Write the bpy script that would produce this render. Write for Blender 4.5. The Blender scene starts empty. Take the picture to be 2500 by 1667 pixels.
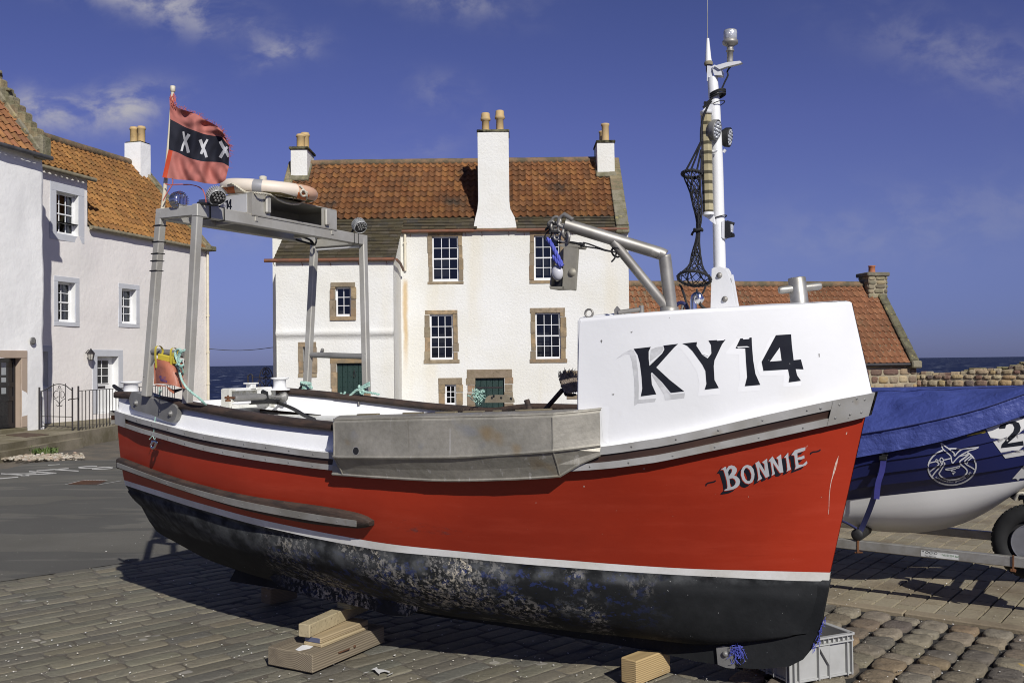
import bpy, math, random
from math import sin, cos, tan, pi, radians, sqrt, atan, atan2, exp, floor
from mathutils import Vector, Matrix, noise
from mathutils.bvhtree import BVHTree
from mathutils.geometry import tessellate_polygon
V = Vector
random.seed(7)
SC = bpy.context.scene
COL = SC.collection

# ------------------------------------------------------------------ camera
F, CX, CY = 2300.0, 1250.0, 833.5
EYE = V((0, 0, 1.9))
PITCH, ROLL = atan(51.5 / F), 0.0118
_r0, _u0 = V((1, 0, 0)), V((0, -sin(PITCH), cos(PITCH)))
FWD = V((0, cos(PITCH), sin(PITCH)))
RGT = _r0 * cos(ROLL) - _u0 * sin(ROLL)
UPV = _u0 * cos(ROLL) + _r0 * sin(ROLL)
cam = bpy.data.cameras.new("camera")
cam.sensor_width = 36.0
cam.lens = F / 2500 * 36.0
cam.clip_start, cam.clip_end = 0.1, 60000
cob = bpy.data.objects.new("camera", cam)
COL.objects.link(cob)
cob.matrix_world = Matrix(((RGT.x, UPV.x, -FWD.x, EYE.x), (RGT.y, UPV.y, -FWD.y, EYE.y), (RGT.z, UPV.z, -FWD.z, EYE.z), (0, 0, 0, 1)))
SC.camera = cob

# ------------------------------------------------------------------ light
SUN_AZ, SUN_EL = radians(158.0), radians(35.0)          # azimuth clockwise from +Y
TO_SUN = V((sin(SUN_AZ) * cos(SUN_EL), cos(SUN_AZ) * cos(SUN_EL), sin(SUN_EL)))
sun = bpy.data.lights.new("sun", 'SUN')
sun.energy, sun.angle, sun.color = 4.3, radians(0.53), (1.0, 0.975, 0.925)
sob = bpy.data.objects.new("sun", sun)
COL.objects.link(sob)
sob.rotation_euler = TO_SUN.to_track_quat('Z', 'Y').to_euler()
SC.view_settings.view_transform = 'Standard'
SC.view_settings.look = 'None'
SC.view_settings.exposure = 0.0
SC.view_settings.gamma = 1.0
SC.cycles.max_bounces = 6
SC.cycles.diffuse_bounces = 3
SC.cycles.glossy_bounces = 3
SC.cycles.transmission_bounces = 4
SC.cycles.transparent_max_bounces = 8
SC.cycles.use_denoising = True
SC.cycles.filter_width = 1.05


class NT:
 """small helper to write node trees"""
 def __init__(s, nt):
  s.nt = nt
 def n(s, typ, **kw):
  nd = s.nt.nodes.new(typ)
  for k, v in kw.items():
   if k.startswith('i_'):
    nm = k[2:]
    key = int(nm) if nm.isdigit() else nm.replace('_', ' ')
    nd.inputs[key].default_value = v
   else:
    setattr(nd, k, v)
  return nd
 def l(s, a, b):
  s.nt.links.new(a, b)
 def math(s, op, a, b=None, clamp=False):
  nd = s.nt.nodes.new('ShaderNodeMath')
  nd.operation = op
  nd.use_clamp = clamp
  for i, x in enumerate((a, b)):
   if x is None:
    continue
   if isinstance(x, (int, float)):
    nd.inputs[i].default_value = x
   else:
    s.l(x, nd.inputs[i])
  return nd.outputs[0]
 def mix(s, fac, a, b, blend='MIX'):
  nd = s.nt.nodes.new('ShaderNodeMix')
  nd.data_type = 'RGBA'
  nd.blend_type = blend
  for sock, x in ((nd.inputs[0], fac), (nd.inputs[6], a), (nd.inputs[7], b)):
   if isinstance(x, (int, float)):
    sock.default_value = x
   elif isinstance(x, tuple):
    sock.default_value = x if len(x) == 4 else (*x, 1)
   else:
    s.l(x, sock)
  return nd.outputs[2]
 def noise(s, vec, scale, detail=3, rough=0.5, dist=0.0, out=0):
  nd = s.n('ShaderNodeTexNoise', i_Scale=scale, i_Detail=detail, i_Roughness=rough, i_Distortion=dist)
  if vec is not None:
   s.l(vec, nd.inputs['Vector'])
  return nd.outputs[out]
 def step(s, x, lo, hi, a=0.0, b=1.0):
  nd = s.n('ShaderNodeMapRange', i_1=lo, i_2=hi, i_3=a, i_4=b)
  nd.interpolation_type = 'SMOOTHSTEP'
  s.l(x, nd.inputs[0])
  return nd.outputs[0]
 def scale(s, vec, sc, loc=(0, 0, 0), rot=(0, 0, 0)):
  nd = s.n('ShaderNodeMapping')
  nd.inputs['Scale'].default_value = sc
  nd.inputs['Location'].default_value = loc
  nd.inputs['Rotation'].default_value = rot
  s.l(vec, nd.inputs['Vector'])
  return nd.outputs[0]


def make_world():
 w = bpy.data.worlds.new("World")
 SC.world = w
 w.use_nodes = True
 t = NT(w.node_tree)
 w.node_tree.nodes.clear()
 sky = t.n('ShaderNodeTexSky', sky_type='NISHITA', sun_disc=False, sun_elevation=SUN_EL, sun_rotation=SUN_AZ,
              altitude=0, air_density=1.0, dust_density=0.25, ozone_density=3.0)
 # the deep violet blue of this sky
 co = t.n('ShaderNodeTexCoord').outputs['Generated']
 sep = t.n('ShaderNodeSeparateXYZ')
 t.l(co, sep.inputs[0])
 x, y, z = sep.outputs
 rp = t.n('ShaderNodeValToRGB')
 er = rp.color_ramp.elements
 er[0].position, er[0].color = 0.0, (.29, .35, .88, 1)
 er[1].position, er[1].color = 1.0, (.40, .40, .47, 1)
 for p_, c_ in ((.04, (.36, .39, .92, 1)), (.12, (.60, .52, .91, 1)), (.24, (.65, .52, .93, 1)), (.42, (.56, .48, .82, 1)), (.58, (.48, .46, .64, 1))):
  e_ = er.new(p_); e_.color = c_
 t.l(z, rp.inputs[0])
 tint = t.mix(1.0, sky.outputs[0], rp.outputs[0], 'MULTIPLY')
 yy = t.math('MAXIMUM', y, 0.05)
 u, v = t.math('DIVIDE', x, yy), t.math('DIVIDE', z, yy)
 cmb = t.n('ShaderNodeCombineXYZ')
 t.l(u, cmb.inputs[0]); t.l(v, cmb.inputs[1])
 uv = cmb.outputs[0]
 n1 = t.noise(t.scale(uv, (9, 13, 1), (.3, .8, 0)), 1.9, 9, 0.58, 0.25)
 n2 = t.noise(t.scale(uv, (4, 9, 1), (3.1, 1.7, 0)), 2.0, 6, 0.62, 1.0)
 # soft banks of fair weather cloud: centre u, v, half sizes, tilt, strength
 banks = [(-0.365, 0.388, 0.085, 0.020, -0.33, 0.80), (-0.46, 0.415, 0.10, 0.016, -0.1, 0.40), (-0.240, 0.335, 0.032, 0.013, 0.25, 0.50), (-0.498, 0.277, 0.030, 0.016, -0.2, 0.9),
             (-0.418, 0.277, 0.048, 0.019, 0.15, 0.95), (-0.075, 0.402, 0.07, 0.022, -0.2, 0.55), (0.50, 0.32, 0.11, 0.03, -0.3, 0.26),
             (-0.07, 0.287, 0.03, 0.018, -0.3, 0.25), (0.47, 0.15, 0.22, 0.035, 0.12, 0.14), (-0.25, 0.14, 0.10, 0.012, 0.1, 0.16),
             (-0.10, 0.225, 0.04, 0.016, 0.2, 0.18)]
 tot = None
 for (cu, cv, a, b, rot, st) in banks:
  du, dv = t.math('SUBTRACT', u, cu), t.math('SUBTRACT', v, cv)
  p = t.math('ADD', t.math('MULTIPLY', du, cos(rot) / a), t.math('MULTIPLY', dv, sin(rot) / a))
  q = t.math('ADD', t.math('MULTIPLY', du, -sin(rot) / b), t.math('MULTIPLY', dv, cos(rot) / b))
  r2 = t.math('ADD', t.math('MULTIPLY', p, p), t.math('MULTIPLY', q, q))
  g = t.math('MULTIPLY', t.math('EXPONENT', t.math('MULTIPLY', r2, -0.8)), st)
  tot = g if tot is None else t.math('ADD', tot, g)
 dens = t.math('MULTIPLY', tot, t.math('ADD', t.math('MULTIPLY', t.step(n1, 0.40, 0.64), 0.95), t.math('MULTIPLY', t.step(n2, 0.36, 0.66), 0.32)), clamp=True)
 front = t.step(y, 0.1, 0.3)
 dens = t.math('MULTIPLY', dens, front)
 col = t.mix(dens, tint, (6.2, 6.1, 6.9))
 bg = t.n('ShaderNodeBackground', i_Strength=0.068)
 t.l(col, bg.inputs[0])
 out = t.n('ShaderNodeOutputWorld')
 t.l(bg.outputs[0], out.inputs[0])


make_world()

# ------------------------------------------------------------------ picture rays -> places in the scene
def ray(px, py):
 return FWD + RGT * ((px - CX) / F) - UPV * ((py - CY) / F)
def at(px, py, Y):
 d = ray(px, py)
 return EYE + d * (Y / d.y)
def on_plane(px, py, p0, nrm):
 d = ray(px, py)
 return EYE + d * ((V(p0) - EYE).dot(nrm) / d.dot(nrm))
def proj(P):
 q = V(P) - EYE
 w = q.dot(FWD)
 return (CX + F * q.dot(RGT) / w, CY - F * q.dot(UPV) / w, w)
GS = 0.004
def gz(x, y):
 """ground height: the square falls gently towards the sea"""
 return -GS * (y - 5.25) if y < 40 else -GS * 34.75
def ground(px, py):
 return on_plane(px, py, (0, 5.25, 0), V((0, GS, 1)))

# ------------------------------------------------------------------ meshes
class MB:
 def __init__(s):
  s.v, s.f, s.m, s.sm, s.c = [], [], [], [], []
  s.hascol = False
 def add(s, vs, fs, mi=0, sm=False, col=None):
  o = len(s.v)
  s.v.extend(V(p) for p in vs)
  for f in fs:
   s.f.append([i + o for i in f]); s.m.append(mi); s.sm.append(sm); s.c.append(col)
  if col is not None:
   s.hascol = True
  return o
 def poly(s, pts, mi=0, col=None):
  s.add(pts, [list(range(len(pts)))], mi, False, col)
 def grid(s, rows, mi=0, sm=True, col=None, close=False, flip=False):
  nr, nc = len(rows), len(rows[0])
  vs = [p for r in rows for p in r]
  fs = []
  for i in range(nr - 1):
   for j in range(nc if close else nc - 1):
    a, b = i * nc + j, i * nc + (j + 1) % nc
    q = [a, b, b + nc, a + nc]
    fs.append(q[::-1] if flip else q)
  return s.add(vs, fs, mi, sm, col)
 def box(s, c, X, Y, Z, ch=0.0, mi=0, col=None):
  """box round centre c with half axes X Y Z and chamfer ch"""
  c, X, Y, Z = V(c), V(X), V(Y), V(Z)
  if X.cross(Y).dot(Z) < 0:
   X = -X
  if ch <= 0:
   P = {}
   vs = []
   for i in (-1, 1):
    for j in (-1, 1):
     for k in (-1, 1):
      P[(i, j, k)] = len(vs)
      vs.append(c + X * i + Y * j + Z * k)
   fs = [[P[(1, -1, -1)], P[(1, 1, -1)], P[(1, 1, 1)], P[(1, -1, 1)]], [P[(-1, -1, -1)], P[(-1, -1, 1)], P[(-1, 1, 1)], P[(-1, 1, -1)]],
                  [P[(-1, 1, -1)], P[(-1, 1, 1)], P[(1, 1, 1)], P[(1, 1, -1)]], [P[(-1, -1, -1)], P[(1, -1, -1)], P[(1, -1, 1)], P[(-1, -1, 1)]],
                  [P[(-1, -1, 1)], P[(1, -1, 1)], P[(1, 1, 1)], P[(-1, 1, 1)]], [P[(-1, -1, -1)], P[(-1, 1, -1)], P[(1, 1, -1)], P[(1, -1, -1)]]]
   s.add(vs, fs, mi, False, col)
   return
  lx, ly, lz = X.length, Y.length, Z.length
  ch = min(ch, lx * .9, ly * .9, lz * .9)
  ax, ay, az = X / lx, Y / ly, Z / lz
  P, vs = {}, []
  for i in (-1, 1):
   for j in (-1, 1):
    for k in (-1, 1):
     for a in range(3):
      e = [lx - ch, ly - ch, lz - ch]
      e[a] += ch
      P[(i, j, k, a)] = len(vs)
      vs.append(c + ax * (i * e[0]) + ay * (j * e[1]) + az * (k * e[2]))
  fs = []
  def face(idx, out):
   n = (vs[idx[1]] - vs[idx[0]]).cross(vs[idx[2]] - vs[idx[0]])
   fs.append(idx if n.dot(out) > 0 else idx[::-1])
  for i in (-1, 1):
   face([P[(i, -1, -1, 0)], P[(i, 1, -1, 0)], P[(i, 1, 1, 0)], P[(i, -1, 1, 0)]], ax * i)
   face([P[(-1, i, -1, 1)], P[(1, i, -1, 1)], P[(1, i, 1, 1)], P[(-1, i, 1, 1)]], ay * i)
   face([P[(-1, -1, i, 2)], P[(1, -1, i, 2)], P[(1, 1, i, 2)], P[(-1, 1, i, 2)]], az * i)
   for j in (-1, 1):
    face([P[(i, j, -1, 0)], P[(i, j, 1, 0)], P[(i, j, 1, 1)], P[(i, j, -1, 1)]], ax * i + ay * j)
    face([P[(i, -1, j, 0)], P[(i, 1, j, 0)], P[(i, 1, j, 2)], P[(i, -1, j, 2)]], ax * i + az * j)
    face([P[(-1, i, j, 1)], P[(1, i, j, 1)], P[(1, i, j, 2)], P[(-1, i, j, 2)]], ay * i + az * j)
    for k in (-1, 1):
     face([P[(i, j, k, 0)], P[(i, j, k, 1)], P[(i, j, k, 2)]], ax * i + ay * j + az * k)
  s.add(vs, fs, mi, False, col)
 def bar(s, a, b, w, h, up=V((0, 0, 1)), ch=0.0, mi=0, col=None):
  """rectangular bar from a to b, w across, h along up"""
  a, b = V(a), V(b)
  d = (b - a)
  x = d.normalized()
  y = V(up).cross(x)
  if y.length < 1e-6:
   y = V((1, 0, 0)).cross(x)
  y.normalize()
  z = x.cross(y)
  s.box((a + b) / 2, d / 2, y * (w / 2), z * (h / 2), ch, mi, col)
 def tube(s, path, r, n=10, mi=0, cap=True, closed=False, col=None, sm=True):
  pts = [V(p) for p in path]
  m = len(pts)
  rad = r if isinstance(r, (list, tuple)) else [r] * m
  tang = []
  for i in range(m):
   if closed:
    d = pts[(i + 1) % m] - pts[i - 1]
   else:
    d = pts[min(i + 1, m - 1)] - pts[max(i - 1, 0)]
   tang.append(d.normalized() if d.length > 1e-9 else V((0, 0, 1)))
  ref = V((0, 0, 1)) if abs(tang[0].z) < .9 else V((1, 0, 0))
  nx = ref.cross(tang[0]).normalized()
  rows = []
  for i in range(m):
   nx = (nx - tang[i] * nx.dot(tang[i]))
   nx = nx.normalized() if nx.length > 1e-6 else V((1, 0, 0))
   ny = tang[i].cross(nx)
   rows.append([pts[i] + (nx * cos(2 * pi * k / n) + ny * sin(2 * pi * k / n)) * rad[i] for k in range(n)])
  if closed:
   rows.append(rows[0])
  o = s.grid(rows, mi, sm, col, close=True)
  if cap and not closed:
   s.add(rows[0], [list(range(n))[::-1]], mi, False, col)
   s.add(rows[-1], [list(range(n))], mi, False, col)
 def lathe(s, c, ax, prof, n=20, mi=0, sm=True, col=None, cap=True):
  """prof: list of (radius, height along ax)"""
  c, ax = V(c), V(ax).normalized()
  ref = V((0, 0, 1)) if abs(ax.z) < .9 else V((1, 0, 0))
  x = ref.cross(ax).normalized()
  y = ax.cross(x)
  rows = [[c + ax * h + (x * cos(2 * pi * k / n) + y * sin(2 * pi * k / n)) * r for k in range(n)] for r, h in prof]
  s.grid(rows, mi, sm, col, close=True)
  if cap:
   s.add(rows[0], [list(range(n))[::-1]], mi, False, col)
   s.add(rows[-1], [list(range(n))], mi, False, col)
 def prism(s, pts, d, mi=0, col=None):
  """flat outline pts pushed along d"""
  pts = [V(p) for p in pts]
  d = V(d)
  n = len(pts)
  nn = V((0, 0, 0))
  for i in range(n):
   nn += (pts[i] - pts[0]).cross(pts[(i + 1) % n] - pts[0])
  if nn.dot(d) < 0:
   pts = pts[::-1]
  top = [p + d for p in pts]
  tris = tessellate_polygon([pts])
  s.add(top, [list(t) if (top[t[1]] - top[t[0]]).cross(top[t[2]] - top[t[0]]).dot(d) > 0 else list(t)[::-1] for t in tris], mi, False, col)
  s.add(pts, [list(t) if (pts[t[1]] - pts[t[0]]).cross(pts[t[2]] - pts[t[0]]).dot(d) < 0 else list(t)[::-1] for t in tris], mi, False, col)
  s.add(pts + top, [[i, (i + 1) % n, n + (i + 1) % n, n + i] for i in range(n)], mi, False, col)
 def rope(s, path, r, pitch=None, mi=0, n=6, strands=3, col=None):
  """laid rope: strands twisted round a path"""
  pts = resample(path, r * 1.1)
  pitch = pitch or r * 7
  m = len(pts)
  L = 0
  fr = []
  nx = None
  for i in range(m):
   d = (pts[min(i + 1, m - 1)] - pts[max(i - 1, 0)]).normalized()
   if nx is None:
    ref = V((0, 0, 1)) if abs(d.z) < .9 else V((1, 0, 0))
    nx = ref.cross(d)
   nx = (nx - d * nx.dot(d)).normalized()
   fr.append((nx.copy(), d.cross(nx)))
  for k in range(strands):
   q = []
   L = 0
   for i in range(m):
    if i:
     L += (pts[i] - pts[i - 1]).length
    a = 2 * pi * (k / strands + L / pitch)
    q.append(pts[i] + (fr[i][0] * cos(a) + fr[i][1] * sin(a)) * r * .5)
   s.tube(q, r * .56, n, mi, True, False, col)
 def tris(s):
  out = []
  for f in s.f:
   for k in range(1, len(f) - 1):
    out.append((f[0], f[k], f[k + 1]))
  return out
 def bvh(s):
  return BVHTree.FromPolygons(s.v, s.tris())
 def build(s, name, mats, parent=None, label=None, cat=None, group=None, kind=None):
  return obj(name, s, mats, parent, label, cat, group, kind)


def resample(path, step):
 pts = [V(p) for p in path]
 out = [pts[0]]
 for a, b in zip(pts[:-1], pts[1:]):
  n = max(1, int((b - a).length / step))
  for i in range(1, n + 1):
   out.append(a.lerp(b, i / n))
 return out
def smooth_path(pts, n=8):
 """Catmull-Rom through pts"""
 P = [V(p) for p in pts]
 out = []
 for i in range(len(P) - 1):
  p0, p1, p2, p3 = P[max(i - 1, 0)], P[i], P[i + 1], P[min(i + 2, len(P) - 1)]
  for k in range(n):
   t = k / n
   out.append(0.5 * ((2 * p1) + (p2 - p0) * t + (2 * p0 - 5 * p1 + 4 * p2 - p3) * t * t + (3 * p1 - p0 - 3 * p2 + p3) * t ** 3))
 out.append(P[-1])
 return out


BASE = {}                       # world position of every thing's origin
def tag(o, label=None, cat=None, group=None, kind=None):
 if label: o['label'] = label
 if cat: o['category'] = cat
 if group: o['group'] = group
 if kind: o['kind'] = kind
 return o
def thing(name, loc, label, cat, group=None):
 o = bpy.data.objects.new(name, None)
 COL.objects.link(o)
 o.location = V(loc)
 o.empty_display_size = .2
 BASE[o.name] = V(loc)
 return tag(o, label, cat, group)
def obj(name, mb, mats, parent=None, label=None, cat=None, group=None, kind=None):
 """link a mesh; mb holds world coordinates"""
 if parent is not None:
  org = BASE[parent.name]
 else:
  org = V((0, 0, 0))
  if kind is None and mb.v:
   lo = V([min(p[i] for p in mb.v) for i in range(3)])
   hi = V([max(p[i] for p in mb.v) for i in range(3)])
   org = V(((lo.x + hi.x) / 2, (lo.y + hi.y) / 2, lo.z))
 me = bpy.data.meshes.new(name)
 me.from_pydata([p - org for p in mb.v], [], mb.f)
 if not isinstance(mats, (list, tuple)):
  mats = [mats]
 for m in mats:
  me.materials.append(m)
 me.polygons.foreach_set('material_index', mb.m)
 me.polygons.foreach_set('use_smooth', mb.sm)
 if mb.hascol:
  ca = me.color_attributes.new('Tone', 'FLOAT_COLOR', 'CORNER')
  buf = []
  for f, c in zip(mb.f, mb.c):
   c = c or (1, 1, 1)
   buf.extend((c[0], c[1], c[2], 1.0) * len(f))
  ca.data.foreach_set('color', buf)
 me.update()
 o = bpy.data.objects.new(name, me)
 COL.objects.link(o)
 if parent is not None:
  o.parent = parent
 else:
  o.location = org
 BASE[o.name] = org
 return tag(o, label, cat, group, kind)


def decal_tris(outer, holes=(), size=14.0):
 """2D outline -> small triangles"""
 loops = [[V((p[0], p[1], 0)) for p in outer]] + [[V((p[0], p[1], 0)) for p in h] for h in holes]
 flat = [p for l in loops for p in l]
 tr = [[flat[i].copy() for i in t] for t in tessellate_polygon(loops)]
 out = []
 while tr:
  t = tr.pop()
  e = [(t[(i + 1) % 3] - t[i]).length for i in range(3)]
  k = e.index(max(e))
  if e[k] > size:
   mid = (t[k] + t[(k + 1) % 3]) / 2
   tr.append([t[k], mid, t[(k + 2) % 3]])
   tr.append([mid, t[(k + 1) % 3], t[(k + 2) % 3]])
  elif (t[1] - t[0]).cross(t[2] - t[0]).length > 1e-6:
   out.append(t)
 return out
def decal(mb, bvh, outer, holes=(), off=0.002, mi=0, size=14.0, col=None):
 """paint an outline (picture coordinates) on to a real surface, off metres proud of it"""
 for t in decal_tris(outer, holes, size):
  q = []
  for p in t:
   d = ray(p.x, p.y).normalized()
   loc, nrm, _, _ = bvh.ray_cast(EYE, d)
   if loc is None:
    q = None
    break
   if nrm.dot(d) > 0:
    nrm = -nrm
   q.append(loc + nrm * off)
  if q:
   n = (q[1] - q[0]).cross(q[2] - q[0])
   if n.dot(q[0] - EYE) > 0:
    q = [q[0], q[2], q[1]]
   mb.add(q, [[0, 1, 2]], mi, False, col)
def stroke(pts, w):
 """outline of a painted line through pts with width w (one width or per point)"""
 P = [V((p[0], p[1], 0)) for p in pts]
 W = w if isinstance(w, (list, tuple)) else [w] * len(P)
 L, R = [], []
 for i, p in enumerate(P):
  d = (P[min(i + 1, len(P) - 1)] - P[max(i - 1, 0)]).normalized()
  n = V((-d.y, d.x, 0)) * (W[i] / 2)
  L.append(p + n); R.append(p - n)
 return [(q.x, q.y) for q in L + R[::-1]]
def stroke_quads(mb, bvh, pts, w, **kw):
 for a, b in zip(pts[:-1], pts[1:]):
  decal(mb, bvh, stroke([a, b], w), **kw)
def zoomed(x0, y0, sc):
 return lambda *p: [(x0 + a * sc, y0 + b * sc) for a, b in p]
# ------------------------------------------------------------------ materials
def mat(name, col, col2=None, rough=0.6, metal=0.0, nsc=4.0, lo=.35, hi=.65, bump=None, fine=None, attr=False, spec=.5, coat=0.0, coord='Object', stretch=None, extra=None):
 """procedural surface: two tones mixed by noise, fine grain, bump"""
 m = bpy.data.materials.new(name)
 m.use_nodes = True
 t = NT(m.node_tree)
 b = m.node_tree.nodes['Principled BSDF']
 co = t.n('ShaderNodeTexCoord').outputs[coord]
 base_co = co
 if stretch:
  co = t.scale(co, stretch)
 c = None
 if attr:
  a = t.n('ShaderNodeAttribute', attribute_name='Tone')
  c = t.mix(1.0, a.outputs[0], (*col, 1), 'MULTIPLY')
 if col2 is not None:
  fac = t.step(t.noise(co, nsc, 6, .6), lo, hi)
  if attr:
   c = t.mix(fac, c, (*col2, 1))
  else:
   c = t.mix(fac, (*col, 1), (*col2, 1))
 elif c is None:
  c = t.mix(0.0, (*col, 1), (*col, 1))
 if fine:
  fs, amt = fine
  g = t.noise(co, fs, 4, .65)
  v = t.math('ADD', t.math('MULTIPLY', t.math('SUBTRACT', g, .5), amt * 2), 1.0)
  cm = t.n('ShaderNodeCombineXYZ')
  for i in range(3):
   t.l(v, cm.inputs[i])
  c = t.mix(1.0, c, cm.outputs[0], 'MULTIPLY')
 if extra:
  c = extra(t, c, base_co)
 t.l(c, b.inputs['Base Color'])
 b.inputs['Roughness'].default_value = rough
 b.inputs['Metallic'].default_value = metal
 b.inputs['Specular IOR Level'].default_value = spec
 b.inputs['Coat Weight'].default_value = coat
 b.inputs['Coat Roughness'].default_value = .12
 if bump:
  h = None
  for (bs, st, ds) in (bump if isinstance(bump, list) else [bump]):
   bn = t.n('ShaderNodeBump', i_Strength=st, i_Distance=ds)
   t.l(t.noise(co, bs, 5, .6), bn.inputs['Height'])
   if h is not None:
    t.l(h, bn.inputs['Normal'])
   h = bn.outputs[0]
  t.l(h, b.inputs['Normal'])
 return m
def speck(scale, thr, col, soft=.03, amt=1.0, detail=2.0, region=None):
 """extra(): blots of another colour where a noise passes a threshold"""
 def f(t, c, co):
  n = t.noise(co, scale, detail, .6)
  fac = t.math('MULTIPLY', t.step(n, thr, thr + soft), amt)
  if region:
   fac = t.math('MULTIPLY', fac, region(t, co))
  return t.mix(fac, c, (*col, 1))
 return f
def chain(*fs):
 def f(t, c, co):
  for g in fs:
   c = g(t, c, co)
  return c
 return f
def streaks(scale, thr, col, amt, soft=.12):
 """vertical rain marks"""
 def f(t, c, co):
  n = t.noise(t.scale(co, (1, 1, .06)), scale, 4, .6)
  return t.mix(t.math('MULTIPLY', t.step(n, thr, thr + soft), amt), c, (*col, 1))
 return f

HARL = [(14, .55, .03), (55, .55, .012)]
M = {}
M['harl_white'] = mat('white harling', (.74, .735, .695), (.70, .685, .62), .9, nsc=.5, bump=HARL, fine=(9, .05), spec=.2, extra=streaks(1.2, .62, (.62, .56, .42), .35))
M['harl_bright'] = mat('bright white harling', (.88, .87, .84), (.83, .82, .79), .9, nsc=.7, bump=[(3, .35, .05), (50, .25, .01)], fine=(9, .04), spec=.2)
M['harl_pink'] = mat('pale pink limewash', (.82, .775, .735), (.80, .765, .72), .9, nsc=.45, bump=[(5, .35, .035), (60, .25, .01)], fine=(8, .05), spec=.2, extra=speck(2.2, .70, (.55, .42, .28), .1, .3))
M['margin_grey'] = mat('blue grey painted margin', (.56, .57, .60), (.52, .53, .55), .8, nsc=1.5, bump=(30, .2, .01))
M['margin_tan'] = mat('tan painted margin', (.43, .335, .255), (.40, .31, .235), .8, nsc=1.5, bump=(30, .2, .01))
M['sandstone'] = mat('weathered sandstone', (.31, .245, .165), (.215, .17, .115), .9, nsc=3.5, bump=[(12, .5, .03), (70, .4, .01)], fine=(25, .2), spec=.2, attr=True, extra=speck(6, .64, (.12, .10, .06), .08, .6))
M['skew_stone'] = mat('lichened skew stone', (.25, .22, .155), (.15, .14, .085), .95, nsc=4, bump=[(10, .6, .05), (60, .5, .015)], fine=(20, .3), spec=.2, attr=True, extra=speck(5, .63, (.36, .31, .13), .06, .6))
M['tile'] = mat('red clay pantile', (1, 1, 1), (.045, .036, .027), .85, nsc=1.1, lo=.50, hi=.80, bump=(40, .35, .01), fine=(14, .3), spec=.25, attr=True, extra=chain(speck(9, .66, (.05, .045, .03), .08, .65), speck(17, .70, (.50, .40, .33), .05, .6)))
M['tile_warm'] = mat('orange clay pantile', (1, 1, 1), (.10, .055, .03), .8, nsc=1.2, lo=.55, hi=.85, bump=(40, .35, .01), fine=(14, .25), spec=.25, attr=True, extra=speck(13, .71, (.55, .42, .34), .05, .5))
M['slate'] = mat('mossy stone slate', (1, 1, 1), (.075, .062, .035), .9, nsc=2.5, bump=(25, .6, .02), fine=(18, .35), spec=.2, attr=True, extra=speck(11, .66, (.17, .14, .09), .06, .6))
M['ridge'] = mat('old mortar and ridge tile', (.23, .15, .09), (.12, .10, .065), .95, nsc=3, bump=(14, .6, .04), fine=(16, .3), spec=.2)
M['pot_buff'] = mat('buff chimney pot', (.55, .38, .165), (.47, .34, .17), .75, nsc=3, fine=(20, .12), extra=speck(5, .6, (.2, .14, .07), .15, .4))
M['pot_red'] = mat('red chimney pot', (.42, .15, .07), (.33, .12, .06), .75, nsc=4, fine=(20, .15))
M['win_white'] = mat('white window paint', (.80, .80, .79), (.75, .75, .74), .45, nsc=3)
M['curtain'] = mat('net curtain', (.55, .55, .56), (.42, .42, .44), .9, nsc=6, stretch=(8, 8, .4))
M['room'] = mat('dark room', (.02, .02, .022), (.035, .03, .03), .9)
M['door_black'] = mat('black gloss door', (.008, .008, .01), (.014, .014, .016), .22, coat=.3)
M['door_white'] = mat('white door paint', (.80, .80, .78), (.76, .76, .74), .4)
M['door_green'] = mat('dark green boarded door', (.008, .028, .023), (.011, .035, .028), .5, nsc=5, bump=(30, .2, .01))
M['gutter'] = mat('brown iron gutter', (.20, .075, .035), (.13, .06, .035), .6, nsc=5)
M['gutter_grey'] = mat('old stone gutter', (.27, .23, .15), (.17, .15, .10), .9, nsc=5, bump=(20, .4, .02))
M['pipe_cream'] = mat('cream rain pipe', (.70, .64, .50), (.62, .56, .43), .5, nsc=6)
M['iron'] = mat('black painted iron', (.012, .012, .016), (.03, .022, .02), .5, nsc=8, fine=(30, .3))
M['rubble'] = mat('rubble stone', (1, 1, 1), (.33, .28, .19), .95, nsc=3, lo=.5, hi=.8, bump=[(10, .6, .05), (50, .5, .015)], fine=(18, .3), spec=.2, attr=True)
M['mortar'] = mat('lime mortar', (.36, .31, .21), (.27, .23, .16), .95, nsc=6, bump=(30, .5, .02), fine=(25, .2))
M['asphalt'] = mat('worn asphalt', (.116, .110, .094), (.142, .135, .116), .93, nsc=.55, bump=[(90, .5, .012), (9, .25, .03)], fine=(110, .35), spec=.25,
                   extra=chain(speck(60, .69, (.22, .20, .17), .04, .6), speck(26, .745, (.62, .58, .52), .02, .8), lambda t, c, co: t.mix(t.math('MULTIPLY', t.step(t.noise(t.scale(co, (.25, 1.0, 1), (2, 1, 0)), 1.1, 4, .55, .4), .50, .53), .55), c, (.072, .071, .068, 1)), lambda t, c, co: t.mix(t.math('MULTIPLY', t.step(t.noise(t.scale(co, (.3, 1.4, 1), (7, 3, 0)), 1.3, 5, .6), .60, .68), .5), c, (.165, .155, .135, 1))))
M['dirt'] = mat('dry dirt and grit', (.16, .135, .105), (.11, .10, .085), .95, nsc=2, bump=(40, .5, .02), fine=(60, .35), spec=.2, extra=speck(45, .70, (.5, .46, .38), .03, .7))
M['joint'] = mat('dark jointing', (.026, .025, .026), (.05, .047, .042), .95, nsc=6, bump=(50, .6, .015), fine=(60, .4), spec=.2, extra=speck(55, .72, (.45, .42, .37), .02, .6))
M['sand_joint'] = mat('gritty sand jointing', (.105, .092, .072), (.16, .145, .12), .95, nsc=9, bump=(60, .6, .01), fine=(70, .45), spec=.2, extra=speck(60, .68, (.42, .39, .33), .03, .7))
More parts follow.
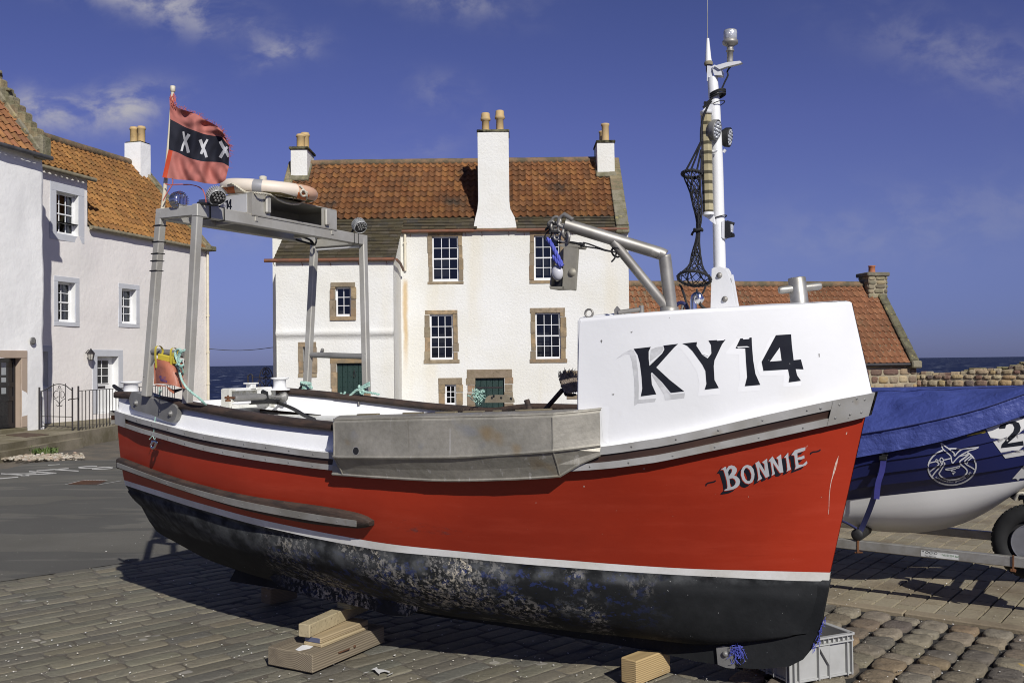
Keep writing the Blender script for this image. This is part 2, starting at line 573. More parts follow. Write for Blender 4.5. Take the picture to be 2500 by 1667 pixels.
M['sett'] = mat('worn stone sett', (1, 1, 1), (.075, .07, .066), .82, nsc=5, lo=.55, hi=.85, bump=[(22, .55, .02), (110, .45, .006)], fine=(45, .32), spec=.3, attr=True,
    extra=chain(speck(70, .71, (.50, .47, .41), .03, .55), speck(2.6, .70, (.66, .62, .56), .012, .3)))
M['granite'] = mat('rough granite sett', (1, 1, 1), (.11, .09, .065), .88, nsc=7, lo=.5, hi=.8, bump=[(16, .7, .025), (75, .6, .009)], fine=(38, .42), spec=.3, attr=True,
                   extra=chain(speck(60, .68, (.40, .36, .29), .04, .5), speck(3.3, .735, (.45, .30, .06), .015, .7), speck(2.9, .735, (.04, .06, .2), .012, .6)))
M['paver'] = mat('concrete paver', (1, 1, 1), (.17, .135, .09), .9, nsc=1.6, lo=.42, hi=.72, bump=[(45, .4, .01), (150, .4, .005)], fine=(40, .25), spec=.25, attr=True, extra=speck(70, .72, (.55, .52, .45), .03, .45))
M['concrete'] = mat('stained concrete', (.27, .235, .17), (.15, .13, .08), .95, nsc=1.3, bump=[(20, .4, .02), (80, .4, .008)], fine=(25, .25), spec=.2)
M['road_paint'] = mat('worn road paint', (.55, .54, .51), (.38, .37, .34), .85, nsc=10, fine=(50, .2))
M['grate'] = mat('rusty drain grate', (.075, .045, .03), (.035, .03, .028), .7, nsc=12)
M['leaf'] = mat('weed leaf', (.06, .11, .02), (.10, .13, .035), .6, nsc=8, attr=True)
M['pebble'] = mat('beach pebble', (1, 1, 1), (.30, .25, .18), .85, nsc=9, attr=True, fine=(30, .2))

# boat
def _region(sc, x0, x1, w):
 def f(t, co):
  s = t.n('ShaderNodeSeparateXYZ')
  t.l(co, s.inputs[0])
  return t.math('MULTIPLY', t.step(s.outputs[0], x0 - w, x0 + w), t.step(s.outputs[0], x1 - w, x1 + w, 1, 0))
 return f
M['red'] = mat('red boat enamel', (.375, .033, .012), (.33, .028, .011), .38, nsc=1.1, bump=[(2.2, .10, .03), (60, .06, .004)], fine=(5, .06), spec=.45,
               extra=chain(lambda t, c, co: t.mix(t.math('MULTIPLY', t.step(t.noise(t.scale(co, (1, 1, 7)), 1.6, 6, .65), .45, .75), .32), c, (.47, .060, .030, 1)), lambda t, c, co: t.mix(t.math('MULTIPLY', t.step(t.noise(t.scale(co, (1, 1, 14), (3, 1, 2)), 5, 3, .5), .66, .70), .35), c, (.30, .024, .010, 1)), speck(23, .765, (.45, .2, .15), .02, .7), streaks(7, .66, (.125, .02, .012), .3), speck(90, .775, (.5, .3, .22), .02, .5)))
M['boat_white'] = mat('white boat paint', (.80, .80, .80), (.775, .775, .77), .42, nsc=1.4, bump=[(2.5, .14, .03), (45, .1, .004)], fine=(4, .03), extra=chain(streaks(5, .66, (.66, .63, .55), .3), speck(1.8, .6, (.74, .73, .69), .2, .5), speck(14, .77, (.30, .28, .24), .02, .5), speck(5, .72, (.66, .62, .52), .1, .25)))
M['boat_white_worn'] = mat('worn white deck paint', (.78, .78, .75), (.60, .59, .52), .55, nsc=5, lo=.5, hi=.56, bump=(20, .3, .01), fine=(18, .08))
M['stripe'] = mat('white waterline paint', (.80, .79, .76), (.66, .64, .58), .55, nsc=3, fine=(30, .1), stretch=(1, 1, 1), extra=chain(speck(40, .73, (.25, .24, .22), .03, .6), streaks(14, .64, (.40, .40, .37), .5)))
def worn_bottom(t, c, co):
 """scuffed antifouling: scraped blue, grey and cream patches on the turn of the bilge"""
 s = t.n('ShaderNodeSeparateXYZ')
 t.l(co, s.inputs[0])
 X, Y, Z = s.outputs
 al = t.math('ADD', t.math('MULTIPLY', X, BU[0]), t.math('MULTIPLY', Y, BU[1]))     # along the boat, stem = 0
 mid = t.math('MULTIPLY', t.step(al, -1.3, -.8), t.step(al, 1.1, 1.7, 1, 0))
 up = t.math('MULTIPLY', t.step(Z, .20, .36), t.step(Z, .60, .66, 1, 0))
 reg = t.math('MULTIPLY', mid, up)
 up2 = t.math('MULTIPLY', t.step(Z, .08, .28), mid)
 big = t.noise(co, 3.0, 4, .6)
 c = t.mix(t.math('MULTIPLY', t.step(t.noise(co, 16, 9, .7), .52, .55), t.math('MULTIPLY', reg, t.step(big, .44, .54))), c, (.042, .045, .052, 1))
 c = t.mix(t.math('MULTIPLY', t.step(t.noise(t.scale(co, (1, 1, 1.3), (5, 2, 1)), 15, 9, .72), .54, .57), t.math('MULTIPLY', reg, .8)), c, (.020, .032, .11, 1))
 g2 = t.noise(t.scale(co, (1, 1, 1), (1.7, 4.2, 9)), 2.6, 3, .5)
 c = t.mix(t.math('MULTIPLY', t.step(t.noise(t.scale(co, (1, 1, .8), (9, 2, 7)), 30, 10, .75), .52, .545), t.math('MULTIPLY', up2, t.step(g2, .44, .54))), c, (.19, .18, .165, 1))
 c = t.mix(t.math('MULTIPLY', t.step(t.noise(t.scale(co, (1, 1, .7), (2, 8, 3)), 34, 10, .74), .55, .575), t.math('MULTIPLY', up2, t.step(g2, .53, .62))), c, (.46, .41, .32, 1))
 c = t.mix(t.math('MULTIPLY', t.step(t.noise(co, 48, 3, .6), .73, .75), .8), c, (.42, .42, .40, 1))
 band = t.math('MULTIPLY', t.step(Z, .53, .57), t.step(t.noise(co, 9, 4, .6), .35, .7))
 return t.mix(t.math('MULTIPLY', band, .55), c, (.115, .12, .122, 1))
BU = (0.879, -0.477)
M['antifoul'] = mat('black antifouling', (.011, .012, .013), (.019, .020, .021), .8, nsc=3, spec=.22, bump=[(40, .25, .006), (6, .1, .02)], fine=(20, .3), extra=worn_bottom)
M['alu'] = mat('scuffed aluminium', (.46, .45, .425), (.35, .335, .30), .45, metal=.35, nsc=5, bump=(70, .12, .004), fine=(40, .16), extra=chain(speck(6, .66, (.25, .20, .12), .12, .5)))
M['alu_plate'] = mat('worn aluminium guard plate', (.37, .345, .29), (.25, .235, .195), .5, metal=.3, nsc=3.2, lo=.3, hi=.7, bump=[(4, .2, .03), (60, .2, .005)], fine=(35, .28),
                     extra=chain(speck(3.2, .63, (.27, .17, .06), .09, .6), streaks(26, .62, (.50, .48, .44), .6, .05), streaks(17, .66, (.14, .12, .085), .5, .1), speck(4, .60, (.24, .25, .28), .12, .6)))
M['alu_dull'] = mat('dull grey metal', (.25, .245, .23), (.19, .185, .175), .5, metal=.25, nsc=4, bump=(50, .15, .005), fine=(30, .15))
M['alu_leg'] = mat('weathered alloy tube', (.47, .455, .41), (.39, .37, .32), .45, metal=.25, nsc=3, bump=(50, .1, .004), fine=(25, .1), extra=speck(25, .72, (.15, .14, .12), .04, .6))
M['galv'] = mat('galvanised steel', (.42, .41, .38), (.33, .31, .27), .45, metal=.6, nsc=9, bump=(40, .15, .004), fine=(30, .14), extra=speck(5, .66, (.22, .11, .04), .1, .35))
M['steel'] = mat('stainless steel', (.36, .345, .315), (.27, .255, .23), .5, metal=.5, nsc=7, fine=(20, .12))
M['chrome'] = mat('polished chrome', (.75, .75, .76), None, .1, metal=1.0)
M['wood_dark'] = mat('weathered dark hardwood', (.065, .040, .028), (.030, .021, .017), .75, nsc=6, bump=(30, .5, .008), fine=(30, .35), stretch=(1, 1, 4), extra=speck(30, .70, (.16, .12, .09), .05, .6))
M['wood_brown'] = mat('dark brown painted timber', (.045, .020, .012), (.030, .014, .010), .5, nsc=4, fine=(20, .2))
M['black'] = mat('black rubber', (.010, .010, .011), (.018, .018, .018), .6, nsc=10)
M['black_paint'] = mat('black letter paint', (.009, .010, .017), (.013, .015, .022), .6, nsc=8, spec=.2, extra=speck(34, .745, (.6, .6, .6), .02, .7))
M['silver_paint'] = mat('silver letter paint', (.50, .51, .52), (.44, .45, .46), .45, nsc=10)
M['ghost_paint'] = mat('faded grey shadow lettering', (.50, .50, .50), (.66, .66, .66), .5, nsc=14, lo=.4, hi=.7)
M['white_over'] = mat('white touch up paint', (.84, .84, .84), (.82, .82, .82), .5, nsc=6)
M['darkred'] = mat('deep red letter edge', (.30, .015, .01), None, .45)
M['flag_red'] = mat('sun bleached red cloth', (.41, .155, .13), (.35, .12, .10), .9, nsc=4, fine=(160, .12), spec=.15)
M['flag_hoist'] = mat('unfaded red hoist', (.52, .075, .035), (.45, .06, .03), .9, nsc=4, fine=(160, .12), spec=.15)
M['flag_black'] = mat('black cloth', (.013, .014, .022), (.022, .023, .032), .9, nsc=5, spec=.15)
M['cloth_white'] = mat('grey white cloth', (.50, .50, .51), (.42, .42, .44), .9, nsc=5, spec=.15)
M['buoy'] = mat('faded lifebuoy plastic', (.78, .71, .61), (.73, .63, .52), .5, nsc=2.2, fine=(10, .05))
M['buoy_orange'] = mat('bleached orange plastic', (.62, .30, .18), (.66, .42, .28), .5, nsc=3)
M['buoy_mark'] = mat('bright orange mark', (.62, .16, .035), (.5, .13, .03), .5, nsc=6, extra=speck(14, .6, (.10, .06, .03), .08, .5))
M['tape'] = mat('grey reflective tape', (.36, .36, .37), None, .4, metal=.2)
M['moss'] = mat('green grime', (.08, .075, .02), (.16, .12, .05), .95, nsc=20)
M['bag'] = mat('faded orange pvc bag', (.43, .15, .085), (.36, .125, .075), .5, nsc=5, bump=(14, .3, .02), fine=(12, .08))
M['yellow'] = mat('yellow webbing', (.60, .48, .05), (.5, .4, .05), .6, nsc=6)
M['purple'] = mat('purple print', (.12, .07, .22), None, .6)
M['rope_green'] = mat('pale green rope', (.30, .52, .44), (.42, .58, .50), .8, nsc=30, fine=(60, .2))
M['rope_white'] = mat('off white rope', (.62, .58, .48), (.5, .46, .36), .8, nsc=30, fine=(60, .2))
M['rope_blue'] = mat('blue rope', (.06, .075, .38), (.10, .12, .5), .7, nsc=30, fine=(40, .3))
M['rope_black'] = mat('black cord', (.010, .010, .013), (.02, .02, .022), .8, nsc=30)
M['lens'] = mat('lamp reflector glass', (.30, .30, .31), (.16, .16, .17), .18, metal=.6, nsc=60, bump=(55, .8, .02))
M['clear'] = mat('ribbed clear lens', (.62, .64, .66), (.45, .46, .48), .1, metal=.3, nsc=30, bump=(60, .5, .01))
M['amber'] = mat('buff sheeting', (.48, .42, .25), (.34, .29, .16), .35, nsc=5)
M['amber_dark'] = mat('olive tube section', (.085, .075, .04), None, .3)
M['navy'] = mat('navy plastic', (.02, .022, .09), None, .5)
M['bristle'] = mat('dark bristle', (.24, .19, .145), (.36, .30, .24), .9, nsc=40)
M['timber'] = mat('sawn timber', (.33, .235, .13), (.24, .165, .09), .85, nsc=3, bump=(40, .35, .006), fine=(30, .22), stretch=(1, 1, 6), extra=speck(20, .71, (.62, .60, .55), .03, .4))
M['crate'] = mat('grey crate plastic', (.40, .40, .385), (.35, .35, .33), .5, nsc=4, fine=(20, .06), extra=speck(3, .66, (.30, .27, .20), .12, .4))
M['tarp'] = mat('blue tarpaulin', (.058, .080, .28), (.044, .062, .23), .5, nsc=1.6, bump=[(3.5, .5, .08), (11, .4, .02)], fine=(20, .06), spec=.4)
M['tarp_seam'] = mat('tarpaulin stitching', (.015, .02, .09), None, .7)
M['skiff_blue'] = mat('navy skiff paint', (.013, .018, .085), (.017, .022, .10), .35, nsc=2, spec=.5)
M['skiff_white'] = mat('white skiff paint', (.80, .79, .76), (.72, .71, .68), .45, nsc=2, fine=(8, .05), extra=speck(9, .73, (.35, .33, .28), .05, .4))
M['yellow_paint'] = mat('yellow gunwale paint', (.55, .42, .03), None, .5)
M['webbing'] = mat('navy webbing', (.015, .018, .07), (.022, .025, .09), .8, nsc=10)
M['rust'] = mat('rusty steel', (.16, .065, .025), (.08, .035, .018), .85, nsc=9, bump=(40, .4, .01))
M['tyre'] = mat('tyre rubber', (.006, .006, .006), (.011, .011, .011), .8, nsc=6)
M['sticker'] = mat('white sticker', (.62, .62, .60), (.48, .48, .46), .5, nsc=12)
M['wire'] = mat('overhead wire', (.03, .03, .035), None, .6)
M['putty'] = mat('old lead flashing', (.14, .14, .14), (.2, .2, .19), .7, nsc=6)


def make_glass():
 m = bpy.data.materials.new('window glass')
 m.use_nodes = True
 t = NT(m.node_tree)
 m.node_tree.nodes.clear()
 co = t.n('ShaderNodeTexCoord').outputs['Object']
 bn = t.n('ShaderNodeBump', i_Strength=.12, i_Distance=.02)
 t.l(t.noise(co, 2.2, 2), bn.inputs['Height'])
 gl = t.n('ShaderNodeBsdfGlossy', i_Roughness=.02)
 gl.inputs[0].default_value = (.9, .95, 1, 1)
 t.l(bn.outputs[0], gl.inputs['Normal'])
 tr = t.n('ShaderNodeBsdfTransparent')
 tr.inputs[0].default_value = (.78, .82, .82, 1)
 fr = t.n('ShaderNodeFresnel', i_IOR=1.5)
 mx = t.n('ShaderNodeMixShader')
 t.l(t.math('MULTIPLY', fr.outputs[0], 1.3), mx.inputs[0])
 t.l(tr.outputs[0], mx.inputs[1]); t.l(gl.outputs[0], mx.inputs[2])
 o = t.n('ShaderNodeOutputMaterial')
 t.l(mx.outputs[0], o.inputs[0])
 return m
M['glass'] = make_glass()


def make_sea():
 m = bpy.data.materials.new('sea water')
 m.use_nodes = True
 t = NT(m.node_tree)
 b = m.node_tree.nodes['Principled BSDF']
 co = t.n('ShaderNodeTexCoord').outputs['Object']
 cs = t.scale(co, (.05, .02, 1))
 n = t.noise(cs, 4, 8, .6)
 cap = t.math('MULTIPLY', t.step(t.noise(t.scale(co, (.05, .011, 1)), 3.0, 6, .62), .59, .62), t.step(t.noise(t.scale(co, (.25, .05, 1)), 1.5, 4, .6), .42, .55))
 c = t.mix(t.step(n, .3, .7), (.004, .0075, .024, 1), (.012, .020, .056, 1))
 c = t.mix(t.math('MULTIPLY', cap, .75), c, (.40, .43, .50, 1))
 t.l(c, b.inputs['Base Color'])
 b.inputs['Roughness'].default_value = .55
 b.inputs['Specular IOR Level'].default_value = .22
 bn = t.n('ShaderNodeBump', i_Strength=1.0, i_Distance=1.2)
 t.l(n, bn.inputs['Height'])
 t.l(bn.outputs[0], b.inputs['Normal'])
 return m
M['sea'] = make_sea()
# ------------------------------------------------------------------ ground, road, paving, sea
def sheet(name, pts, dz, m, kind='structure', nx=1):
 mb = MB()
 vs = [V((p[0], p[1], gz(p[0], p[1]) + dz)) for p in pts]
 tr = tessellate_polygon([vs])
 mb.add(vs, [list(t) if (vs[t[1]] - vs[t[0]]).cross(vs[t[2]] - vs[t[0]]).z > 0 else list(t)[::-1] for t in tr])
 return mb.build(name, m, kind=kind)

mb = MB()
mb.poly([(-30000, -200, -4.6), (30000, -200, -4.6), (30000, 45000, -4.6), (-30000, 45000, -4.6)])
mb.build('sea', M['sea'], kind='structure')

mb = MB()
ys = [-8, 5.25, 41.6, 42.2, 43.5]
rows = []
for y in ys:
 z = {42.2: -1.6, 43.5: -5.2}.get(y, gz(0, y)) - .07
 rows.append([V((x, y, z)) for x in (-70, 70)])
mb.grid(rows, sm=False)
mb.build('ground', M['dirt'], kind='structure')

A0, A1 = ground(0, 1419), ground(298, 1374)
EA = (A1 - A0); EA.z = 0; EA.normalize()
K0, K1 = ground(2018, 1472), ground(2500, 1542)
EK = (K1 - K0); EK.z = 0; EK.normalize()              # along the paver edge, to the right
EKn = V((-EK.y, EK.x, 0))                             # away from the camera
D0 = ground(1735, 1667)
def side_A(p):      # > 0 beyond the asphalt edge
 return (p - A0).dot(V((-EA.y, EA.x, 0)))
def side_K(p):      # > 0 beyond the paver edge
 return (p - K0).dot(EKn)
def side_D(p):      # > 0 right of the change of setts
 return (p - D0).dot(EK)

# asphalt road: everything beyond the sett edge on the left, back to the dusty verge
far = [ground(px, py) for px, py in ((-260, 1170), (-60, 1150), (20, 1143), (75, 1130), (150, 1124.5), (300, 1121), (520, 1112), (800, 1098), (1250, 1090))]
road = [A0 - EA * 9, A0 + EA * 13.5] + far[::-1] + [far[0] + V((-14, 0, 0))]
asphalt = sheet('road', road, 0.0, M['asphalt'])

# bedding under the setts and pavers
sheet('bedding_ground', [A0 - EA * 9 , A0 + EA * 13.5, K0 - EK * 1.2 + EKn * 6, K0 - EK * .5, K0 + EK * 9, V((12, -4, 0)), V((-14, -4, 0))], -.022, M['joint'], kind='structure')
_dk = D0 + EKn * ((K0 - D0).dot(EKn) - .05)
sheet('bedding_ground', [A0 - EA * 9, A0 + EA * 13.5, _dk + EKn * 6 - EK * 1.5, _dk, D0 - EKn * 6, V((-14, -4, 0))], -.006, M['sand_joint'], kind='structure')


def stone(mb, c, e1, e2, L, W, h, rnd, col, rough, nx=6, ny=4):
 """one sett: rounded top, dropping to the bedding on all sides"""
 sd = random.uniform(0, 99)
 tx, ty = random.uniform(-.012, .012), random.uniform(-.015, .015)
 rows = []
 us = [-1, -.988, -.93] + [-.93 + 1.86 * (i + 1) / nx for i in range(nx - 1)] + [.93, .988, 1]
 ws = [-1, -.98, -.89] + [-.89 + 1.78 * (i + 1) / ny for i in range(ny - 1)] + [.89, .98, 1]
 for w in ws:
  r = []
  for u in us:
   # round the plan corners
   k = max(0.0, abs(u) - .72) / .28 * max(0.0, abs(w) - .66) / .34
   s = 1 - rnd * .5 * k
   uu, ww = u * L / 2 * s, w * W / 2 * s
   n = noise.noise(V((uu * 9 + sd, ww * 9, sd)))
   edge = max(abs(u), abs(w))
   z = h + uu * tx + ww * ty + n * rough - .3 * rough * (u * u + w * w)
   wob = noise.noise(V((uu * 5, ww * 5 + sd, 3.3))) * rough * .8
   if abs(u) == 1 or abs(w) == 1:
    z = -.05
   elif edge > .97:
    z -= rough * (.8 if rough > .01 else .7)
   p = c + e1 * (uu + (wob if abs(u) > .9 else 0)) + e2 * (ww + (wob if abs(w) > .85 else 0))
   r.append(V((p.x, p.y, gz(p.x, p.y) + z)))
  rows.append(r)
 mb.grid(rows, 0, True, col)

def in_view(p, m=140):
 q = proj(V((p.x, p.y, 0)))
 return q[2] > .5 and -m < q[0] < 2500 + m and q[1] < 1667 + m * 1.2

def tone(base, j, hue=.0):
 k = random.uniform(1 - j, 1 + j)
 return (base[0] * k * random.uniform(1 - hue, 1 + hue), base[1] * k, base[2] * k * random.uniform(1 - hue, 1 + hue))

# left: long worn setts laid in courses along the slip
mb = MB()
e1, e2 = EA, V((EA.y, -EA.x, 0))
pitch = .150
r = 0
while r * pitch < 9:
 c0 = A0 + e2 * (pitch * (r + .5))
 s = -9 + random.uniform(0, .4)
 while s < 13:
  L = random.uniform(.26, .48)
  c = c0 + e1 * (s + L / 2)
  s += L
  if not in_view(c) or side_D(c) > 0 and side_K(c) > -7 or side_K(c) > -.1 and side_D(c) > -2:
   continue
  b = random.choice([(.128, .118, .098), (.110, .102, .086), (.145, .132, .105), (.082, .078, .070), (.105, .092, .074), (.135, .118, .09), (.07, .07, .07)])
  stone(mb, c, e1, e2, L - .010, pitch - random.uniform(.006, .016), random.uniform(-.003, .003), .12, tone(tuple((q * .55 + w * .45) * k for q, w, k in zip(b, (.118, .106, .086), (1.42, 1.43, 1.30))), .10, .03), .0042)
 r += 1
mb.build('cobbled_ground', M['sett'], kind='structure')

# right: rough granite setts with deep black joints
mb = MB()
e1, e2 = EK, EKn
pitch = .205
c_i = 0
while c_i * pitch < 6:
 x0 = D0 + e1 * (pitch * (c_i + .5) + .02)
 t = side_K(x0)
 s = -t - .05 + random.uniform(-.03, 0)          # start at the paver edge, work back to the camera
 while s > -4.5:
  L = random.uniform(.16, .27)
  c = x0 + e2 * (s - L / 2) + e1 * random.uniform(-.008, .008)
  s -= L
  if not in_view(c):
   continue
  b = random.choice([(.215, .180, .130), (.190, .160, .118), (.235, .20, .145), (.155, .125, .088), (.20, .15, .095), (.13, .112, .09)])
  stone(mb, c, e2, e1, L - random.uniform(.006, .012), pitch - random.uniform(.018, .034), random.uniform(.004, .018), .42, tone(b, .15, .05), .011, 5, 5)
 c_i += 1
mb.build('sett_ground', M['granite'], kind='structure')

# pavers behind, with a long edging stone
mb = MB()
pitch, PL = .150, .30
for i in range(-22, 60):
 off = PL * .5 * (i % 2)
 for k in range(0, 44):
  c = K0 + e1 * (pitch * (i + .5)) + e2 * (.13 + PL * (k + .5) - off)
  L = PL
  if k == 0 and off:
   c = c + e2 * PL * .25; L = PL * .5
  if not in_view(c, 60) or proj(c)[1] < 1010:
   continue
  b = random.choice([(.285, .245, .168), (.265, .23, .158), (.305, .26, .178), (.25, .215, .153)])
  col = tone(b, .07, .02)
  zz = random.uniform(-.002, .002)
  g = .0095
  P = []
  for (u, w, dz) in ((-1, -1, 0), (1, -1, 0), (1, 1, 0), (-1, 1, 0)):
   p = c + e1 * (u * (pitch / 2 - g)) + e2 * (w * (L / 2 - g))
   P.append(V((p.x, p.y, gz(p.x, p.y) + .004 + zz)))
  Q = [p + (p - c).normalized() * .004 - V((0, 0, .03)) for p in P]
  mb.add(P + Q, [[0, 1, 2, 3]] + [[j, j + 4, (j + 1) % 4 + 4, (j + 1) % 4] for j in range(4)], 0, False, col)
x = -3.2
while x < 9:
 L = random.uniform(.85, 1.0)
 c = K0 + e1 * (x + L / 2) + e2 * .062
 x += L
 mb.box(V((c.x, c.y, gz(c.x, c.y) - .03)), e1 * (L / 2 - .004), e2 * .060, V((0, 0, .042)), .008, 0, tone((.25, .205, .14), .06))
mb.build('paved_ground', M['paver'], kind='structure')
sheet('bedding_ground', [K0 - EK * 3.3 + EKn * .05, K0 + EK * 11 + EKn * .05, K0 + EK * 11 + EKn * 14, K0 - EK * 3.3 + EKn * 14], -.012, M['joint'], kind='structure')

# spilt white paint on the setts
mb = MB()
_b = BVHTree.FromPolygons([V((-9, 1, .016)), V((9, 1, .016)), V((9, 20, .012)), V((-9, 20, .012))], [(0, 1, 2), (0, 2, 3)])
_z = zoomed(640, 1460, .13605)
for g_ in ([(1955, 1275), (2060, 1232), (2075, 1270), (2180, 1280), (2290, 1310), (2285, 1340), (2200, 1315), (2120, 1335), (2105, 1368), (2060, 1330), (2020, 1285)], [(1815, 1340), (1910, 1315), (1905, 1325), (1822, 1348)], [(2245, 1378), (2350, 1330), (2345, 1345), (2260, 1385)], [(820, 1440), (865, 1440), (860, 1450), (822, 1450)], [(1200, 1445), (1285, 1452), (1270, 1468), (1205, 1460)]):
 decal(mb, _b, _z(*g_), size=60)
mb.build('paint_marking', mat('spilt white paint', (.66, .65, .63), (.6, .59, .57), .6), kind='structure')

# broken shell and grit lying in the joints
mb = MB()
for i in range(620):
 px, py = random.uniform(-20, 2520), 1240 + 430 * sqrt(random.random())
 p = ground(px, py)
 s = random.choice([.0025, .003, .004, .005]) * (1.5 if random.random() < .1 else 1)
 a = random.uniform(0, 6.3)
 col = random.choice([(.75, .72, .66), (.66, .62, .54), (.8, .79, .76), (.5, .45, .36)])
 mb.box(p + V((0, 0, .012)), V((cos(a), sin(a), random.uniform(-.3, .3))) * s, V((-sin(a), cos(a), 0)) * s * random.uniform(.5, .9), V((0, 0, s * .35)), s * .2, 0, col)
M['shell'] = mat('bleached shell chips', (1, 1, 1), None, .7, attr=True)
mb.build('shell_debris', M['shell'], kind='stuff')

# painted letters on the road, read from the far side
road_bvh = BVHTree.FromPolygons([V((-60, -5, gz(0, -5))), V((60, -5, gz(0, -5))), V((60, 38, gz(0, 38))), V((-60, 38, gz(0, 38)))], [(0, 1, 2), (0, 2, 3)])
mb = MB()
z = zoomed(0, 1080, 400 / 2352)
for pts, w in ((z((1395, 343), (1330, 341), (1240, 345), (1165, 352), (1125, 360), (1160, 369), (1250, 371), (1380, 365), (1480, 357), (1570, 356), (1622, 362), (1590, 373), (1500, 381), (1320, 383)), 2.0),
               (z((525, 407), (985, 372)), 2.3), (z((790, 390), (1128, 411)), 2.3),
               (z((415, 417), (810, 442)), 2.5), (z((810, 442), (290, 470)), 2.2),
               (z((15, 449), (295, 466), (420, 476)), 2.6), (z((420, 476), (300, 478)), 1.8), (z((0, 519), (262, 496)), 2.3),
               (z((20, 452), (520, 446)), 1.8), (z((690, 326), (860, 316)), 1.4)):
 stroke_quads(mb, road_bvh, pts, w, off=.004, size=40)
mb.build('road_marking', M['road_paint'], kind='structure')
mb = MB()
decal(mb, road_bvh, z((980, 603), (1200, 545), (1540, 545), (1400, 608)), off=.004, size=60)
for k in range(16):
 f = k / 15
 stroke_quads(mb, road_bvh, [(z((985 + 420 * f, 603 + 5 * f))[0]), (z((1200 + 330 * f, 545))[0])], .9, off=.007, size=60, mi=1)
stroke_quads(mb, road_bvh, z((930, 607), (1200, 543), (1540, 543)), .8, off=.006, size=60, mi=2)
stroke_quads(mb, road_bvh, z((1400, 611), (1740, 550)), .8, off=.006, size=60, mi=2)
tag(mb.build('drain_grate', [M['grate'], M['rust'], M['road_paint']]), 'flush rusty drain grate in the asphalt road', 'drain grate')

# raised pavement and step before the left houses
mb = MB()
PX, PZ = -11.2, .25
def slab(x0, x1, y0, y1, z1, m=0, n=24):
 top, bot = [], []
 for i in range(n + 1):
  y = y0 + (y1 - y0) * i / n
  w = noise.noise(V((y * 1.3, x1, 5))) * .035
  top.append(V((x1 + w, y, z1 + noise.noise(V((y, 2, x1))) * .015)))
  bot.append(V((x1 + w * .6 + .015, y, -.2)))
 mb.grid([bot, top], m, True)
 back = [V((x0, p.y, z1)) for p in top]
 mb.grid([top, back], m, True)
slab(-18, PX, 14, 37, PZ)
slab(PX - .1, PX + .16, 14, 24.2, .10)
mb.box((PX + .03, 24.2, -.02), (.13, 0, 0), (0, .02, 0), (0, 0, .12), .01)
for y in (16.2, 18.4, 20.4, 22.3):
 mb.box((PX - 1.2, y, PZ + .001), (1.2, 0, 0), (0, .007, 0), (0, 0, .003), 0, 1)
mb.build('pavement', [M['concrete'], M['joint']], kind='structure')
# brown door mat
mb = MB()
cs = [on_plane(px, py, (0, 0, PZ + .012), V((0, 0, 1))) for px, py in ((15, 1061), (62, 1056), (120, 1060), (63, 1067))]
mb.prism([c - V((0, 0, .012)) for c in cs], (0, 0, .014))
tag(mb.build('door_mat', mat('brown coir mat', (.10, .06, .035), (.07, .045, .03), .95, nsc=20, bump=(90, .6, .01))), 'brown door mat lying flat on the pavement', 'door mat')

# pebbles and weeds along the foot of the step
mb = MB()
for i in range(420):
 px = random.uniform(-40, 205)
 py = random.gauss(1117, 4.0) - max(0, px) * .012
 if py > 1126 or py < 1106:
  continue
 p = ground(px, py)
 s = random.uniform(.02, .055) * (1.0 if px < 150 else .7)
 col = tone(random.choice([(.50, .45, .37), (.42, .36, .28), (.58, .54, .46), (.36, .27, .2)]), .15, .05)
 a = random.uniform(0, 6.3)
 mb.box(p + V((0, 0, s * .3)), V((cos(a), sin(a), .1)) * s, V((-sin(a), cos(a), 0)) * s * .7, V((0, 0, s * .5)), s * .35, 0, col)
mb.build('pebbles', M['pebble'], kind='stuff')
def weed(name, label, x0, x1, n, hgt, dy=0):
 mb = MB()
 for i in range(n):
  px = random.uniform(x0, x1)
  py = random.gauss(1106.5, 1.6) + dy - max(0, px - 20) * .016
  p = ground(px, py)
  h = random.uniform(.3, 1.0) * hgt
  a = random.uniform(0, 6.3)
  d = V((cos(a), sin(a), 0)) * random.uniform(.02, .10)
  w = V((-sin(a), cos(a), 0)) * random.uniform(.012, .03)
  q = p + d + V((0, 0, h))
  col = tone((1, 1, 1), .35)
  mid = p + d * .3 + V((0, 0, h * .6))
  mb.add([p - w * .3, p + w * .3, mid + w, q, mid - w], [[0, 1, 2, 4], [4, 2, 3]], 0, False, col)
 return tag(mb.build(name, M['leaf']), label, 'weed', 'weeds at the foot of the step')
weed('weed_clump', 'bright green weeds growing widest along the pavement step', 22, 85, 420, .20)
weed('weed_clump', 'darker low weeds where the pebbles thin out beside the step', 88, 140, 300, .14, 1)
w3 = weed('weed_clump', 'leafy weeds with one orange flower below the doorstep', -30, 20, 260, .14, 1)
mb = MB()
p = ground(15, 1105)
for i in range(26):
 a = random.uniform(0, 6.3)
 q = p + V((random.uniform(-.05, .05), random.uniform(-.05, .05), random.uniform(.06, .15)))
 mb.box(q, V((cos(a), sin(a), .2)) * .022, V((-sin(a), cos(a), .4)) * .02, V((0, 0, .008)), .004)
fl = mb.build('flower', mat('orange petals', (.75, .22, .02), None, .7), w3)
# ------------------------------------------------------------------ houses
UPZ = V((0, 0, 1))

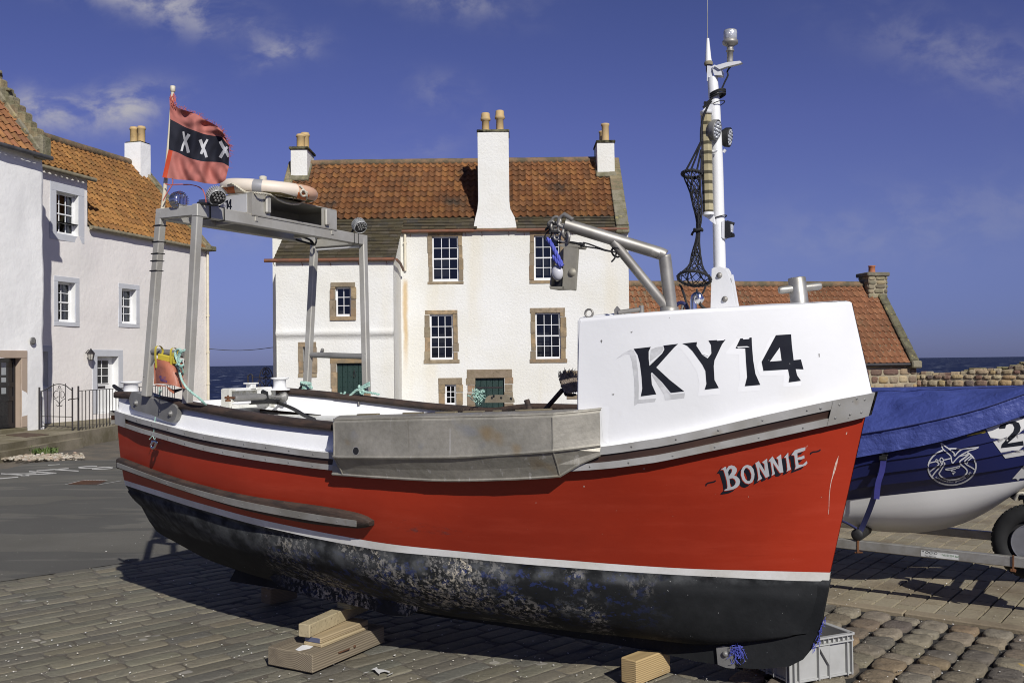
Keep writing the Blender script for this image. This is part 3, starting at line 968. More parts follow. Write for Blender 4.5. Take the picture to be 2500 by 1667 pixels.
def wall(mb, O, A, W, H, ops=(), nrm=None, reveal=.22, step=.35, amp=.015, mi=0, rmi=0, z0=0.0, seed=0.0, bulge=None):
 """wall W x H from O along A with real openings (x0,x1,z0,z1[,reveal]) and an uneven face"""
 O, A = V(O), V(A)
 nrm = V(nrm)
 def cuts(a, b, keys):
  ks = sorted(set([a, b] + [k for k in keys if a < k < b]))
  out = []
  for p, q in zip(ks[:-1], ks[1:]):
   n = max(1, int((q - p) / step + .5))
   out += [p + (q - p) * i / n for i in range(n)]
  return out + [ks[-1]]
 xs = cuts(0, W, [k for o in ops for k in o[:2]])
 zs = cuts(z0, H, [k for o in ops for k in o[2:4]])
 def P(x, z):
  d = amp * noise.noise(V((x * .9 + seed, z * .9, seed))) + amp * .5 * noise.noise(V((x * 2.3, z * 2.3, seed + 4)))
  if bulge:
   d += bulge(x, z)
  return O + A * x + UPZ * z + nrm * d
 idx = {}
 vs, fs = [], []
 for i, x in enumerate(xs):
  for j, z in enumerate(zs):
   idx[i, j] = len(vs)
   vs.append(P(x, z))
 flip = A.cross(UPZ).dot(nrm) < 0
 for i in range(len(xs) - 1):
  for j in range(len(zs) - 1):
   cx, cz = (xs[i] + xs[i + 1]) / 2, (zs[j] + zs[j + 1]) / 2
   if any(o[0] < cx < o[1] and o[2] < cz < o[3] for o in ops):
    continue
   q = [idx[i, j], idx[i + 1, j], idx[i + 1, j + 1], idx[i, j + 1]]
   fs.append(q[::-1] if flip else q)
 mb.add(vs, fs, mi, True)
 for o in ops:
  rv = o[4] if len(o) > 4 else reveal
  loop = [(o[0], o[2]), (o[1], o[2]), (o[1], o[3]), (o[0], o[3])]
  for k in range(4):
   (xa, za), (xb, zb) = loop[k], loop[(k + 1) % 4]
   a, b = P(xa, za), P(xb, zb)
   q = [a, b, b - nrm * rv, a - nrm * rv]
   mb.add(q, [[0, 1, 2, 3] if flip else [3, 2, 1, 0]], rmi, False)
 return P

TERRA = [(.36, .125, .045), (.30, .10, .038), (.42, .16, .055), (.25, .085, .036), (.20, .075, .036), (.33, .135, .06), (.15, .065, .036), (.38, .15, .05)]
TERRA_W = [(.42, .18, .055), (.36, .145, .048), (.47, .21, .07), (.30, .12, .042), (.26, .11, .045), (.40, .18, .06), (.20, .085, .035), (.24, .12, .045)]
TERRA_O = [(.40, .16, .07), (.35, .135, .06), (.44, .19, .085), (.30, .12, .055), (.27, .12, .06), (.38, .165, .075)]
SLATE = [(.05, .043, .032), (.04, .035, .026), (.085, .072, .055), (.065, .056, .044), (.105, .09, .068), (.05, .045, .038), (.085, .066, .042)]

def dull(P, k):
 return [tuple(x * y for x, y in zip(c, k)) for c in P]
TERRA = dull(TERRA, (.72, .88, .90)); TERRA_W = dull(TERRA_W, (.84, .95, .94)); TERRA_O = dull(TERRA_O, (.66, .72, .80))
def pantiles(mb, O, A, U, nA, nU, tw, th, pal, keep=None, shade=None, amp=.055, jit=.10):
 """courses of S tiles on the plane O + A*x + U*y"""
 O, A, U = V(O), V(A).normalized(), V(U).normalized()
 N = A.cross(U)
 prof = [(0, .80), (.10, 1.0), (.22, .72), (.36, .12), (.52, -.22), (.68, -.08), (.84, .32), (1.0, .80)]
 for j in range(nU):
  dx = noise.noise(V((j * 3.7, 1, 2))) * .012
  for i in range(nA):
   if keep and not keep((i + .5) * tw, (j + .5) * th):
    continue
   c = random.choice(pal); c = tuple(a * .55 + b * .45 for a, b in zip(c, pal[0]))
   k = random.uniform(1 - jit, 1 + jit * .8)
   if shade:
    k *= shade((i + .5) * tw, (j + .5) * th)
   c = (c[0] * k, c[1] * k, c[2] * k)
   lift = random.uniform(-.004, .007)
   sag = noise.noise(V((i * tw * .45, j * th * .45, 7))) * .035
   drop = random.uniform(-.014, .014)
   lo, hi, bt = [], [], []
   for (f, h) in prof:
    x = (i + f) * tw + dx
    y0 = j * th + drop - .02 * (1 - h)
    e0 = .040 + h * amp + lift + sag
    lo.append(O + A * x + U * y0 + N * e0)
    hi.append(O + A * x + U * (y0 + th * 1.12) + N * (.004 + h * amp + sag))
    bt.append(O + A * x + U * (y0 + .004) + N * (e0 - .024))
   mb.grid([bt, lo], 0, False, (c[0] * .7, c[1] * .7, c[2] * .7))
   mb.grid([lo, hi], 0, True, c)

def slates(mb, O, A, U, W, nU, tw, th, keep=None):
 O, A, U = V(O), V(A).normalized(), V(U).normalized()
 N = A.cross(U)
 for j in range(nU):
  x = random.uniform(-tw, 0)
  while x < W:
   w = tw * random.uniform(.6, 1.3)
   xa, xb = max(0, x), min(W, x + w)
   x += w
   if xb - xa < .03 or (keep and not keep((xa + xb) / 2, (j + .5) * th)):
    continue
   c = tone(random.choice(SLATE), .2, .04)
   d = random.uniform(-.012, .012)
   l = random.uniform(0, .010)
   y0 = j * th + d
   a, b = O + A * (xa + .003) + U * y0, O + A * (xb - .003) + U * y0
   e = U * (th * 1.2)
   mb.add([a + N * (.034 + l), b + N * (.034 + l), b + e + N * .004, a + e + N * .004, a + N * (.006 + l), b + N * (.006 + l)], [[0, 1, 2, 3], [4, 5, 1, 0]], 0, False, c)

def blocks(mb, pts_fn, W, H, hmin, hmax, wmin, wmax, pal, d=.03, keep=None, z0=0.0, gap=.012):
 """rubble facing: rounded blocks on a plane given by pts_fn(x, z, out)"""
 z = z0
 while z < H:
  h = min(random.uniform(hmin, hmax), H - z)
  x = random.uniform(-wmax, 0)
  while x < W:
   w = random.uniform(wmin, wmax)
   xa, xb = max(0, x), min(W, x + w)
   x += w
   if xb - xa < .06 or h < .04 or (keep and not keep((xa + xb) / 2, z + h / 2)):
    continue
   cx, cz = (xa + xb) / 2, z + h / 2 + random.uniform(-.015, .015)
   hw, hh = (xb - xa) / 2 - gap, h / 2 - gap * random.uniform(.7, 1.6)
   c = tone(random.choice(pal), .15, .06)
   rows = []
   sd = random.uniform(0, 99)
   for v in (-1, -.8, -.3, .3, .8, 1):
    r = []
    for u in (-1, -.85, -.3, .3, .85, 1):
     k = max(abs(u), abs(v))
     cr = 1 - .22 * max(0, abs(u) - .5) * max(0, abs(v) - .5) * 4
     nz = noise.noise(V((u * 1.5 + sd, v * 1.5, sd)))
     o = (d * (1 + .5 * nz) if k < .95 else -.02)
     r.append(pts_fn(cx + u * hw * cr + nz * .01, cz + v * hh * cr, o))
    rows.append(r)
   mb.grid(rows, 0, True, c)
  z += h

def margin(mb, P0, A, n, o, wid, sill=.0, proud=.012, thick=.05, mi=0, pal=None, split=0, rough=.0, bottom=True):
 """stone or painted surround round an opening o=(x0,x1,z0,z1) on the face P0 + A*x + z"""
 def blk(xa, xb, za, zb):
  c = tone(random.choice(pal), .12, .04) if pal else None
  r = lambda: random.uniform(-rough, rough)
  xa, xb, za, zb = xa + r(), xb + r(), za + r(), zb + r()
  mb.box(V(P0) + A * ((xa + xb) / 2) + UPZ * ((za + zb) / 2) + n * (proud - thick / 2), A * ((xb - xa) / 2), n * (thick / 2), UPZ * ((zb - za) / 2), .008, mi, c)
 x0, x1, z0, z1 = o[:4]
 blk(x0 - wid, x1 + wid, z1, z1 + wid)
 if bottom:
  blk(x0 - wid - sill, x1 + wid + sill, z0 - wid * .8, z0)
 for (a, b) in ((x0 - wid, x0), (x1, x1 + wid)):
  if split:
   z = z0
   while z < z1 - .02:
    h = min(random.uniform(.25, .55) if split == 1 else split, z1 - z)
    e = random.uniform(-.02, .035) if rough else 0
    blk(a - (e if a < x0 else 0), b + (e if b > x1 else 0), z + .003, z + h - .003)
    z += h
  else:
   blk(a, b, z0, z1)

def sash(house, P0, A, n, o, cols, rows, back, curtain=0, meet=True, frame=.055, bar=.022, label=None):
 """sash window set back in an opening: frame and bars, panes, room and curtain behind"""
 x0, x1, z0, z1 = o[:4]
 w, h = x1 - x0, z1 - z0
 B = V(P0) - n * back
 mb = MB()
 def rect(xa, xb, za, zb, d0, d1, m=0, ch=.004):
  mb.box(B + A * ((xa + xb) / 2) + UPZ * ((za + zb) / 2) + n * ((d0 + d1) / 2), A * ((xb - xa) / 2), n * ((d1 - d0) / 2), UPZ * ((zb - za) / 2), ch, m)
 rect(x0, x0 + frame, z0, z1, -.03, .03); rect(x1 - frame, x1, z0, z1, -.03, .03)
 rect(x0 + frame, x1 - frame, z1 - frame, z1, -.03, .028); rect(x0 + frame, x1 - frame, z0, z0 + frame * 1.5, -.03, .034)
 zm = z0 + h * .5
 if meet:
  rect(x0 + frame, x1 - frame, zm - .022, zm + .022, -.01, .022)
 gx0, gx1, gz0, gz1 = x0 + frame, x1 - frame, z0 + frame * 1.5, z1 - frame
 for i in range(1, cols):
  x = gx0 + (gx1 - gx0) * i / cols
  rect(x - bar / 2, x + bar / 2, gz0, gz1, -.012, .014, 0, .003)
 for j in range(1, rows):
  z = gz0 + (gz1 - gz0) * j / rows
  if meet and abs(z - zm) < .08:
   continue
  rect(gx0, gx1, z - bar / 2, z + bar / 2, -.0125, .0135, 0, .003)
 win = mb.build('window', M['win_white'], house, label=label)
 g = MB()
 nx, nz = cols, rows
 for i in range(nx):
  for j in range(nz):
   xa, xb = gx0 + (gx1 - gx0) * i / nx, gx0 + (gx1 - gx0) * (i + 1) / nx
   za, zb = gz0 + (gz1 - gz0) * j / nz, gz0 + (gz1 - gz0) * (j + 1) / nz
   t1, t2 = random.uniform(-.006, .006), random.uniform(-.006, .006)
   q = [B + A * x + UPZ * z + n * (-.004 + (t1 if x == xb else -t1) * .5 + (t2 if z == zb else -t2) * .5) for x, z in ((xa, za), (xb, za), (xb, zb), (xa, zb))]
   if A.cross(UPZ).dot(n) < 0:
    q = q[::-1]
   g.add(q, [[0, 1, 2, 3]])
 g.build('glass', M['glass'], win)
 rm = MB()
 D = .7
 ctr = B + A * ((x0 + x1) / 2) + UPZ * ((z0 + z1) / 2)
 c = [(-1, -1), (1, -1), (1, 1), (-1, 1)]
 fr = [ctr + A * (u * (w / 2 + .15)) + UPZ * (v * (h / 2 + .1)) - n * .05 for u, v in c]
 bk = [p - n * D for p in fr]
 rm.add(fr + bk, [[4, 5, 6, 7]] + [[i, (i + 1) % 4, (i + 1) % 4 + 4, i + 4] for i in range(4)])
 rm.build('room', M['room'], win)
 if curtain:
  cu = MB()
  for (fa, fb) in ((0, curtain), (1 - curtain, 1)):
   a0, a1 = gx0 + (gx1 - gx0) * fa, gx0 + (gx1 - gx0) * fb
   r0, r1 = [], []
   for k in range(17):
    f = k / 16
    x = a0 + (a1 - a0) * f
    dpt = -.10 + .02 * sin(f * 22)
    r0.append(B + A * x + UPZ * gz0 + n * dpt); r1.append(B + A * x + UPZ * gz1 + n * dpt)
   cu.grid([r0, r1], 0, True)
  cu.build('curtain', M['curtain'], win)
 return win

def pot(mb, c, r, h, style=0, mi=0):
 if style == 0:
  pr = [(r * 1.0, 0), (r * .98, h * .80), (r * 1.16, h * .84), (r * 1.16, h * .90), (r * 1.02, h * .92), (r * 1.0, h), (r * .8, h), (r * .78, h * .7)]
 elif style == 1:   # flared hood
  pr = [(r * .92, 0), (r * .86, h * .58), (r * 1.22, h * .62), (r * 1.20, h * .70), (r * 1.05, h * .80), (r * 1.0, h * .97), (r * .92, h), (r * .7, h), (r * .7, h * .7)]
 else:
  pr = [(r * 1.05, 0), (r * .95, h * .15), (r * .9, h * .85), (r * 1.06, h * .9), (r * 1.06, h), (r * .78, h), (r * .75, h * .7)]
 mb.lathe(c, UPZ, pr, 16, mi, True)

def chimney(house, c, hx, hy, z0, z1, X, Y, mats, cap=.10, over=.05, taper=1.0, label=None):
 """stack centred at c (x,y), half sizes hx hy along X Y"""
 mb = MB()
 X, Y = V(X), V(Y)
 rows = []
 n = 6
 for i in range(n + 1):
  z = z0 + (z1 - z0) * i / n
  r = []
  for (u, v) in ((-1, -1), (0, -1), (1, -1), (1, 0), (1, 1), (0, 1), (-1, 1), (-1, 0)):
   w = noise.noise(V((u * 2 + c[0], v * 2 + c[1], z * 1.5))) * .012
   r.append(V((c[0], c[1], z)) + X * (u * hx + u * w) + Y * (v * hy + v * w))
  rows.append(r)
 mb.grid(rows, 0, False, close=True)
 mb.box(V((c[0], c[1], z1 + cap / 2)), X * (hx + over), Y * (hy + over), UPZ * (cap / 2), .02, 1)
 return mb.build('chimney', mats, house, label=label)

STONE = [(.98, 1.0, 1.02), (1.15, 1.08, .95), (.82, .85, .9), (1.1, 1.0, .85), (.9, .78, .7)]

# ================================================================== white house across the water front
YM, YW = 32.4, 30.4
def FX(px, Y): return at(px, 880, Y).x
def FZ(py, Y, px=1100): return at(px, py, Y).z
xl, xr = FX(667, YM), FX(1538, YM)
ze = FZ(563, YM)
wx0, wx1 = FX(676, YW), FX(963, YW)
zwe = FZ(634, YW, 820)
H = thing('white_house', (xl + 4, YM, 0), 'white harled house with red pantile roof and stone framed windows behind the red boat', 'house')
X_ = V((1, 0, 0)); NF = V((0, -1, 0))
z4 = lambda x, y: (640 + x * .47837, 250 + y * .47837)
def rectm(x0, y0, x1, y1, Y, ox):
 a, b = z4(x0, y0), z4(x1, y1)
 p, q = at(a[0], a[1], Y), at(b[0], b[1], Y)
 return [p.x - ox, q.x - ox, q.z, p.z]
Om = V((xl, YM, 0))
upl = rectm(866, 683, 1004, 912, YM, xl); upr = rectm(1386, 678, 1522, 906, YM, xl)
mdl = rectm(855, 1083, 977, 1313, YM, xl); mdr = rectm(1393, 1073, 1525, 1309, YM, xl)
cel = rectm(933, 1440, 990, 1545, YM, xl); cdr = rectm(1085, 1404, 1238, 1640, YM, xl); cdr[2] = .0
sml = rectm(1582, 1398, 1648, 1490, YM, xl)
ops = [upl, upr, mdl, mdr, cel, cdr, sml]
for o in ops:
 o[3] = min(o[3], ze - .05)
mb = MB()
def stain(t, c, co):
 """rain and rust marks below the gutter and down the corner"""
 s = t.n('ShaderNodeSeparateXYZ'); t.l(co, s.inputs[0])
 xs = wx1 + .14 - (xl + 4)
 wob = t.math('MULTIPLY', t.math('SUBTRACT', t.noise(co, 1.6, 3), .5), .16)
 d = t.math('ABSOLUTE', t.math('SUBTRACT', t.math('ADD', s.outputs[0], wob), xs))
 f = t.math('MULTIPLY', t.step(d, .02, .13, 1, 0), t.math('MULTIPLY', t.step(s.outputs[2], 1.2, 3.2), t.step(s.outputs[2], 4.6, 4.9, 1, 0)))
 c = t.mix(t.math('MULTIPLY', f, .7), c, (.52, .33, .10, 1))
 g = t.math('MULTIPLY', t.step(t.noise(t.scale(co, (1, 1, .1)), 1.1, 4), .50, .75), .30)
 c = t.mix(g, c, (.66, .58, .40, 1))
 e = t.step(s.outputs[2], ze - .5, ze - .1)
 return t.mix(t.math('MULTIPLY', e, .18), c, (.6, .54, .4, 1))
WX = mat('stained white harling', (.74, .735, .70), (.70, .685, .62), .9, nsc=.42, bump=HARL, fine=(9, .05), spec=.2,
         extra=lambda t, c, co: stain(t, c, co))
wall(mb, Om, X_, xr - xl, ze, ops, NF, .16, .4, .02, 0, 0, -.3, 3.0)
dep = 5.6
pitch = radians(47)
ray_k = (at(1250, 396, 100).z - EYE.z) / 100
Yr = (EYE.z - ze + tan(pitch) * (YM - .12)) / (tan(pitch) - ray_k)
zr = ze + tan(pitch) * (Yr - YM + .12)
Yb = 2 * Yr - YM
for xx, sgn in ((xl, -1), (xr, 1)):
 pts = [V((xx, YM, -.3)), V((xx, Yb, -.3)), V((xx, Yb, ze)), V((xx, Yr, zr - .05)), V((xx, YM, ze))]
 mb.add(pts, [list(range(5)) if sgn > 0 else list(range(5))[::-1]], 0)
mb.add([V((xl, Yb, -.3)), V((xr, Yb, -.3)), V((xr, Yb, ze)), V((xl, Yb, ze))], [[3, 2, 1, 0]], 0)
# forward wing with its jettied upper floor
Ow = V((wx0, YW, 0))
wwin = rectm(376, 943, 456, 1093, YW, wx0); wdoor = rectm(380, 1331, 517, 1640, YW, wx0); wdoor[2] = .02
slit = rectm(208, 1247, 252, 1382, YW, wx0)
zc = FZ(250 + 1186 * .47837, YW, 800)
def jet(x, z):
 return .09 * max(0, min(1, (z - zc + .06) / .05)) + .06 * exp(-((z - zc - .06) / .08) ** 2)
zs_extra = [zc + k for k in (-.12, -.08, -.05, -.02, .01, .05, .09, .14)]
wall(mb, Ow, X_, wx1 - wx0, zwe, [wwin, wdoor, slit, (0, 0, *zs_extra[:2])] if False else [wwin, wdoor, slit], NF, .14, .09, .02, 0, 0, -.3, 9.0, jet)
# wing returns, up to the slope of the catslide
zs_join = ze + .42
def ret(xx, sgn):
 pts = [V((xx, YW - .03, -.3)), V((xx, YM, -.3)), V((xx, YM, ze + .05)), V((xx, YW - .05, zwe - .02))]
 mb.add(pts, [[0, 1, 2, 3] if sgn > 0 else [3, 2, 1, 0]], 0)
ret(wx0, -1); ret(wx1, 1)
mb.build('wall', WX, H)

# roofs
U_ = V((0, cos(pitch), sin(pitch)))
slope = (Yr - YM + .12) / cos(pitch)
nst = .62                                                   # slated foot of the roof
tw, th = .232, .298
rxl, rxr = xl + .30, xr - .42
Oe = V((rxl, YM - .12, ze + .02))
nU = int((slope - nst) / th)
th = (slope - nst) / nU
chx0, chx1 = FX(1172, YM), FX(1248, YM)
flare0, flare1 = FX(1160, YM), FX(1265, YM)
nA = int((rxr - rxl) / tw); tw = (rxr - rxl) / nA
mb = MB()
def keepm(x, y):
 X = rxl + x
 return not (chx0 < X < chx1 and y + nst < 1.0)
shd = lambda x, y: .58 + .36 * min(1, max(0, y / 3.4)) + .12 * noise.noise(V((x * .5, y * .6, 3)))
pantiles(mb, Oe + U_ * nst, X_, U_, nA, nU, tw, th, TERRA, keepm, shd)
base = [Oe + U_ * .02, Oe + X_ * (rxr - rxl) + U_ * .02, Oe + X_ * (rxr - rxl) + U_ * slope, Oe + U_ * slope]
mb.add([p - U_.cross(X_) * -.03 for p in base], [[0, 1, 2, 3]], 1, False, (.05, .04, .03))
mb.add([V((xl, Yb + .12, ze)), V((xr, Yb + .12, ze)), V((xr, Yr, zr)), V((xl, Yr, zr))], [[3, 2, 1, 0]][0:1], 1, False, (.3, .1, .05))
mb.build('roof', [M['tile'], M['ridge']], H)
mb = MB()
pth = [V((rxl - .25 + (rxr - rxl + .5) * k / 40, Yr + noise.noise(V((k * .4, 0, 0))) * .03, zr + .035 + noise.noise(V((k * .5, 3, 0))) * .02)) for k in range(41)]
mb.tube(pth, .13, 10)
mb.build('ridge', M['ridge'], H)
mb = MB()
slates(mb, Oe, X_, U_, rxr - rxl, 4, .32, nst / 4 + .02, lambda x, y: x + rxl > wx1 - .02 and not (flare0 + .02 < x + rxl < flare1 - .02))
ztop = Oe.z + sin(pitch) * nst; ytop = Oe.y + cos(pitch) * nst
mb.build('slate_roof', M['slate'], H); mb = MB()
Ul = V((0, ytop - (YW - .18), ztop - zwe)); ll = Ul.length
swl = wx0 - .05
slates(mb, V((swl, YW - .18, zwe)), X_, Ul, wx1 + .10 - swl, 12, .34, ll / 12, None)
mb.add([V((swl, YW - .16, zwe - .02)), V((wx1 + .08, YW - .16, zwe - .02)), V((wx1 + .08, ytop, ztop - .02)), V((swl, ytop, ztop - .02))], [[0, 1, 2, 3]], 0, False, (.05, .045, .04))
mb.build('slate_roof', M['slate'], H)
# skews
mb = MB()
for (xx, w) in ((xr - .21, .44), (xl + .15, .32)):
 mb = MB(); n = 6
 for k in range(n):
  a, b = slope * k / n, slope * (k + 1) / n
  p, q = V((xx, YM - .12, ze + .05)) + U_ * (a + .004), V((xx, YM - .12, ze + .05)) + U_ * (b - .004)
  mb.bar(p, q, w, .20, V((0, -sin(pitch), cos(pitch))), .02, 0, random.choice(STONE))
 if w > .4: mb.box(V((xr - .2, YM - .02, ze - .05)), (.23, 0, 0), (0, .16, 0), (0, 0, .12), .03, 0, STONE[0])
 mb.build('skew', M['skew_stone'], H)
# wallhead chimney with splayed foot
mb = MB()
zt = FZ(324, YM)
prof = [(flare0, flare1, ze - .1), (flare0 + .01, flare1 - .01, ze + .15), (flare0 + .06, flare1 - .06, ze + .42), (chx0 - .03, chx1 + .03, ze + .72), (chx0, chx1, ze + 1.0), (chx0, chx1, ze + 2.0), (chx0, chx1, zt)]
rows = []
for (a, b, z) in prof:
 fx = YM - .035
 rows.append([V((a, fx, z)), V(((a + b) / 2, fx - .008, z)), V((b, fx, z)), V((b, fx + .45, z)), V((b, fx + .95, z)), V(((a + b) / 2, fx + .95, z)), V((a, fx + .95, z)), V((a, fx + .45, z))])
mb.grid(rows, 0, False, close=True)
mb.box(V(((chx0 + chx1) / 2, YM + .44, zt + .035)), V(((chx1 - chx0) / 2 + .03, 0, 0)), (0, .51, 0), (0, 0, .045), .02, 1)
ch = mb.build('chimney', [M['harl_white'], M['skew_stone']], H, label='tall central chimney with splayed foot')
for (px, style, m, hh) in ((1192, 1, 'pot_buff', .66), (1227, 1, 'pot_buff', .74)):
 mb = MB()
 pot(mb, V((FX(px, YM + .3), YM + .3, zt + .075)), .145, hh, style)
 mb.build('chimney_pot', M[m], ch)
# gable chimneys
Yc = Yr - .08
xa, xb = FX(713, Yc - .6), FX(753.5, Yc - .6)
c1 = chimney(H, ((xa + xb) / 2, Yc), (xb - xa) / 2, .6, zr - 1.4, FZ(365, Yc - .6, 735), X_, V((0, 1, 0)), [M['harl_white'], M['skew_stone']], .10, .06)
def fillet(xa, xb):
 mb = MB(); y = Yc - .6
 z = ze + tan(pitch) * (y - YM + .12)
 mb.bar(V((xa - .06, y - .05, z + .05)), V((xb + .06, y - .05, z + .05)), .26, .16, V((0, -sin(pitch), cos(pitch))), .03, 0, STONE[0])
 for x in (xa, xb):
  mb.bar(V((x, y, z + .08)), V((x, y + .62, z + .06 + .62 * tan(pitch))), .12, .12, UPZ, .03, 0, STONE[2])
 mb.build('chimney_fillet', M['skew_stone'], H)
fillet(xa, xb)
zt1 = FZ(365, Yc - .6, 735) + .1
for (px, yy, st, hh, r) in ((738, Yc - .25, 0, .53, .155), (748.5, Yc + .3, 0, .72, .155)):
 mb = MB(); pot(mb, V((FX(px, yy), yy, zt1)), r, hh, st); mb.build('chimney_pot', M['pot_buff'], c1)
xa, xb = FX(1465, Yc - .6), FX(1507.5, Yc - .6)
c2 = chimney(H, ((xa + xb) / 2, Yc), (xb - xa) / 2, .6, zr - 1.4, FZ(349, Yc - .6, 1480), X_, V((0, 1, 0)), [M['harl_white'], M['skew_stone']], .10, .035)
fillet(xa, xb)
zt2 = FZ(349, Yc - .6, 1480) + .1
for (px, yy, hh, r) in ((1485.5, Yc - .3, .67, .145), (1479, Yc + .35, .55, .14)):
 mb = MB(); pot(mb, V((FX(px, yy), yy, zt2)), r, hh, 2); mb.build('chimney_pot', M['pot_buff'], c2)
# stone surrounds
mb = MB()
def surround(par, *a):
 mb = MB(); margin(mb, *a); mb.build('stone_surround', M['sandstone'], par)
for o, c, r, w, s in ((upl, 3, 4, .14, .03), (upr, 3, 4, .14, .03), (mdl, 3, 4, .155, .06), (mdr, 3, 4, .165, .05), (cel, 2, 3, .22, 0), (sml, 2, 2, .2, 0)):
 surround(sash(H, Om, X_, NF, o, c, r, .10, meet=c > 2), Om, X_, NF, o, w, s, .022, .10, 0, STONE, 1, .012)
surround(sash(H, Ow, X_, NF, wwin, 2, 3, .06, meet=False), Ow, X_, NF, wwin, .15, .02, .14, .20, 0, STONE, 1, .012)
mb = MB()
mb.box(Ow + X_ * ((slit[0] + slit[1]) / 2) + UPZ * ((slit[2] + slit[3]) / 2) + V((0, .13, 0)), X_ * ((slit[1] - slit[0]) / 2), (0, .01, 0), UPZ * ((slit[3] - slit[2]) / 2))
surround(mb.build('slit_window', M['room'], H), Ow, X_, NF, slit, .16, .0, .022, .10, 0, STONE, 1, .012)
def boarded(o, O, name, label):
 mb = MB()
 n = 5
 w = (o[1] - o[0]) / n
 for k in range(n):
  mb.box(O + X_ * (o[0] + w * (k + .5)) + UPZ * ((o[2] + o[3]) / 2) + V((0, .12, 0)), X_ * (w / 2 - .004), (0, .02, 0), UPZ * ((o[3] - o[2]) / 2 - .02), .006)
 mb.box(O + X_ * ((o[0] + o[1]) / 2) + UPZ * ((o[2] + o[3]) / 2) + V((0, .15, 0)), X_ * ((o[1] - o[0]) / 2), (0, .01, 0), UPZ * ((o[3] - o[2]) / 2), 0)
 d = mb.build(name, M['door_green'], H, label=label)
 st = MB()
 for i in range(6):
  for j in range(12):
   z = o[3] - .12 - j * .16
   if z < o[2] + .1:
    continue
   st.lathe(O + X_ * (o[0] + .1 + (o[1] - o[0] - .2) * (i + .5 * (j % 2)) / 5.5) + UPZ * z + V((0, .101, 0)), NF, [(.018, 0), (.014, .012), (.004, .016)], 8)
 st.build('stud', M['door_green'], d)
 hd = MB()
 if name == 'door':
  cx = O + X_ * (o[0] * .35 + o[1] * .65) + UPZ * (o[3] - .22) + V((0, .09, 0))
  hd.tube([cx, cx + V((-.03, -.02, -.2)), cx + V((.0, -.02, -.25)), cx + V((.04, -.02, -.2)), cx], .009, 6)
 else:
  hd.box(O + X_ * ((o[0] + o[1]) / 2) + UPZ * (o[3] - .35) + V((0, .093, 0)), X_ * ((o[1] - o[0]) / 2 - .06), (0, .008, 0), (0, 0, .025), .004)
 hd.build('handle' if name == 'door' else 'strap_hinge', M['iron'], d)
 surround(d, O, X_, NF, o, .20 if name == 'door' else .27, 0, .022, .12, 0, STONE, 1, .02, False)
boarded(wdoor, Ow, 'door', 'studded dark green door of the wing')
boarded(cdr, Om, 'cellar_door', 'low dark green cellar door with strap hinge')
# gutters and pipe
mb = MB()
def gut(a, b, r=.06):
 mb.tube([a, b], r, 10)
 n = int((b - a).length / .9)
 for k in range(n + 1):
  p = a.lerp(b, (k + .3) / (n + .6))
  mb.bar(p + V((0, .03, -.04)), p + V((.02, .12, -.16)), .012, .02)
gut(V((wx1 + .05, YM - .13, ze - .03)), V((flare0 - .0, YM - .13, ze - .03)))
gut(V((flare0, YM - .13, ze - .03)), V((flare1, YM - .13, ze - .03)), .04)
gut(V((flare1, YM - .13, ze - .03)), V((xr - .03, YM - .13, ze - .03)))
gut(V((swl - .28, YW - .22, zwe - .03)), V((wx1 + .06, YW - .22, zwe - .03)))
mb.tube([V((wx1 + .12, YW - .2, zwe - .04)), V((wx1 + .12, YW + .8, zwe - .05)), V((wx1 + .12, YW + 1.4, zwe - .14)), V((wx1 + .12, YM - .3, zwe - .2))], .045, 8)
mb.build('gutter', M['gutter'], H)
mb = MB()
mb.tube([V((wx1 + .16, YM - .06, ze - .05)), V((wx1 + .16, YM - .06, zwe - .2))], .045, 10)
mb.tube([V((wx1 + .10, YM - .07, ze - .42)), V((wx1 + .22, YM - .07, ze - .42))], .03, 8)
mb.build('rain_pipe', M['pipe_cream'], H)
mb = MB()
mb.lathe(at(788, 854, YW - .02), NF, [(.05, 0), (.06, .06), (.03, .10)], 10)
mb.build('wall_vent', M['alu_dull'], H)

# ================================================================== left street: pink house and white end house
AF = V((658 / F, 1, 0)).normalized()
NS = V((AF.y, -AF.x, 0))                    # faces the street
C1 = V((-12.75, 25.5, 0))                   # street corner of the white end house
C2 = C1 - NS * 1.9
def FP(px, py, c=C2): return on_plane(px, py, c, NS)
def al(p, c=C2): return (p - c).dot(AF)
def rects(x0, y0, x1, y1, c=C2):
 a, b = FP(x0, y0, c), FP(x1, y1, c)
 return [al(a, c), al(b, c), b.z, a.z]
aR = al(FP(505, 606)); zeP = FP(505, 606).z - .05
aL = -.4
PH = thing('pink_house', C2 + AF * 4, 'pale pink rendered house with orange pantile roof and grey window margins', 'house')
Op = C2 + AF * aL
def sh(o): return [o[0] - aL, o[1] - aL, o[2], o[3]]
dormw = sh(rects(137, 466, 191, 578)); lw = sh(rects(141, 687, 184, 787)); rw = sh(rects(297, 704, 332.5, 791))
gw = sh(rects(86, 858, 116.5, 944)); dr = sh(rects(237, 870, 289, 1012)); dr[2] = PZ + .16
zdt = FP(200, 436).z                       # wallhead over the raised window
dxr = sh(rects(213, 500, 213, 560))[0]     # right end of the raised piece
mb = MB()
wall(mb, Op, AF, aR - aL, zeP, [lw, rw, gw, dr, [dormw[0], dormw[1], dormw[2], zeP]], NS, .28, .3, .03, 0, 1, -.3, 1.0)
wall(mb, Op, AF, dxr, zdt, [[dormw[0], dormw[1], zeP, dormw[3]]], NS, .28, .3, .02, 0, 1, zeP, 1.0)
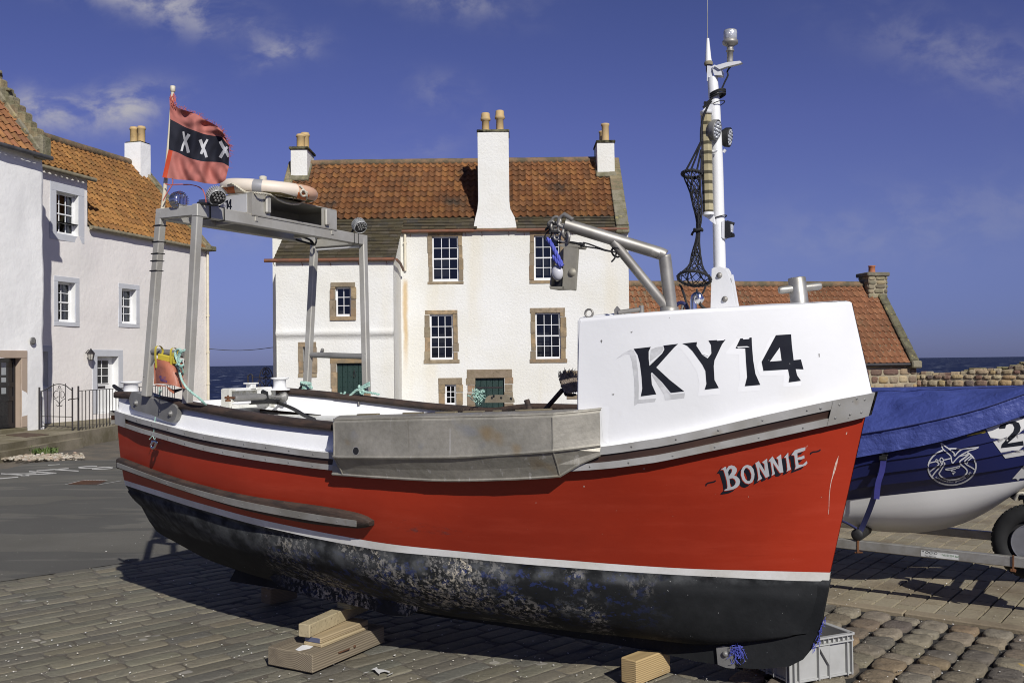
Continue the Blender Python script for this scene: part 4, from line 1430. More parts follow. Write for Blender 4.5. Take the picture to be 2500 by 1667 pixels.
# cheek of the raised window, gable walls
mb.add([Op + AF * dxr + UPZ * zeP, Op + AF * dxr + UPZ * zdt, Op + AF * dxr + UPZ * zdt - NS * 1.2, Op + AF * dxr + UPZ * zeP - NS * 1.2], [[0, 1, 2, 3], [3, 2, 1, 0]], 0)
pP = radians(48)
hw = 2.95
UP_ = -NS * cos(pP) + UPZ * sin(pP)
zrP = zeP + tan(pP) * (hw + .1)
e = Op + AF * (aR - aL)
mb.add([e + UPZ * -.3, e - NS * 2 * hw + UPZ * -.3, e - NS * 2 * hw + UPZ * zeP, e - NS * hw + UPZ * (zrP - .06), e + UPZ * zeP], [[0, 1, 2, 3, 4]], 0)
mb.build('wall', [M['harl_pink'], M['win_white']], PH)
# roof
mb = MB()
tw, th = .235, .30
sl = (hw + .1) / cos(pP)
nU = int(sl / th); th = sl / nU
Lr = aR - aL - .30
nA = int(Lr / tw); tw = Lr / nA
Or = Op + NS * .10 + UPZ * zeP
dl = (zdt - zeP) / sin(pP)
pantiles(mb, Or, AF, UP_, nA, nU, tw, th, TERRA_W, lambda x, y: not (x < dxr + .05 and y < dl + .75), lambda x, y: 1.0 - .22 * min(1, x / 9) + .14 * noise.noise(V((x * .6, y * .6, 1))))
# swept piece over the raised window
zs = zdt + .06
top = dl + 1.30
Pt = Or + UP_ * top
UD = (Pt - (Op + NS * .16 + UPZ * zs)); ld = UD.length
nD = max(4, int(ld / .28))
pantiles(mb, Op + NS * .16 + UPZ * zs, AF, UD, int((dxr + .12) / .235), nD, .235, ld / nD, TERRA_W, None, lambda x, y: .85)
b4 = [Or, Or + AF * (Lr + .2), Or + AF * (Lr + .2) + UP_ * sl, Or + UP_ * sl]
bq_ = Or + AF * dxr
mb.add([bq_, b4[1], b4[2], bq_ + UP_ * sl, bq_ + UP_ * (dl + .7), Or + UP_ * (dl + .7), b4[3]], [[0, 1, 2, 3], [5, 4, 3, 6]], 1, False, (.1, .06, .04))
mb.add([b4[2], b4[3], b4[3] - NS * (hw * 1.05) - UPZ * (zrP - zeP), b4[2] - NS * (hw * 1.05) - UPZ * (zrP - zeP)], [[0, 1, 2, 3]], 1, False, (.3, .1, .05))
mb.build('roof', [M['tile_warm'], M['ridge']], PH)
mb = MB()
mb.tube([Or + UP_ * sl + AF * (Lr + .3) * (k / 30) + UPZ * (.03 + .03 * noise.noise(V((k * .5, 1, 8)))) for k in range(31)], .15, 10)
mb.build('ridge', M['ridge'], PH)
mb = MB()
for k in range(7):
 a, b = sl * k / 7, sl * (k + 1) / 7
 p0 = Or + AF * (Lr + .20) + UPZ * .06
 mb.bar(p0 + UP_ * (a + .004), p0 + UP_ * (b - .004), .38, .20, UPZ, .03, 0, random.choice(STONE))
mb.box(Op + AF * (aR - aL - .05) + NS * .14 + UPZ * (zeP + .02), AF * .22, NS * .18, UPZ * .09, .02, 0, STONE[2])
mb.build('skew', M['skew_stone'], PH)
# chimney on the far gable
Pc = at(354, 425, (Or + AF * Lr + UP_ * sl).y - .3)
cc = Or + AF * (Lr - .12) + UP_ * (sl - .25)
zct = at(345, 352, cc.y).z
c3 = chimney(PH, (cc.x, cc.y), .36, .30, zrP - 1.3, zct, NS, AF, [M['harl_bright'], M['skew_stone']], .05, -.01)
for d in (-.17, .17):
 mb = MB(); pot(mb, V((cc.x, cc.y, zct + .05)) + NS * d, .145, .62, 0); mb.build('chimney_pot', M['pot_buff'], c3)
mb = MB(); pv = Or + AF * (Lr * .47) + UP_ * sl
mb.lathe(pv + UPZ * .1, UPZ, [(.05, 0), (.05, .28), (.07, .28), (.07, .36), (.02, .37)], 10); mb.build('vent_pipe', M['iron'], PH)
# margins, windows, door
def pmargin(par, o, w, b=True):
 mb = MB(); margin(mb, Op, AF, NS, o, w, 0, .018, .03, 0, bottom=b); mb.build('margin', M['margin_grey'], par)
for o, w, c, bk, cu_ in ((dormw, .26, 3, .20, .25), (lw, .17, 2, .22, .3), (rw, .17, 2, .22, .3), (gw, .17, 2, .22, .2)):
 pmargin(sash(PH, Op, AF, NS, o, c, 4, bk, cu_), o, w)
mb = MB()
dc = lambda x, z, d=.2: Op + AF * x + UPZ * z - NS * d
x0, x1, z0, z1 = dr
mb.box(dc((x0 + x1) / 2, (z0 + z1) / 2, .24), AF * ((x1 - x0) / 2), NS * .02, UPZ * ((z1 - z0) / 2), .0)
n = 9
for k in range(n):
 mb.box(dc(x0 + (x1 - x0) * (k + .5) / n, z0 + (z1 - z0) * .22, .215), AF * ((x1 - x0) / n / 2 - .004), NS * .008, UPZ * ((z1 - z0) * .2), .004)
d4 = mb.build('door', M['door_white'], PH)
pmargin(d4, dr, .22, False)
mb = MB()
gx0, gx1, gz0, gz1 = x0 + .12, x1 - .22, z0 + (z1 - z0) * .52, z1 - .12
mb.box(dc((gx0 + gx1) / 2, (gz0 + gz1) / 2, .215), AF * ((gx1 - gx0) / 2), NS * .004, UPZ * ((gz1 - gz0) / 2))
mb.build('glass', mat('dark door glass', (.03, .033, .035), (.05, .05, .05), .06, nsc=3, spec=.8), d4)
mb = MB()
for i in range(3):
 x = gx0 + (gx1 - gx0) * i / 2
 mb.box(dc(x, (gz0 + gz1) / 2, .205), AF * .014, NS * .008, UPZ * ((gz1 - gz0) / 2 + .014), .003)
for j in range(4):
 z = gz0 + (gz1 - gz0) * j / 3
 mb.box(dc((gx0 + gx1) / 2, z, .2055), AF * ((gx1 - gx0) / 2), NS * .0078, UPZ * .013, .003)
mb.build('glazing_bar', M['door_white'], d4)
mb = MB(); mb.box(dc((gx0 + gx1) / 2, gz0 - .11, .205), AF * .17, NS * .008, UPZ * .035, .004); mb.build('letter_slot', M['iron'], d4)
mb = MB()
g0 = Op + NS * .14 + UPZ * (zeP - .03)
mb.tube([g0 + AF * (dxr + .0), g0 + AF * (aR - aL)], .07, 8)
mb.tube([Op + NS * .2 + UPZ * (zdt + .0), Op + NS * .2 + UPZ * (zdt + .0) + AF * (dxr + .14)], .07, 8)
mb.build('gutter', M['gutter_grey'], PH)
mb = MB()
rp = Op + AF * (aR - aL - .06) + NS * .08
mb.tube([rp + UPZ * (zeP - .1), rp + UPZ * .2], .05, 10)
for zz in (1.2, 2.4, 3.8):
 mb.tube([rp + UPZ * zz, rp + UPZ * (zz + .06)], .065, 10)
mb.build('rain_pipe', M['pipe_cream'], PH)
# wall lantern
lp = FP(209, 862)
mb = MB()
mb.tube([lp - NS * .0, lp + NS * .10 + UPZ * .10, lp + NS * .2 + UPZ * .02], .012, 6)
mb.lathe(lp + NS * .2 - UPZ * .02, UPZ, [(.13, 0), (.06, .10), (.02, .14), (.02, .17)], 6)
mb.lathe(lp + NS * .2 - UPZ * .24, UPZ, [(.03, 0), (.06, .02), (.07, .03)], 6)
for k in range(6):
 a = 2 * pi * k / 6
 d = NS * cos(a) + AF * sin(a)
 mb.tube([lp + NS * .2 + d * .07 - UPZ * .21, lp + NS * .2 + d * .115 - UPZ * .02], .007, 4)
lt = mb.build('wall_lantern', M['iron'], PH)
mb = MB(); mb.lathe(lp + NS * .2 - UPZ * .21, UPZ, [(.06, 0), (.105, .19)], 6, sm=False); mb.build('lamp_glass', mat('lantern glass', (.42, .40, .36), (.3, .29, .27), .2), lt)

# white end house
WH = thing('end_house', C1 - AF * 2, 'brilliant white end house with black front door and crow stepped gable', 'house')
zeN = FP(131, 392, C1).z
aN = al(FP(104, 700, C1), C1)
On = C1 - AF * 9
def shn(o): return [o[0] + 9, o[1] + 9, o[2], o[3]]
bd = shn(rects(-70, 874, 51, 1046, C1)); bd[2] = PZ + .10
mb = MB()
def bulge(x, z):
 return .05 * noise.noise(V((x * .35, z * .5, 2))) - .035 * max(0, (z - 2.5)) * .4 * max(0, min(1, (x - 6) / 3))
def rough_end(z):
 return aN + 9 + .10 * noise.noise(V((z * .9, 3, 1))) + .05 * noise.noise(V((z * 2.1, 1, 1))) + .035 * (z - 2)
wl = rough_end(1)
Pw = wall(mb, On, AF, 9 + aN, zeN, [bd], NS, .22, .3, .05, 0, 2, -.3, 5.0, bulge)
# the uneven rounded corner and the side wall going back
rows = []
for k in range(31):
 z = -.3 + (zeN + .3) * k / 30
 a0 = Pw(9 + aN, z)
 j = .06 * noise.noise(V((z * .8, 3, 1))) + .03 * noise.noise(V((z * 2.1, 1, 1)))
 r = []
 for (u, v) in ((0, 0), (.05 + j * .6, .01), (.10 + j, .05), (.12 + j, .12), (.12 + j, .6), (.12, 1.3), (.12, 5.6)):
  r.append(a0 + AF * u - NS * v)
 rows.append(r)
mb.grid(rows, 0, True, flip=False)
mb.build('wall', [M['harl_bright'], M['skew_stone'], M['margin_tan']], WH)
# roof and crow steps
pN = radians(51)
UN = -NS * cos(pN) + UPZ * sin(pN)
Ln = 9 + aN - .25
mb = MB()
Orn = On + NS * .12 + UPZ * (zeN + .02)
sln = 4.8
nU = int(sln / .31)
nA = int(Ln / .245)
pantiles(mb, Orn + AF * (Ln - nA * .245), AF, UN, nA, nU, .245, .31, TERRA_O + TERRA_W, None, lambda x, y: 1.05)
mb.add([Orn, Orn + AF * (Ln + .2), Orn + AF * (Ln + .2) + UN * sln, Orn + UN * sln], [[0, 1, 2, 3]], 1, False, (.1, .06, .04))
mb.build('roof', [M['tile_warm'], M['ridge']], WH)
mb = MB()
ns = 15
for k in range(ns):
 s = .05 + k * .32
 c = Orn + AF * (Ln + .16) + UN * (s + .1)
 top = c.z + .36 + random.uniform(-.04, .04)
 mb.box(V((c.x, c.y, top - .30)), AF * (.17 + random.uniform(-.02, .02)), NS * (.20 + random.uniform(-.02, .02)), UPZ * .30, .05, 0, random.choice(STONE))
 for q in range(3):
  mb.box(V((c.x, c.y, top - random.uniform(.02, .2))) + NS * random.uniform(-.1, .2) + AF * random.uniform(-.1, .1), AF * random.uniform(.06, .14), NS * random.uniform(.06, .12), UPZ * random.uniform(.04, .08), .03, 0, random.choice(STONE))
for k in range(8):
 p0 = Orn + AF * (Ln + .05) + UPZ * .06
 a, b = sln * k / 8, sln * (k + 1) / 8
 mb.bar(p0 + UN * (a + .01), p0 + UN * (b - .01), .22, .24, UPZ, .04, 0, random.choice(STONE))
# gable wall under the steps
g0 = On + AF * (9 + aN + .1) + UPZ * zeN
mb.add([g0 + NS * .0, g0 - NS * 6, g0 - NS * 3 + UPZ * 3.7], [[0, 1, 2]], 0, False, STONE[1])
mb.build('crow_steps', M['skew_stone'], WH)
mb = MB()
mb.tube([On + NS * .2 + UPZ * (zeN - .02), On + NS * .2 + UPZ * (zeN - .02) + AF * (9 + aN + .12)], .065, 8)
mb.build('gutter', mat('dark grey gutter', (.05, .05, .055), (.08, .08, .08), .5), WH)
mb = MB()
x0, x1, z0, z1 = bd
margin(mb, On, AF, NS, bd, .20, 0, .03, .05, 0, bottom=False)
mb.build('door_margin', M['margin_tan'], WH)
dn = lambda x, z, d: On + AF * x + UPZ * z - NS * d
mb = MB()
mb.box(dn((x0 + x1) / 2, (z0 + z1) / 2, .22), AF * ((x1 - x0) / 2), NS * .025, UPZ * ((z1 - z0) / 2), .0)
for f in (0.0, .33, .66, 1.0):
 mb.box(dn(x0 + (x1 - x0) * f, (z0 + z1) / 2, .185), AF * .07, NS * .012, UPZ * ((z1 - z0) / 2), .006)
for f in (.03, .42, .62, .98):
 mb.box(dn((x0 + x1) / 2, z0 + (z1 - z0) * f, .187), AF * ((x1 - x0) / 2), NS * .0115, UPZ * .07, .006)
d5 = mb.build('door', M['door_black'], WH)
mb = MB()
for (za, zb) in ((896, 915), (922, 961)):
 o = shn(rects(-4, za if za > 900 else 884, 29, zb, C1))
 mb.box(dn((o[0] + o[1]) / 2, (o[2] + o[3]) / 2, .19), AF * ((o[1] - o[0]) / 2), NS * .004, UPZ * ((o[3] - o[2]) / 2))
mb.build('glass', mat('frosted door glass', (.36, .38, .38), (.28, .30, .30), .35, nsc=1.5), d5)
mb = MB()
o = shn(rects(-6, 968, 12.5, 974, C1))
mb.box(dn((o[0] + o[1]) / 2, (o[2] + o[3]) / 2, .168), AF * ((o[1] - o[0]) / 2), NS * .01, UPZ * ((o[3] - o[2]) / 2), .004)
mb.build('letter_plate', M['steel'], d5)
mb = MB()
mb.box(dn((x0 + x1) / 2, z0 - .06, .06), AF * ((x1 - x0) / 2 + .1), NS * .2, UPZ * .06, .02)
mb.build('door_step', M['concrete'], WH)
mb = MB()
mb.lathe(FP(76.5, 832, C1) + NS * .04, NS, [(.10, 0), (.10, .02), (.07, .03)], 18)
mb.build('wall_plaque', M['alu_dull'], WH)

# ================================================================== stone cottage behind the bow
CA = V((.985, .17, 0)).normalized()
CN = V((CA.y, -CA.x, 0))
YE = 36.0
ER = at(2237, 888, YE)                      # right end of the eave
LC = 11.4
CH = thing('stone_cottage', V((ER.x - 5, ER.y, 0)), 'low rubble cottage with orange pantile roof behind the bow of the red boat', 'cottage')
Oc = V((ER.x, ER.y, 0)) - CA * LC
mb = MB()
pf = lambda x, z, o: Oc + CA * x + UPZ * z + CN * o
mb.add([pf(0, -.5, 0), pf(LC, -.5, 0), pf(LC, ER.z, 0), pf(0, ER.z, 0)], [[0, 1, 2, 3]], 1)
RUB = [(.33, .25, .155), (.38, .30, .19), (.27, .205, .14), (.16, .10, .075), (.22, .15, .11), (.30, .25, .17), (.36, .26, .14), (.13, .10, .085)]
blocks(mb, pf, LC, ER.z - .03, .16, .34, .25, .7, RUB, .035, lambda x, z: x > 5, z0=-.1)
pc = radians(51)
hc = 2.5
mb.add([pf(LC, -.5, 0), pf(LC, -.5, -2 * hc), pf(LC, ER.z, -2 * hc), pf(LC, ER.z + tan(pc) * hc, -hc), pf(LC, ER.z, 0)], [[0, 1, 2, 3, 4]], 1)
mb.build('wall', [M['rubble'], M['mortar']], CH)
UC = -CN * cos(pc) + UPZ * sin(pc)
slc = hc / cos(pc) + .1
tw, th = .245, .31
Lr = LC - .35
nA, nU = int(Lr / tw), int(slc / th)
tw, th = Lr / nA, slc / nU
mb = MB()
Oc2 = Oc + CN * .08 + UPZ * (ER.z + .03)
pantiles(mb, Oc2, CA, UC, nA, nU, tw, th, TERRA_O, None, lambda x, y: .85 + .25 * noise.noise(V((x * .4, y * .5, 6))))
mb.add([Oc2, Oc2 + CA * Lr, Oc2 + CA * Lr + UC * slc, Oc2 + UC * slc], [[0, 1, 2, 3]], 1, False, (.1, .06, .04))
mb.add([Oc2 + UC * slc, Oc2 + CA * Lr + UC * slc, Oc2 + CA * Lr + UC * slc - CN * hc * 1.1 - UPZ * 3, Oc2 + UC * slc - CN * hc * 1.1 - UPZ * 3], [[0, 1, 2, 3]], 1, False, (.1, .06, .04))
mb.build('roof', [mat('orange brown pantile', (1, 1, 1), (.15, .10, .055), .8, nsc=1.4, lo=.5, hi=.8, bump=(40, .35, .01), fine=(14, .25), spec=.25, attr=True, extra=chain(speck(12, .68, (.58, .44, .33), .05, .7), speck(7, .68, (.12, .10, .06), .1, .5))), M['ridge']], CH)
mb = MB()
mb.tube([Oc2 + UC * slc + CA * (Lr * k / 24) + UPZ * (.03 + .02 * noise.noise(V((k * .6, 1, 1)))) for k in range(25)], .14, 10)
mb.build('ridge', M['ridge'], CH)
mb = MB()
for k in range(7):
 p0 = Oc2 + CA * (Lr + .22) + UPZ * .02
 mb.bar(p0 + UC * (slc * k / 7 + .004), p0 + UC * (slc * (k + 1) / 7 - .004), .36, .26, UPZ, .04, 0, random.choice([(.35, .35, .36), (.45, .44, .42), (.3, .3, .3), (.6, .58, .5)]))
mb.box(Oc2 + CA * (Lr + .2) + CN * .05 - UPZ * .05, CA * .2, CN * .2, UPZ * .14, .04, 0, STONE[0])
mb.build('skew', M['skew_stone'], CH)
mb = MB()
mb.tube([Oc2 + CN * .06 - UPZ * .05, Oc2 + CN * .06 - UPZ * .05 + CA * (LC - .1)], .075, 8)
mb.build('gutter', M['iron'], CH)
cc = Oc2 + CA * (Lr + .05) + UC * (slc - .12)
czt = at(2110, 676, cc.y).z
mb = MB()
hx, hy = .42, .40
pa = lambda u, v, z: V((cc.x, cc.y, z)) + CA * u + CN * v
mb.box(pa(0, 0, (czt + cc.z - 1.1) / 2), CA * (hx - .03), CN * (hy - .03), UPZ * ((czt - cc.z + 1.1) / 2), 0, 1)
for (fn, W) in ((lambda x, z, o: pa(x - hx, hy - .03 + o, z), 2 * hx), (lambda x, z, o: pa(-hx + .03 - o, x - hy, z), 2 * hy)):
 blocks(mb, fn, W, czt, .17, .24, .3, .55, [(.26, .22, .14), (.22, .19, .13), (.30, .25, .16), (.17, .15, .11)], .03, None, cc.z - 1.1, .006)
mb.box(pa(0, 0, czt + .07), CA * (hx + .07), CN * (hy + .07), UPZ * .08, .03, 0, (.16, .145, .11))
c6 = mb.build('chimney', [M['rubble'], M['mortar']], CH)
mb = MB(); pot(mb, pa(-.02, -.02, czt + .15), .14, .30, 2); mb.build('chimney_pot', M['pot_red'], c6)

# rubble sea wall running right from the cottage
SW = MB()
W0, W1 = at(2236, 918, 36.4), at(2640, 905, 33.5)
W0.z = W1.z = 0
wa = (W1 - W0); wl = wa.length; wa.normalize(); wn = V((wa.y, -wa.x, 0))
def topz(x): return 1.28 + .26 * max(0, min(1, (x - 1.3) / 2.6)) + .05 * noise.noise(V((x * 1.7, 0, 0)))
pf = lambda x, z, o: W0 + wa * x + UPZ * z + wn * o
SW.grid([[pf(x * wl / 40, -.4, 0) for x in range(41)], [pf(x * wl / 40, topz(x * wl / 40) - .04, 0) for x in range(41)], [pf(x * wl / 40, topz(x * wl / 40) - .04, -.55) for x in range(41)]], 1, False)
blocks(SW, pf, wl, 1.6, .16, .30, .18, .50, RUB, .05, lambda x, z: z < topz(x) - .02, z0=.3)
for k in range(26):
 x = wl * k / 25 + random.uniform(-.06, .06)
 if random.random() < .85:
  SW.box(pf(x, topz(x) - .02, -.25), wa * random.uniform(.10, .17), wn * random.uniform(.2, .3), UPZ * random.uniform(.06, .11), .04, 0, tone(random.choice(RUB), .15, .05))
for k in range(60):
 x = random.uniform(1.6, wl)
 SW.box(pf(x, topz(x) + random.uniform(0, .14) * min(1, (x - 1.6) / 2), -random.uniform(.5, 1.4)), wa * random.uniform(.08, .25), wn * random.uniform(.1, .2), UPZ * random.uniform(.04, .10), .03, 0, tone((.17, .15, .085), .25, .05))
tag(SW.build('sea_wall', [M['rubble'], M['mortar']]), 'rubble sea wall of tan stones running right from the cottage', 'wall')

# ================================================================== railings, gate, wire
def bar_z(a, b, r=.011): return [a, b]
zq = zoomed(0, 840, 320 / 1730)
def pav(zx, zy, z=PZ):     # a point on the pavement
 p = zq((zx, zy))[0]
 return on_plane(p[0], p[1], (0, 0, z), UPZ)
RA = pav(1035, 1140); RB = pav(1600, 1052)
hgt = 1.06
RL = thing('iron_railing', RA, 'black iron railing of plain upright bars beside the pink house door', 'railing')
rd = RB - RA; rd.z = 0
RB2 = RA + rd * 2.6
mb = MB()
mb.bar(RA + UPZ * (hgt - .02), RB2 + UPZ * (hgt - .02), .045, .016)
mb.build('top_rail', M['iron'], RL)
n = 34
for k in range(n):
 p = RA.lerp(RB2, k / (n - 1))
 mb = MB()
 w = .024 if k == 0 else .016
 mb.tube([p - UPZ * .06, p + UPZ * (hgt - .03 + (.14 if k == 0 else 0))], w if k == 0 else .0115, 6)
 mb.build('post' if k == 0 else 'railing_bar', M['iron'], RL)
GA = pav(520, 1128); GB = pav(965, 1140)
G = thing('garden_gate', GA, 'black wrought iron garden gate with scrolled CTD monogram', 'gate')
gd = GB - GA; gd.z = 0; gl = gd.length; gu = gd.normalized()
gp = lambda x, z: GA + gu * (gl * x) + UPZ * z
mb = MB()
mb.tube([gp(0, -.06), gp(0, 1.14)], .026, 8)
mb.build('hinge_post', M['iron'], G)
mb = MB()
mb.tube([gp(.06, .06), gp(.06, 1.02)], .013, 6); mb.tube([gp(.98, -.04), gp(.98, 1.14)], .022, 8)
mb.tube([gp(.06, .1), gp(.98, .1)], .012, 6); mb.tube([gp(.06, .36), gp(.98, .36)], .011, 6)
mb.tube(smooth_path([gp(.06, 1.03), gp(.12, 1.05), gp(.25, 1.10), gp(.42, 1.19), gp(.6, 1.22), gp(.78, 1.18), gp(.9, 1.10), gp(.98, 1.05)], 5), .012, 6)
mb.build('gate_frame', M['iron'], G)
for x in (.24, .42, .60, .78):
 mb = MB(); mb.tube([gp(x, .1), gp(x, {.24: 1.09, .42: 1.24, .6: .92, .78: 1.24}[x])], .0095, 6); mb.build('gate_bar', M['iron'], G)
mb = MB()
def gz_(pts, r=.0085): mb.tube(smooth_path([gp(x, z) for x, z in pts], 5), r, 5)
gz_([(.565, 1.02), (.50, 1.045), (.445, .99), (.44, .90), (.48, .855), (.545, .87), (.565, .90)])
gz_([(.6, 1.04), (.6, .70)]); gz_([(.52, 1.085), (.60, 1.075), (.68, 1.085)]);
gz_([(.645, .86), (.645, 1.03)]); gz_([(.645, 1.03), (.71, 1.02), (.755, .945), (.71, .87), (.645, .86)])
gz_([(.43, .84), (.50, .80), (.58, .72), (.60, .66)]); gz_([(.77, .84), (.70, .80), (.62, .72), (.60, .66)])
gz_([(.60, .70), (.57, .64), (.53, .64), (.52, .68)]); gz_([(.60, .70), (.63, .64), (.67, .64), (.68, .68)])
mb.tube([gp(.6 + .03 * cos(a), 1.14 + .035 * sin(a)) for a in [2 * pi * k / 12 for k in range(12)]], .008, 5, closed=True)
mb.build('monogram', M['iron'], G)
mb = MB(); mb.tube([gp(.86, .80), gp(.9, .82), gp(1.0, .83), gp(1.16, .85)], .014, 6); mb.build('latch', M['iron'], G)

# ornamental gate beyond the gap between the houses
q = lambda px, py: at(px, py, 33.5)
SG = thing('wrought_iron_gate', V((q(628, 980).x, 33.5, 0)), 'ornate wrought iron gate silhouetted against the sea beside the white house', 'gate')
mb = MB()
for px in (605, 616):
 mb.tube([V((q(px, 0).x, 33.5, 0)), q(px, 916)], .03, 6)
mb.tube(smooth_path([q(605, 918), q(612, 913), q(618, 918)], 5), .02, 5); mb.tube([q(616, 921), q(680, 921)], .014, 5)
mb.build('gate_post', M['iron'], SG)
mb = MB()
def sc(pts): mb.tube(smooth_path([q(a, b) for a, b in pts], 5), .018, 5)
sc([(630, 960), (632, 930), (638, 905), (650, 897), (661, 905), (667, 928), (666, 960)])
for d in (-1, 1):
 sc([(649, 900), (649 + 6 * d, 905), (649 + 8 * d, 912), (649 + 4 * d, 915), (649 + 2 * d, 910)])
 sc([(649, 918), (649 + 5 * d, 925), (649 + 11 * d, 921), (649 + 12 * d, 930), (649 + 6 * d, 936), (649 + 2 * d, 945)])
 sc([(649 + 3 * d, 960), (649 + 8 * d, 950), (649 + 14 * d, 944), (649 + 12 * d, 936)])
 sc([(649 + 2 * d, 980), (649 + 10 * d, 972), (649 + 15 * d, 962)])
sc([(649, 897), (649, 985)])
for px in (633, 641, 657, 664):
 mb.tube([q(px, 958), V((q(px, 0).x, 33.5, 0))], .012, 5)
mb.build('scrollwork', M['iron'], SG)
mb = MB()
mb.tube(smooth_path([q(678, 915), q(686, 912), q(690, 920), q(684, 926), q(680, 921)], 5), .014, 5)
mb.tube([q(684, 915), q(682, 960)], .014, 5)
mb.build('side_scroll', M['iron'], SG)
mb = MB()
a, b = FP(506, 851), V((xl, 33.2, FZ(846, 33.2, 667)))
mb.tube([a.lerp(b, k / 12) - UPZ * (.10 * sin(pi * k / 12)) for k in range(13)], .012, 5)
tag(mb.build('overhead_wire', M['wire']), 'single thin overhead wire crossing the gap between the houses', 'wire')
# ------------------------------------------------------------------ the red fishing boat
YB = 5.25
_o = at(2025, 1408, YB)
OB = V((_o.x, _o.y, 0))
U = V((.879, -.477, 0)).normalized()          # ahead
N = V((U.y, -U.x, 0))                         # to starboard, the side we see
def B(s, b, z): return OB + U * s + N * b + UPZ * z
def lat(px, py, b):
 p = on_plane(px, py, OB + N * b, N)
 return ((p - OB).dot(U), p.z)
def sta(px, py, s):
 p = on_plane(px, py, OB + U * s, U)
 return ((p - OB).dot(N), p.z)
def L(px, py, b):
 s, z = lat(px, py, b)
 return B(s, b, z)
def S(px, py, s):
 b, z = sta(px, py, s)
 return B(s, b, z)

def tab(xs, ys):
 """smooth interpolation of a table"""
 n = len(xs)
 d = []
 for i in range(n):
  if 0 < i < n - 1:
   a, b = (ys[i] - ys[i - 1]) / (xs[i] - xs[i - 1]), (ys[i + 1] - ys[i]) / (xs[i + 1] - xs[i])
   d.append(0 if a * b <= 0 else 2 * a * b / (a + b))
  else:
   j = min(max(i, 1), n - 1)
   d.append((ys[j] - ys[j - 1]) / (xs[j] - xs[j - 1]))
 def f(x):
  if x <= xs[0]: return ys[0] + d[0] * (x - xs[0]) * .0
  if x >= xs[-1]: return ys[-1]
  i = max(k for k in range(n - 1) if xs[k] <= x)
  h = xs[i + 1] - xs[i]
  t = (x - xs[i]) / h
  return (ys[i] * (1 + 2 * t) * (1 - t) ** 2 + d[i] * h * t * (1 - t) ** 2 + ys[i + 1] * t * t * (3 - 2 * t) - d[i + 1] * h * t * t * (1 - t))
 return f

bt_rail = tab([0, .1, .2, .35, .5, .64, .76, .86, .93, .975, 1], [.72, .82, .90, .96, .98, .93, .80, .59, .36, .16, .015])
bt_strp = tab([0, .1, .2, .35, .5, .64, .76, .86, .94, 1], [.56, .67, .77, .85, .85, .74, .55, .34, .15, .012])
bt_wbt = tab([0, .2, .45, .65, .82, .92, .975, 1], [.84, .80, .70, .54, .34, .18, .07, .012])

class Line:
 """a fore and aft line of the hull, found from where it shows in the picture"""
 def __init__(s, px, bf):
  s.bf = bf
  s.s0 = lat(*px[0], bf(0))[0]
  s.s1 = lat(*px[-1], bf(1))[0]
  T, Z = [], []
  for i, (x, y) in enumerate(px):
   t = i / (len(px) - 1)
   for _ in range(60):
    ss, z = lat(x, y, bf(t))
    t2 = (ss - s.s0) / (s.s1 - s.s0)
    t = t * .5 + min(1, max(0, t2)) * .5
   if not T or t > T[-1] + 1e-3:
    T.append(t); Z.append(z)
  s.zf = tab(T, Z)
 def at(s, t, side=1, out=0.0, dz=0.0):
  return B(s.s0 + (s.s1 - s.s0) * t, side * (s.bf(t) + out), s.zf(t) + dz)
 def t_of(s, ss):
  return (ss - s.s0) / (s.s1 - s.s0)
 def t_px(s, x, y):
  t = .5
  for _ in range(60):
   t = t * .5 + .5 * s.t_of(lat(x, y, s.bf(min(1, max(0, t))))[0])
  return t

zA = zoomed(250, 900, .31891)
zB = zoomed(780, 960, .31891)
zC = zoomed(1380, 720, .36986)
zD = zoomed(1400, 1250, .31888)
LT = Line([(285, 1002), (378, 1027), (518, 1060), (665, 1083), (821, 1103), (1100, 1108), (1300, 1103), (1472, 1089), (1639, 1062), (1876, 1008.5), (2060, 969), (2128, 957)], bt_rail)
LB = Line([(287, 1035), (393, 1066), (537, 1104), (696, 1130), (840, 1147), (1067, 1160), (1258, 1157), (1386, 1149), (1524, 1138), (1750, 1095), (2027, 1034), (2112, 1014)], bt_rail)
LS = Line([(302.6, 1171), (441, 1214), (633, 1267), (792, 1300), (948, 1327), (1099, 1343), (1354, 1365), (1719, 1389), (2026, 1397)], bt_strp)
bt_s2 = lambda t: max(.010, bt_strp(t) - .015)
LS2 = Line([(306, 1184), (441, 1228.5), (633, 1283), (792, 1318), (948, 1345), (1099, 1359), (1354, 1382.5), (1719, 1406), (2000, 1418), (2024, 1418)], bt_s2)
bt_knk = tab([0, .2, .5, .8, .93, 1], [.50, .72, .83, .46, .15, .012])
LK = Line([(312, 1200), (473, 1251), (665, 1305), (948, 1366), (1354, 1402), (1591, 1425), (1900, 1449), (2018, 1453)], bt_knk)
bt_blg = tab([0, .12, .3, .5, .7, .85, .95, 1], [.34, .46, .58, .60, .46, .24, .07, .012])
LG = Line([(345, 1236), (378, 1256), (441, 1298), (505, 1329), (569, 1355), (638, 1379), (830, 1423), (1021, 1470), (1174, 1488), (1365, 1511), (1700, 1535), (1920, 1540), (2003, 1548)], bt_blg)
def keelz(t):
 return LKEEL.zf(t)
LKEEL = Line([(560, 1418), (650, 1432), (900, 1478), (1200, 1524), (1422, 1559), (1569, 1585), (1751, 1621.5), (1824, 1631), (1900, 1629), (1939, 1623), (1968, 1602), (2000, 1556), (2015, 1473), (2025, 1418)], lambda t: .03)
BOAT = thing('fishing_boat', B(-2.4, 0, .1), 'red and white fishing boat with registration KY14 propped on timber blocks', 'boat')
NTS = 64
TS = [i / NTS for i in range(NTS + 1)]
hull_bvh = MB()
